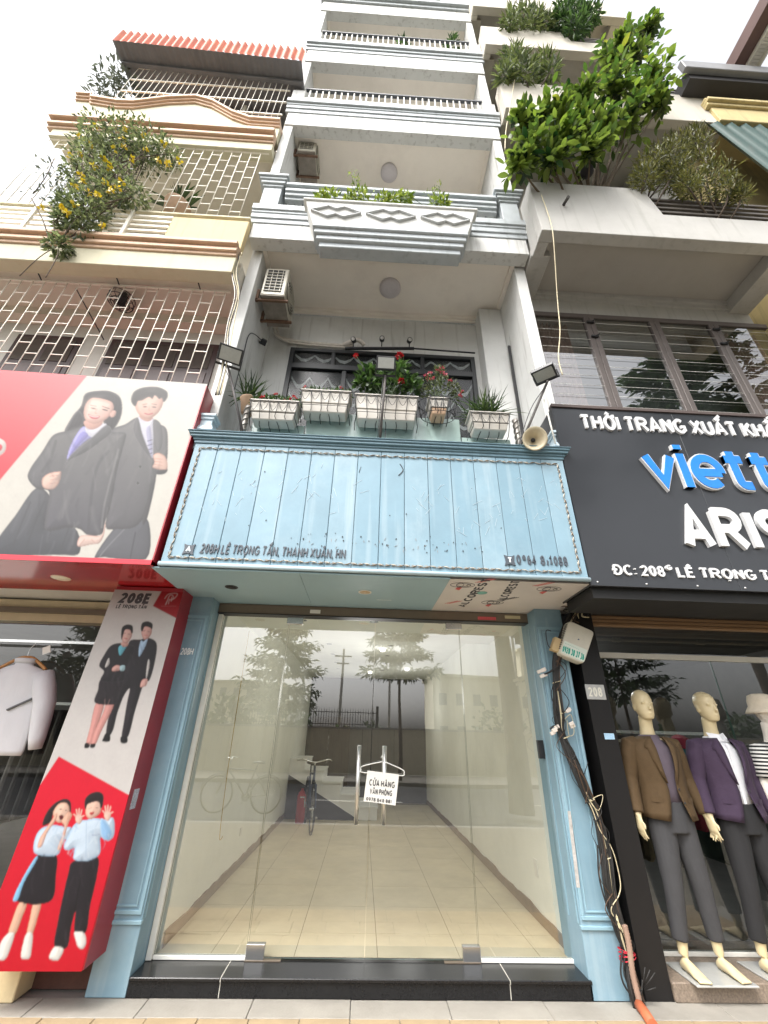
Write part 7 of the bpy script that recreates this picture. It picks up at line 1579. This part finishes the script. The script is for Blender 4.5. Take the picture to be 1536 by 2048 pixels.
# ================================================================== shop mannequins
M_skin = mat('mannequin_cream', srgb(206, 190, 152), .38, .03, 5, sss=0)
M_skin2 = mat('mannequin_white', srgb(222, 216, 206), .38, .03, 5)
def remesh(ob, vox, it=6):
    m = ob.modifiers.new('r', 'REMESH'); m.mode = 'VOXEL'; m.voxel_size = vox; m.use_smooth_shade = True
    s = ob.modifiers.new('s', 'SMOOTH'); s.factor = .5; s.iterations = it
    dg = bpy.context.evaluated_depsgraph_get(); dg.update(); me = bpy.data.meshes.new_from_object(ob.evaluated_get(dg)); ob.modifiers.clear(); old = ob.data; nm = old.name; ob.data = me; bpy.data.meshes.remove(old); me.name = nm
    me.polygons.foreach_set('use_smooth', [True]*len(me.polygons)); return ob
def mannequin(X, Y, Z, yaw, style, label, head_turn=0.35, s=1.0):
    t = thing('mannequin', label, 'mannequin', (X, Y, Z)); t.rotation_euler = (0, 0, yaw); t.scale = (s, s, s)
    def part(mb, name, m, vox=None, it=5, parent=t):
        o = mb.build(name, m, None); 
        if vox: remesh(o, vox, it)
        o.parent = parent; o.location = (0, 0, 0); return o
    E_ = lambda x, y, z, rx, ry: ((x, y, z), (rx, 0, 0), (0, ry, 0))
    skin = M_skin2 if style == 'stripe' else M_skin
    # ---- body: one surface
    b = MB(); ch, sh = math.cos(head_turn), math.sin(head_turn)
    def H_(x, y, z): return (x*ch-y*sh, x*sh+y*ch-.01, z)
    def HE(y, z, rx, ry): return (H_(0, y, z), (rx*ch, rx*sh, 0), (-ry*sh, ry*ch, 0))
    b.rings([HE(-.045, 1.592, .030, .034), HE(-.038, 1.602, .046, .055), HE(-.026, 1.63, .060, .074), HE(-.014, 1.67, .070, .084), HE(-.004, 1.71, .075, .090), HE(.0, 1.75, .077, .096), HE(.004, 1.785, .068, .092), HE(.007, 1.81, .054, .072), HE(.008, 1.826, .034, .046), HE(.008, 1.834, .012, .016)], 24)
    b.rings([HE(-.118, 1.668, .011, .012), HE(-.110, 1.68, .014, .016), HE(-.100, 1.705, .008, .014), HE(-.092, 1.73, .006, .012)], 8)      # nose
    b.ball(H_(0, -.093, 1.640), .022, .012, .008, 10, 6); b.ball(H_(0, -.078, 1.607), .02, .014, .012, 10, 6)                                  # lips, chin
    b.ball(H_(-.032, -.083, 1.722), .024, .012, .008, 8, 6); b.ball(H_(.032, -.083, 1.722), .024, .012, .008, 8, 6)                               # brows
    for q in (-1, 1): b.ball(H_(q*.073, .008, 1.69), .010, .020, .032, 8, 6)
    b.rings([E_(0, .02, 1.42, .085, .075), E_(0, .018, 1.47, .062, .06), E_(0, .012, 1.53, .053, .055), E_(0, -.002, 1.62, .052, .058)], 16)
    b.rings([E_(0, .0, .86, .145, .10), E_(0, 0, .95, .15, .10), E_(0, 0, 1.08, .135, .095), E_(0, 0, 1.25, .155, .105), E_(0, 0, 1.38, .165, .10), E_(0, .01, 1.45, .10, .075)], 18)
    arms = []
    for q in (-1, 1):
        sho, elb, wri = Vector((q*.175, .01, 1.405)), Vector((q*.245, .025, 1.15)), Vector((q*.285, -.045, .905)); arms.append((q, sho, elb, wri))
        b.tube([sho, sho.lerp(elb, .5), elb, elb.lerp(wri, .5), wri], [.05, .043, .036, .031, .024], 12)
        d = Vector((q*.10, -.14, -1)).normalized(); sd_ = Vector((-.1*q, -1, .05)).normalized(); nn = d.cross(sd_)
        b.rings([(wri, sd_*.026, nn*.018), (wri+d*.03, sd_*.034, nn*.016), (wri+d*.075, sd_*.041, nn*.014), (wri+d*.095, sd_*.038, nn*.011)], 12)
        for k, (o_, l_) in enumerate(((.030, .062), (.011, .075), (-.009, .070), (-.028, .055))):
            p0 = wri+d*.085+sd_*o_; cur = nn*(-q if False else 1)*0; inw = Vector((-q, 0, 0))
            p1 = p0+d*l_*.5+sd_*o_*.12+inw*.006; p2 = p0+d*l_+sd_*o_*.15+inw*.024; b.tube([p0-d*.015, p0, p1, p2], [.009, .009, .008, .006], 8)
        p0 = wri+d*.035+sd_*.03; b.tube([p0-sd_*.012, p0+sd_*.018+d*.02, p0+sd_*.026+d*.05], [.011, .010, .007], 8)
        # legs and bare feet
        hip, kn, an = Vector((q*.085, 0, .86)), Vector((q*.11, -.01, .47)), Vector((q*.135, .02, .085))
        b.tube([hip, hip.lerp(kn, .5), kn, kn.lerp(an, .4), an], [.078, .068, .05, .046, .031], 14)
        ft_ = Vector((q*.05, -1, 0)).normalized(); s2 = Vector((1, q*.05, 0))
        b.rings([(an+Vector((0, .035, -.058)), s2*.024, Vector((0, 0, .022))), (an+Vector((0, 0, -.045)), s2*.031, Vector((0, 0, .04))), (an+ft_*.06+Vector((0, 0, -.05)), s2*.036, Vector((0, 0, .033))), (an+ft_*.13+Vector((0, 0, -.065)), s2*.044, Vector((0, 0, .019))), (an+ft_*.165+Vector((0, 0, -.069)), s2*.040, Vector((0, 0, .014))), (an+ft_*.175+Vector((0, 0, -.07)), s2*.03, Vector((0, 0, .011)))], 14)
        for k in range(5):
            o_ = -.032+.016*k; l_ = (.05 if (k == 4 and q < 0) or (k == 0 and q > 0) else .036); b.tube([an+ft_*.165+s2*o_+Vector((0, 0, -.072)), an+ft_*(.165+l_*.7)+s2*o_*1.05+Vector((0, 0, -.074))], [.010, .0085], 8)
    part(b, 'body', skin, .0065, 4)
    if style in ('brown', 'purple'):
        cj = {'brown': srgb(78, 60, 36), 'purple': srgb(58, 43, 64)}[style]; ct = {'brown': srgb(62, 62, 64), 'purple': srgb(34, 34, 36)}[style]; ci = {'brown': srgb(92, 82, 92), 'purple': srgb(222, 222, 226)}[style]
        mj = mat('blazer_'+style, cj, .85, .1, 30, .55, 13); mt_ = mat('trousers_'+style, ct, .85, .12, 24, .6, 12, stretch=(1, 1, .35)); mi = mat('shirt_'+style, ci, .8, .06, 20, .5, 16)
        tr = MB(); tr.rings([E_(0, .0, .80, .16, .112), E_(0, 0, .90, .168, .118), E_(0, 0, 1.0, .155, .11)], 20)
        for q in (-1, 1):
            tr.tube([Vector((q*.082, 0, .88)), Vector((q*.092, -.005, .70)), Vector((q*.112, -.01, .47)), Vector((q*.125, .005, .30)), Vector((q*.137, .018, .165))], [.098, .088, .068, .060, .054], 16)
        part(tr, 'trousers', mt_, .009, 3)
        part(MB().rings([E_(0, .0, .985, .15, .105), E_(0, 0, 1.08, .15, .108), E_(0, 0, 1.25, .170, .118), E_(0, 0, 1.38, .165, .112), E_(0, .012, 1.44, .10, .085), E_(0, .016, 1.475, .069, .067)], 22), 'shirt', mi)
        # open jacket shell: sections run from one front edge round the back to the other
        zs_ = [.885, .93, 1.0, 1.08, 1.16, 1.24, 1.32, 1.38, 1.425, 1.455]; rx = [.205, .203, .196, .186, .188, .196, .204, .204, .165, .10]; ry = [.148, .146, .140, .132, .134, .140, .140, .128, .108, .085]
        op = [.085, .07, .05, .035, .045, .06, .066, .066, .064, .058]
        n = 34; V = []
        for z, a, b_, o_ in zip(zs_, rx, ry, op):
            g0 = math.asin(min(o_/a, .95))
            for k in range(n+1):
                g = -math.pi/2+g0+(2*math.pi-2*g0)*k/n; w_ = .006*math.sin(k*1.9+z*9) if z < 1.2 else 0; V.append((math.cos(g)*(a+w_), math.sin(g)*(b_+w_), z+(.008*math.cos(g*2) if z < .9 else 0)))
        m1 = n+1; Fc = [(i*m1+k, i*m1+k+1, (i+1)*m1+k+1, (i+1)*m1+k) for i in range(len(zs_)-1) for k in range(n)]
        jo = MB().add(V, Fc, True); jp = part(jo, 'blazer', mj); so_ = jp.modifiers.new('thick', 'SOLIDIFY'); so_.thickness = .008; so_.offset = 1
        for q in (-1, 1):
            _, sho, elb, wri = arms[0 if q < 0 else 1]; st2 = sho+Vector((-q*.045, 0, .012)); part(MB().tube([st2, sho+Vector((q*.012, 0, -.005)), sho.lerp(elb, .35)+Vector((q*.01, 0, 0)), sho.lerp(elb, .7), elb, elb.lerp(wri, .45), elb.lerp(wri, .93)], [.05, .074, .073, .066, .060, .053, .047], 16), 'sleeve', mj, .008, 3, jp)
            # lapel and collar on the outside of the shell
            lp = MB(); V = []; prof_ = [(1.462, .0, .030), (1.43, .0, .052), (1.40, .0, .075), (1.375, 0, .082), (1.37, 0, .066), (1.30, .0, .056), (1.22, .0, .036), (1.13, .0, .012)]
            for z, o0, wd_ in prof_:
                a = np.interp(z, zs_, rx)+.016; b_ = np.interp(z, zs_, ry)+.016; o_ = np.interp(z, zs_, op)
                for kk in (0, .5, 1):
                    x = o_-.006+wd_*kk; y = -b_*math.sqrt(max(0, 1-(x/a)**2))-.004*math.sin(kk*math.pi); V.append((q*x, y, z))
            lp.add(V, [(3*i+k, 3*i+k+1, 3*i+k+4, 3*i+k+3) for i in range(len(prof_)-1) for k in range(2)], True); l_o = part(lp, 'lapel', mj, parent=jp); so2 = l_o.modifiers.new('thick', 'SOLIDIFY'); so2.thickness = .004
            pk_ = MB(); a, b_ = .197, .141; x0, x1 = .10, .175; V = []
            for x in (x0, (x0+x1)/2, x1):
                y = -(b_+.012)*math.sqrt(max(0, 1-(x/(a+.012))**2)); V += [(q*x, y, 1.0), (q*x, y, 1.035)]
            pk_.add(V, [(0, 2, 3, 1), (2, 4, 5, 3)]); part(pk_, 'pocket_flap', mj, parent=jp)
        for z_, q in ((1.09, 1), (1.0, 1)):
            x = np.interp(z_, zs_, op)+.012; y = -(np.interp(z_, zs_, ry)+.0095)*math.sqrt(1-(x/(np.interp(z_, zs_, rx)+.009))**2); part(MB().lathe([(.009, 0), (.008, .003), (0, .0035)], (x, y, z_), (0, -1, 0), 10), 'button', M_black, parent=jp)
        if style == 'purple':
            cl_ = MB()
            for q in (-1, 1): cl_.hex([(q*.0, -.085, 1.44), (q*.075, -.062, 1.435), (q*.075, -.02, 1.50), (q*.0, -.06, 1.485)], [(q*.0, -.092, 1.437), (q*.08, -.068, 1.432), (q*.08, -.02, 1.505), (q*.0, -.066, 1.49)])
            cl_.hex([(-.01, -.108, 1.0), (.012, -.108, 1.0), (.012, -.105, 1.42), (-.01, -.105, 1.42)], [(-.01, -.113, 1.0), (.012, -.113, 1.0), (.012, -.122, 1.40), (-.01, -.122, 1.40)]); part(cl_, 'shirt_collar', mi)
    else:
        ms = bpy.data.materials.new('striped_jersey'); ms.use_nodes = True; n_ = ms.node_tree.nodes; L_ = ms.node_tree.links; tc2 = n_.new('ShaderNodeTexCoord'); wv = n_.new('ShaderNodeTexWave'); wv.bands_direction = 'Z'; wv.inputs['Scale'].default_value = 11; wv.inputs['Distortion'].default_value = .25; rp2 = n_.new('ShaderNodeValToRGB'); rp2.color_ramp.interpolation = 'CONSTANT'; rp2.color_ramp.elements[0].color = (.012, .012, .014, 1); rp2.color_ramp.elements[1].color = (.7, .69, .66, 1); rp2.color_ramp.elements[1].position = .5
        L_.new(tc2.outputs['Object'], wv.inputs[0]); L_.new(wv.outputs['Fac'], rp2.inputs[0]); L_.new(rp2.outputs[0], n_['Principled BSDF'].inputs['Base Color']); n_['Principled BSDF'].inputs['Roughness'].default_value = .9
        part(MB().rings([E_(0, .0, .90, .178, .125), E_(0, 0, 1.08, .165, .118), E_(0, 0, 1.25, .182, .135), E_(0, 0, 1.38, .180, .122), E_(0, .012, 1.44, .12, .09), E_(0, .016, 1.465, .08, .072)], 24), 'striped_shirt', ms)
        for q in (-1, 1):
            _, sho, elb, wri = arms[0 if q < 0 else 1]; part(MB().tube([sho+Vector((-q*.04, 0, .01)), sho+Vector((q*.012, 0, 0)), sho.lerp(elb, .45), sho.lerp(elb, .85)], [.05, .072, .07, .066], 16), 'short_sleeve', ms)
        tr = MB(); tr.rings([E_(0, .0, .80, .16, .112), E_(0, 0, .90, .168, .118), E_(0, 0, .97, .16, .11)], 20)
        for q in (-1, 1): tr.tube([Vector((q*.082, 0, .88)), Vector((q*.092, -.005, .70)), Vector((q*.112, -.01, .47)), Vector((q*.13, .01, .25))], [.098, .088, .07, .062], 16)
        part(tr, 'trousers', mat('trousers_black', (.015, .015, .017), .85), .009, 3)
        mh = mat('straw_hat', srgb(216, 204, 184), .85, .08, 30, .2, 150)
        hh = part(MB().rings([HE(-.015, 1.695, .135, .165), HE(-.01, 1.72, .115, .145), HE(0, 1.755, .085, .112), HE(.002, 1.80, .082, .106), HE(.006, 1.845, .070, .088), HE(.008, 1.86, .04, .05)], 28), 'sun_hat', mh)
        part(MB().obox(H_(-.034, -.10, 1.70), (.03*ch, .03*sh, 0), (0, .006, 0), (0, 0, .02)).obox(H_(.034, -.10, 1.70), (.03*ch, .03*sh, 0), (0, .006, 0), (0, 0, .02)), 'sunglasses', M_black)
    return t
def base_plate(x, y, label):
    o = MB().box(x-.21, x+.21, y-.17, y+.16, .0985, .110).build('base_plate', mat('glass_plate', srgb(170, 170, 166), .12, .1, 6), None, .003); tag(o, label, 'base plate'); return o
base_plate(2.47, 3.93, 'pale square plate under the brown-blazered mannequin'); base_plate(3.02, 3.95, 'pale square plate under the purple-blazered mannequin'); base_plate(3.55, 3.95, 'pale square plate under the striped mannequin')
mannequin(2.46, 3.93, .110, R_(2), 'brown', 'bald cream mannequin in brown blazer and grey trousers beside the black pillar', -.1, .985)
mannequin(3.03, 3.93, .110, R_(3), 'purple', 'bald cream mannequin in purple blazer, white shirt and black trousers', .0, .985)
mannequin(3.56, 3.93, .110, R_(10), 'stripe', 'mannequin in black and white striped top and cream sun hat', .3, .97)

# ================================================================== notice on a coat hanger, hooked over the door handle
hn = thing('hanging_notice', 'white paper notice with stencilled lettering on a wire coat hanger over the door handles', 'notice', (.2, 4.0, 1.1))
NY = 3.995
hp = [px(x, y, Y=NY) for x, y in ((766, 1523), (726, 1532), (722, 1540), (728, 1545), (800, 1551), (808, 1547), (804, 1539), (768, 1523))]
MB().tube(spline(hp, 5), .004, 6).tube(spline([px(767, 1524, Y=NY), px(768, 1518, Y=NY), px(764, 1512, Y=NY+.02), px(762, 1516, Y=NY+.03)], 5), .003, 5).build('wire_hanger', mat('white_wire', srgb(226, 226, 222), .4), hn)
cr_ = [px(x, y, Y=NY-.004) for x, y in ((735, 1541), (798, 1549), (791, 1611), (727, 1602))]
MB().prism(cr_, (0, .003, 0)).build('paper_card', mat('paper_white', srgb(222, 220, 214), .8, .06, 14), hn)
ink = mat('stencil_ink', (.06, .055, .055), .7, .3, 60)
for txt, (xa, ya), (xb, yb_), h in (('CỬA HÀNG', (738, 1571), (789, 1577), .045), ('VĂN PHÒNG', (739, 1588), (784, 1593), .04), ('0978 048 881', (732, 1601), (783, 1607), .024), ('CHO', (737, 1550), (752, 1552), .015)):
    A, B = px(xa, ya, Y=NY-.0045), px(xb, yb_, Y=NY-.0045); lettering('notice_lettering', txt.replace('CHO', '000') if False else txt, A, B, h, ink, hn, t=.2, depth=.0008, track=.12) if txt != 'CHO' else None

# ================================================================== cables, splice box and camera on the right pillar
cb = thing('cable_bundle', 'thick tangle of black telephone cables running down the right pillar', 'cables', (1.9, 3.75, 0))
M_cab = mat('black_cable', (.02, .019, .018), .6, .3, 20); M_cabw = mat('cream_cable', srgb(206, 194, 160), .6); M_cabb = mat('brown_cable', (.08, .045, .025), .6)
path = [(1166, 1203), (1150, 1225), (1128, 1270), (1113, 1318), (1113, 1364), (1119, 1427), (1123, 1465), (1144, 1520), (1176, 1592), (1194, 1630), (1211, 1702), (1222, 1787), (1239, 1858), (1253, 1906), (1267, 1972), (1281, 2016)]
CY = 3.795
base_ = [px(x, y, Y=CY) for x, y in path]; base_[-1].z = .0
random.seed(101)
for k in range(30):
    ox, oy = rnd(-.042, .042), rnd(-.034, .02); ph = rnd(0, 6); P_l = []
    for i, p in enumerate(base_):
        tight = .55 if i in (4, 6, 9, 13) else 1.0; P_l.append(p+Vector((ox*tight+.008*math.sin(i*1.3+ph), oy*tight+.006*math.cos(i*1.7+ph), 0)))
    a = 0 if k % 4 else random.choice((0, 1, 2)); e = len(P_l) if k % 5 else random.choice((12, 13, 14))
    MB().tube(spline(P_l[a:e], 5), rnd(.0055, .0105), 6).build('cable', M_cabw if k in (5,) else M_cabb if k in (2, 8) else M_cab, cb)
for (pts, m, r) in (([(1168, 1585), (1185, 1620), (1200, 1660), (1225, 1700), (1240, 1760), (1238, 1790), (1222, 1820), (1240, 1850), (1255, 1890)], M_cabw, .0036), ([(1180, 1600), (1205, 1590), (1198, 1620), (1186, 1612)], M_cabw, .0025), ([(1195, 1690), (1198, 1750), (1210, 1800), (1222, 1830)], M_cab, .006), ([(1245, 1900), (1242, 1950), (1258, 1985), (1280, 1990), (1285, 1960)], M_cab, .006), ([(1250, 1910), (1248, 1945), (1262, 1978), (1282, 1980)], M_cab, .005),
                    ([(1120, 1330), (1098, 1345), (1088, 1348)], M_cab, .008), ([(1124, 1462), (1110, 1452), (1100, 1458)], M_cab, .007), ([(1128, 1440), (1142, 1430), (1148, 1465), (1138, 1470), (1134, 1440)], M_cabw, .0025), ([(1132, 1480), (1146, 1500), (1150, 1512), (1142, 1520)], M_cab, .005), ([(1108, 1300), (1096, 1290), (1092, 1262), (1102, 1262)], M_cab, .004)):
    MB().tube(spline([px(x, y, Y=CY-.03) for x, y in pts], 5), r, 5).build('cable', m, cb)
for (a, b) in (((1290, 1975), (1310, 1945)), ((1285, 1975), (1290, 1935)), ((1292, 1982), (1312, 1975)), ((1288, 1970), (1300, 1940)), ((1168, 1550), (1176, 1525)), ((1160, 1530), (1150, 1508))):
    MB().tube([px(*a, Y=CY-.03), px(*b, Y=CY-.05)], .0035, 5).build('cut_end', M_cab, cb)
random.seed(17)
for i in range(26):
    s_ = random.randint(2, 13); p_ = path[s_]; q_ = path[s_+1]; dx = rnd(-22, 22); MB().tube(spline([px(p_[0]+rnd(-6, 6), p_[1], Y=CY-.03), px((p_[0]+q_[0])/2+dx, (p_[1]+q_[1])/2+rnd(-10, 10), Y=CY-.05), px(q_[0]+rnd(-6, 6), q_[1]+rnd(0, 20), Y=CY-.03)], 5), rnd(.002, .004), 5).build('cable', random.choice((M_cab, M_cab, M_cab, M_cabb)), cb)
random.seed(7)
for i in range(16):
    a = (1160+rnd(-12, 22), 1212+rnd(-12, 16)); b = (a[0]+rnd(-34, 30), a[1]+rnd(-16, 22)); c = (b[0]+rnd(-16, 16), b[1]+rnd(-8, 14)); MB().tube(spline([px(*q, Y=3.74+rnd(-.06, .04)) for q in (a, b, c)], 5), rnd(.003, .006), 5).build('cable', random.choice((M_cab, M_cab, M_cabb, M_cabw)), cb)
for (x, y) in ((1113, 1364), (1122, 1427), (1130, 1475), (1180, 1600), (1213, 1715)):
    c = px(x, y, Y=CY); MB().tube([c+Vector((.036*math.cos(k*math.pi/6), .034*math.sin(k*math.pi/6), .01*math.cos(k*math.pi/6))) for k in range(12)], .0035, 4, closed=True).build('cable_tie', M_cabw, cb)
c = px(1254, 1908, Y=CY); M_rt = mat('red_string', (.5, .02, .04), .6)
rt = MB()
for j in range(4): rt.tube([c+Vector((.052*math.cos(k*math.pi/7), .045*math.sin(k*math.pi/7), .012*j-.02+.012*math.cos(k*math.pi/7+j))) for k in range(14)], .0035, 4, closed=True)
rt.build('red_string', M_rt, cb)
M_cond = mat('pink_conduit', srgb(150, 124, 108), .6, .15, 20)
cd = [px(x, y, Y=CY-.045) for x, y in ((1249, 1850), (1258, 1890), (1265, 1945), (1278, 2000))]
q = spline(cd, 14); MB().tube(q, [.017+(.003 if i % 2 else 0) for i in range(len(q))], 10).build('ribbed_conduit', M_cond, cb)
e_ = px(1276, 2006, Z=.03); MB().tube([px(1278, 2010, Y=CY-.05), Vector((px(1283, 2026, Z=.0).x, 3.68, .02)), Vector((px(1296, 2048, Z=0).x, 3.55, .018))], .03, 10).build('orange_duct', mat('orange_plastic', srgb(176, 96, 62), .6, .2, 20), cb)
for (x, y, k) in ((1083, 1345, 0), (1108, 1460, 1), (1134, 1418, 2), (1140, 1448, 2)):
    c = px(x, y, Y=CY-.03); sc_ = MB(); M_spl = mat('splice_white', srgb(216, 206, 196), .5, .1, 20)
    for j in range(5 if k < 2 else 2): v = rdir(); sc_.obox(c+Vector((rnd(-.03, .03), rnd(-.01, .01), rnd(-.03, .03))), Vector((.02, 0, .008)), Vector((0, .008, 0)), Vector((-.005, 0, .012)))
    sc_.build('splice_connector', M_spl, cb, .003)
bxn = thing('telecom_box', 'off-white telephone box with a teal number sticker strapped to the cables', 'junction box', (1.85, 3.7, 2.2))
BYb = 3.70; qd = [px(x, y, Y=BYb) for x, y in ((1137, 1241), (1188, 1264), (1167, 1328), (1117, 1308))]
M_tb = mat('box_plastic', srgb(206, 202, 188), .5, .06, 8, dirt=.25); cen = sum(qd, Vector())/4
rc = []
for i in range(4):
    p_, c_, n__ = qd[i-1], qd[i], qd[(i+1) % 4]
    a = c_+(p_-c_).normalized()*.028; b = c_+(n__-c_).normalized()*.028; rc += [a, (a+b)/2*.5+c_*.5, b]
MB().prism(rc, (0, .085, 0)).build('box_shell', M_tb, bxn, .004)
MB().prism([cen+(p-cen)*.985+Vector((0, -.0006, 0)) for p in rc], (0, -.012, 0)).build('box_lid', M_tb, bxn, .004)
u_ = (qd[1]-qd[0]).normalized(); v_ = (qd[3]-qd[0]).normalized()
lb = cen+v_*.055; a_ = qd[0].lerp(qd[3], .60)+u_*.012+Vector((0, -.0132, 0)); b_ = qd[1].lerp(qd[2], .60)-u_*.012+Vector((0, -.0132, 0)); hgt = v_*((qd[3]-qd[0]).length*.34)
MB().prism([a_, b_, b_+hgt, a_+hgt], (0, -.0008, 0)).build('number_sticker', mat('sticker_white', srgb(214, 222, 212), .6), bxn)
teal = mat('teal_ink', srgb(24, 158, 138), .6)
lettering('sticker_number', '0928 38 37 36', a_+hgt*.92+u_*.006+Vector((0, -.0009, 0)), b_+hgt*.92-u_*.006+Vector((0, -.0009, 0)), hgt.length*.52, teal, bxn, t=.26, depth=.0006, track=.1)
mb = MB()
for j in range(9): mb.bar(a_+hgt*.18+u_*(.008+.0145*j)+Vector((0, -.0012, 0)), a_+hgt*.18+u_*(.017+.0145*j)+Vector((0, -.0012, 0)), .006, .001)
mb.build('sticker_smallprint', teal, bxn)
lg = cen-v_*.03+u_*.008+Vector((0, -.0128, 0)); MB().prism([lg+u_*.01, lg+v_*.006+u_*.004, lg-u_*.008+v_*.008, lg-u_*.004-v_*.006], (0, -.0008, 0)).build('logo_mark', mat('logo_blue', srgb(40, 70, 110), .5), bxn)
fs_ = MB()
for j in range(14): p_ = qd[0].lerp(qd[3], .12+.055*j)+Vector((0, .02, 0))-u_*.004; fs_.obox(p_, u_*.004, v_*.0016, Vector((0, .03, 0)))
fs_.build('side_ribs', mat('rib_grey', srgb(120, 116, 108), .6), bxn)
MB().obox(qd[0].lerp(qd[3], .75)-u_*.03+Vector((0, .05, 0)), u_*.03, v_*.06, Vector((0, .03, 0))).build('back_box', mat('tan_box', srgb(196, 172, 130), .6), bxn)
sc2 = thing('dome_camera', 'small cream dome camera under the fascia corner', 'camera', (1.8, 3.6, 2.6)); c = px(1158, 1182, Y=3.62)
MB().lathe([(.05, -.03), (.05, .0), (.042, .03), (.03, .045), (.028, .06)], c, (0, -.35, -1), 20).build('shell', M_tb, sc2); MB().lathe([(.026, .0605), (.022, .066), (0, .068)], c, (0, -.35, -1), 16).build('lens', M_black, sc2)
# loose wires on the facades
def wire(label, pts, r, m, base, g=None):
    o = thing('loose_wire', label, 'wire', base); MB().tube(spline(pts, 6), r, 5).build('wire', m, o)
wire('thin pale wire hanging down the face of the grey house', [px(x, y, Y=2.66) for x, y in ((1083, 390), (1100, 440), (1107, 480))]+[px(x, y, Y=2.9) for x, y in ((1115, 600), (1120, 660), (1117, 715), (1125, 750))], .006, M_cabw, (2.0, 2.7, 6.5))
wire('pale wire running down the corner of the grey upper planters', [px(x, y, Y=2.74) for x, y in ((1030, 155), (1020, 215), (1012, 260), (1010, 300))], .008, M_cabw, (2.0, 2.75, 11))
random.seed(5)
for k in range(5):
    xo = k*3.2; wire(['grey wire at the joint of the cream and white houses', 'black wire sagging at the joint of the cream and white houses', 'cream wire tight against the white pier', 'thin dark wire looping above the red sign edge', 'pale twisted wire beside the cream cage'][k], [px(x+xo+rnd(-3, 3), y, Y=2.98) for x, y in ((470, 505), (462, 545), (468, 590), (452, 650), (444, 720), (430, 790))], .006, (MATS['galvanised'], M_cab, M_cabw, M_cab, M_cabw)[k], (-1.7, 2.98, 4.5))
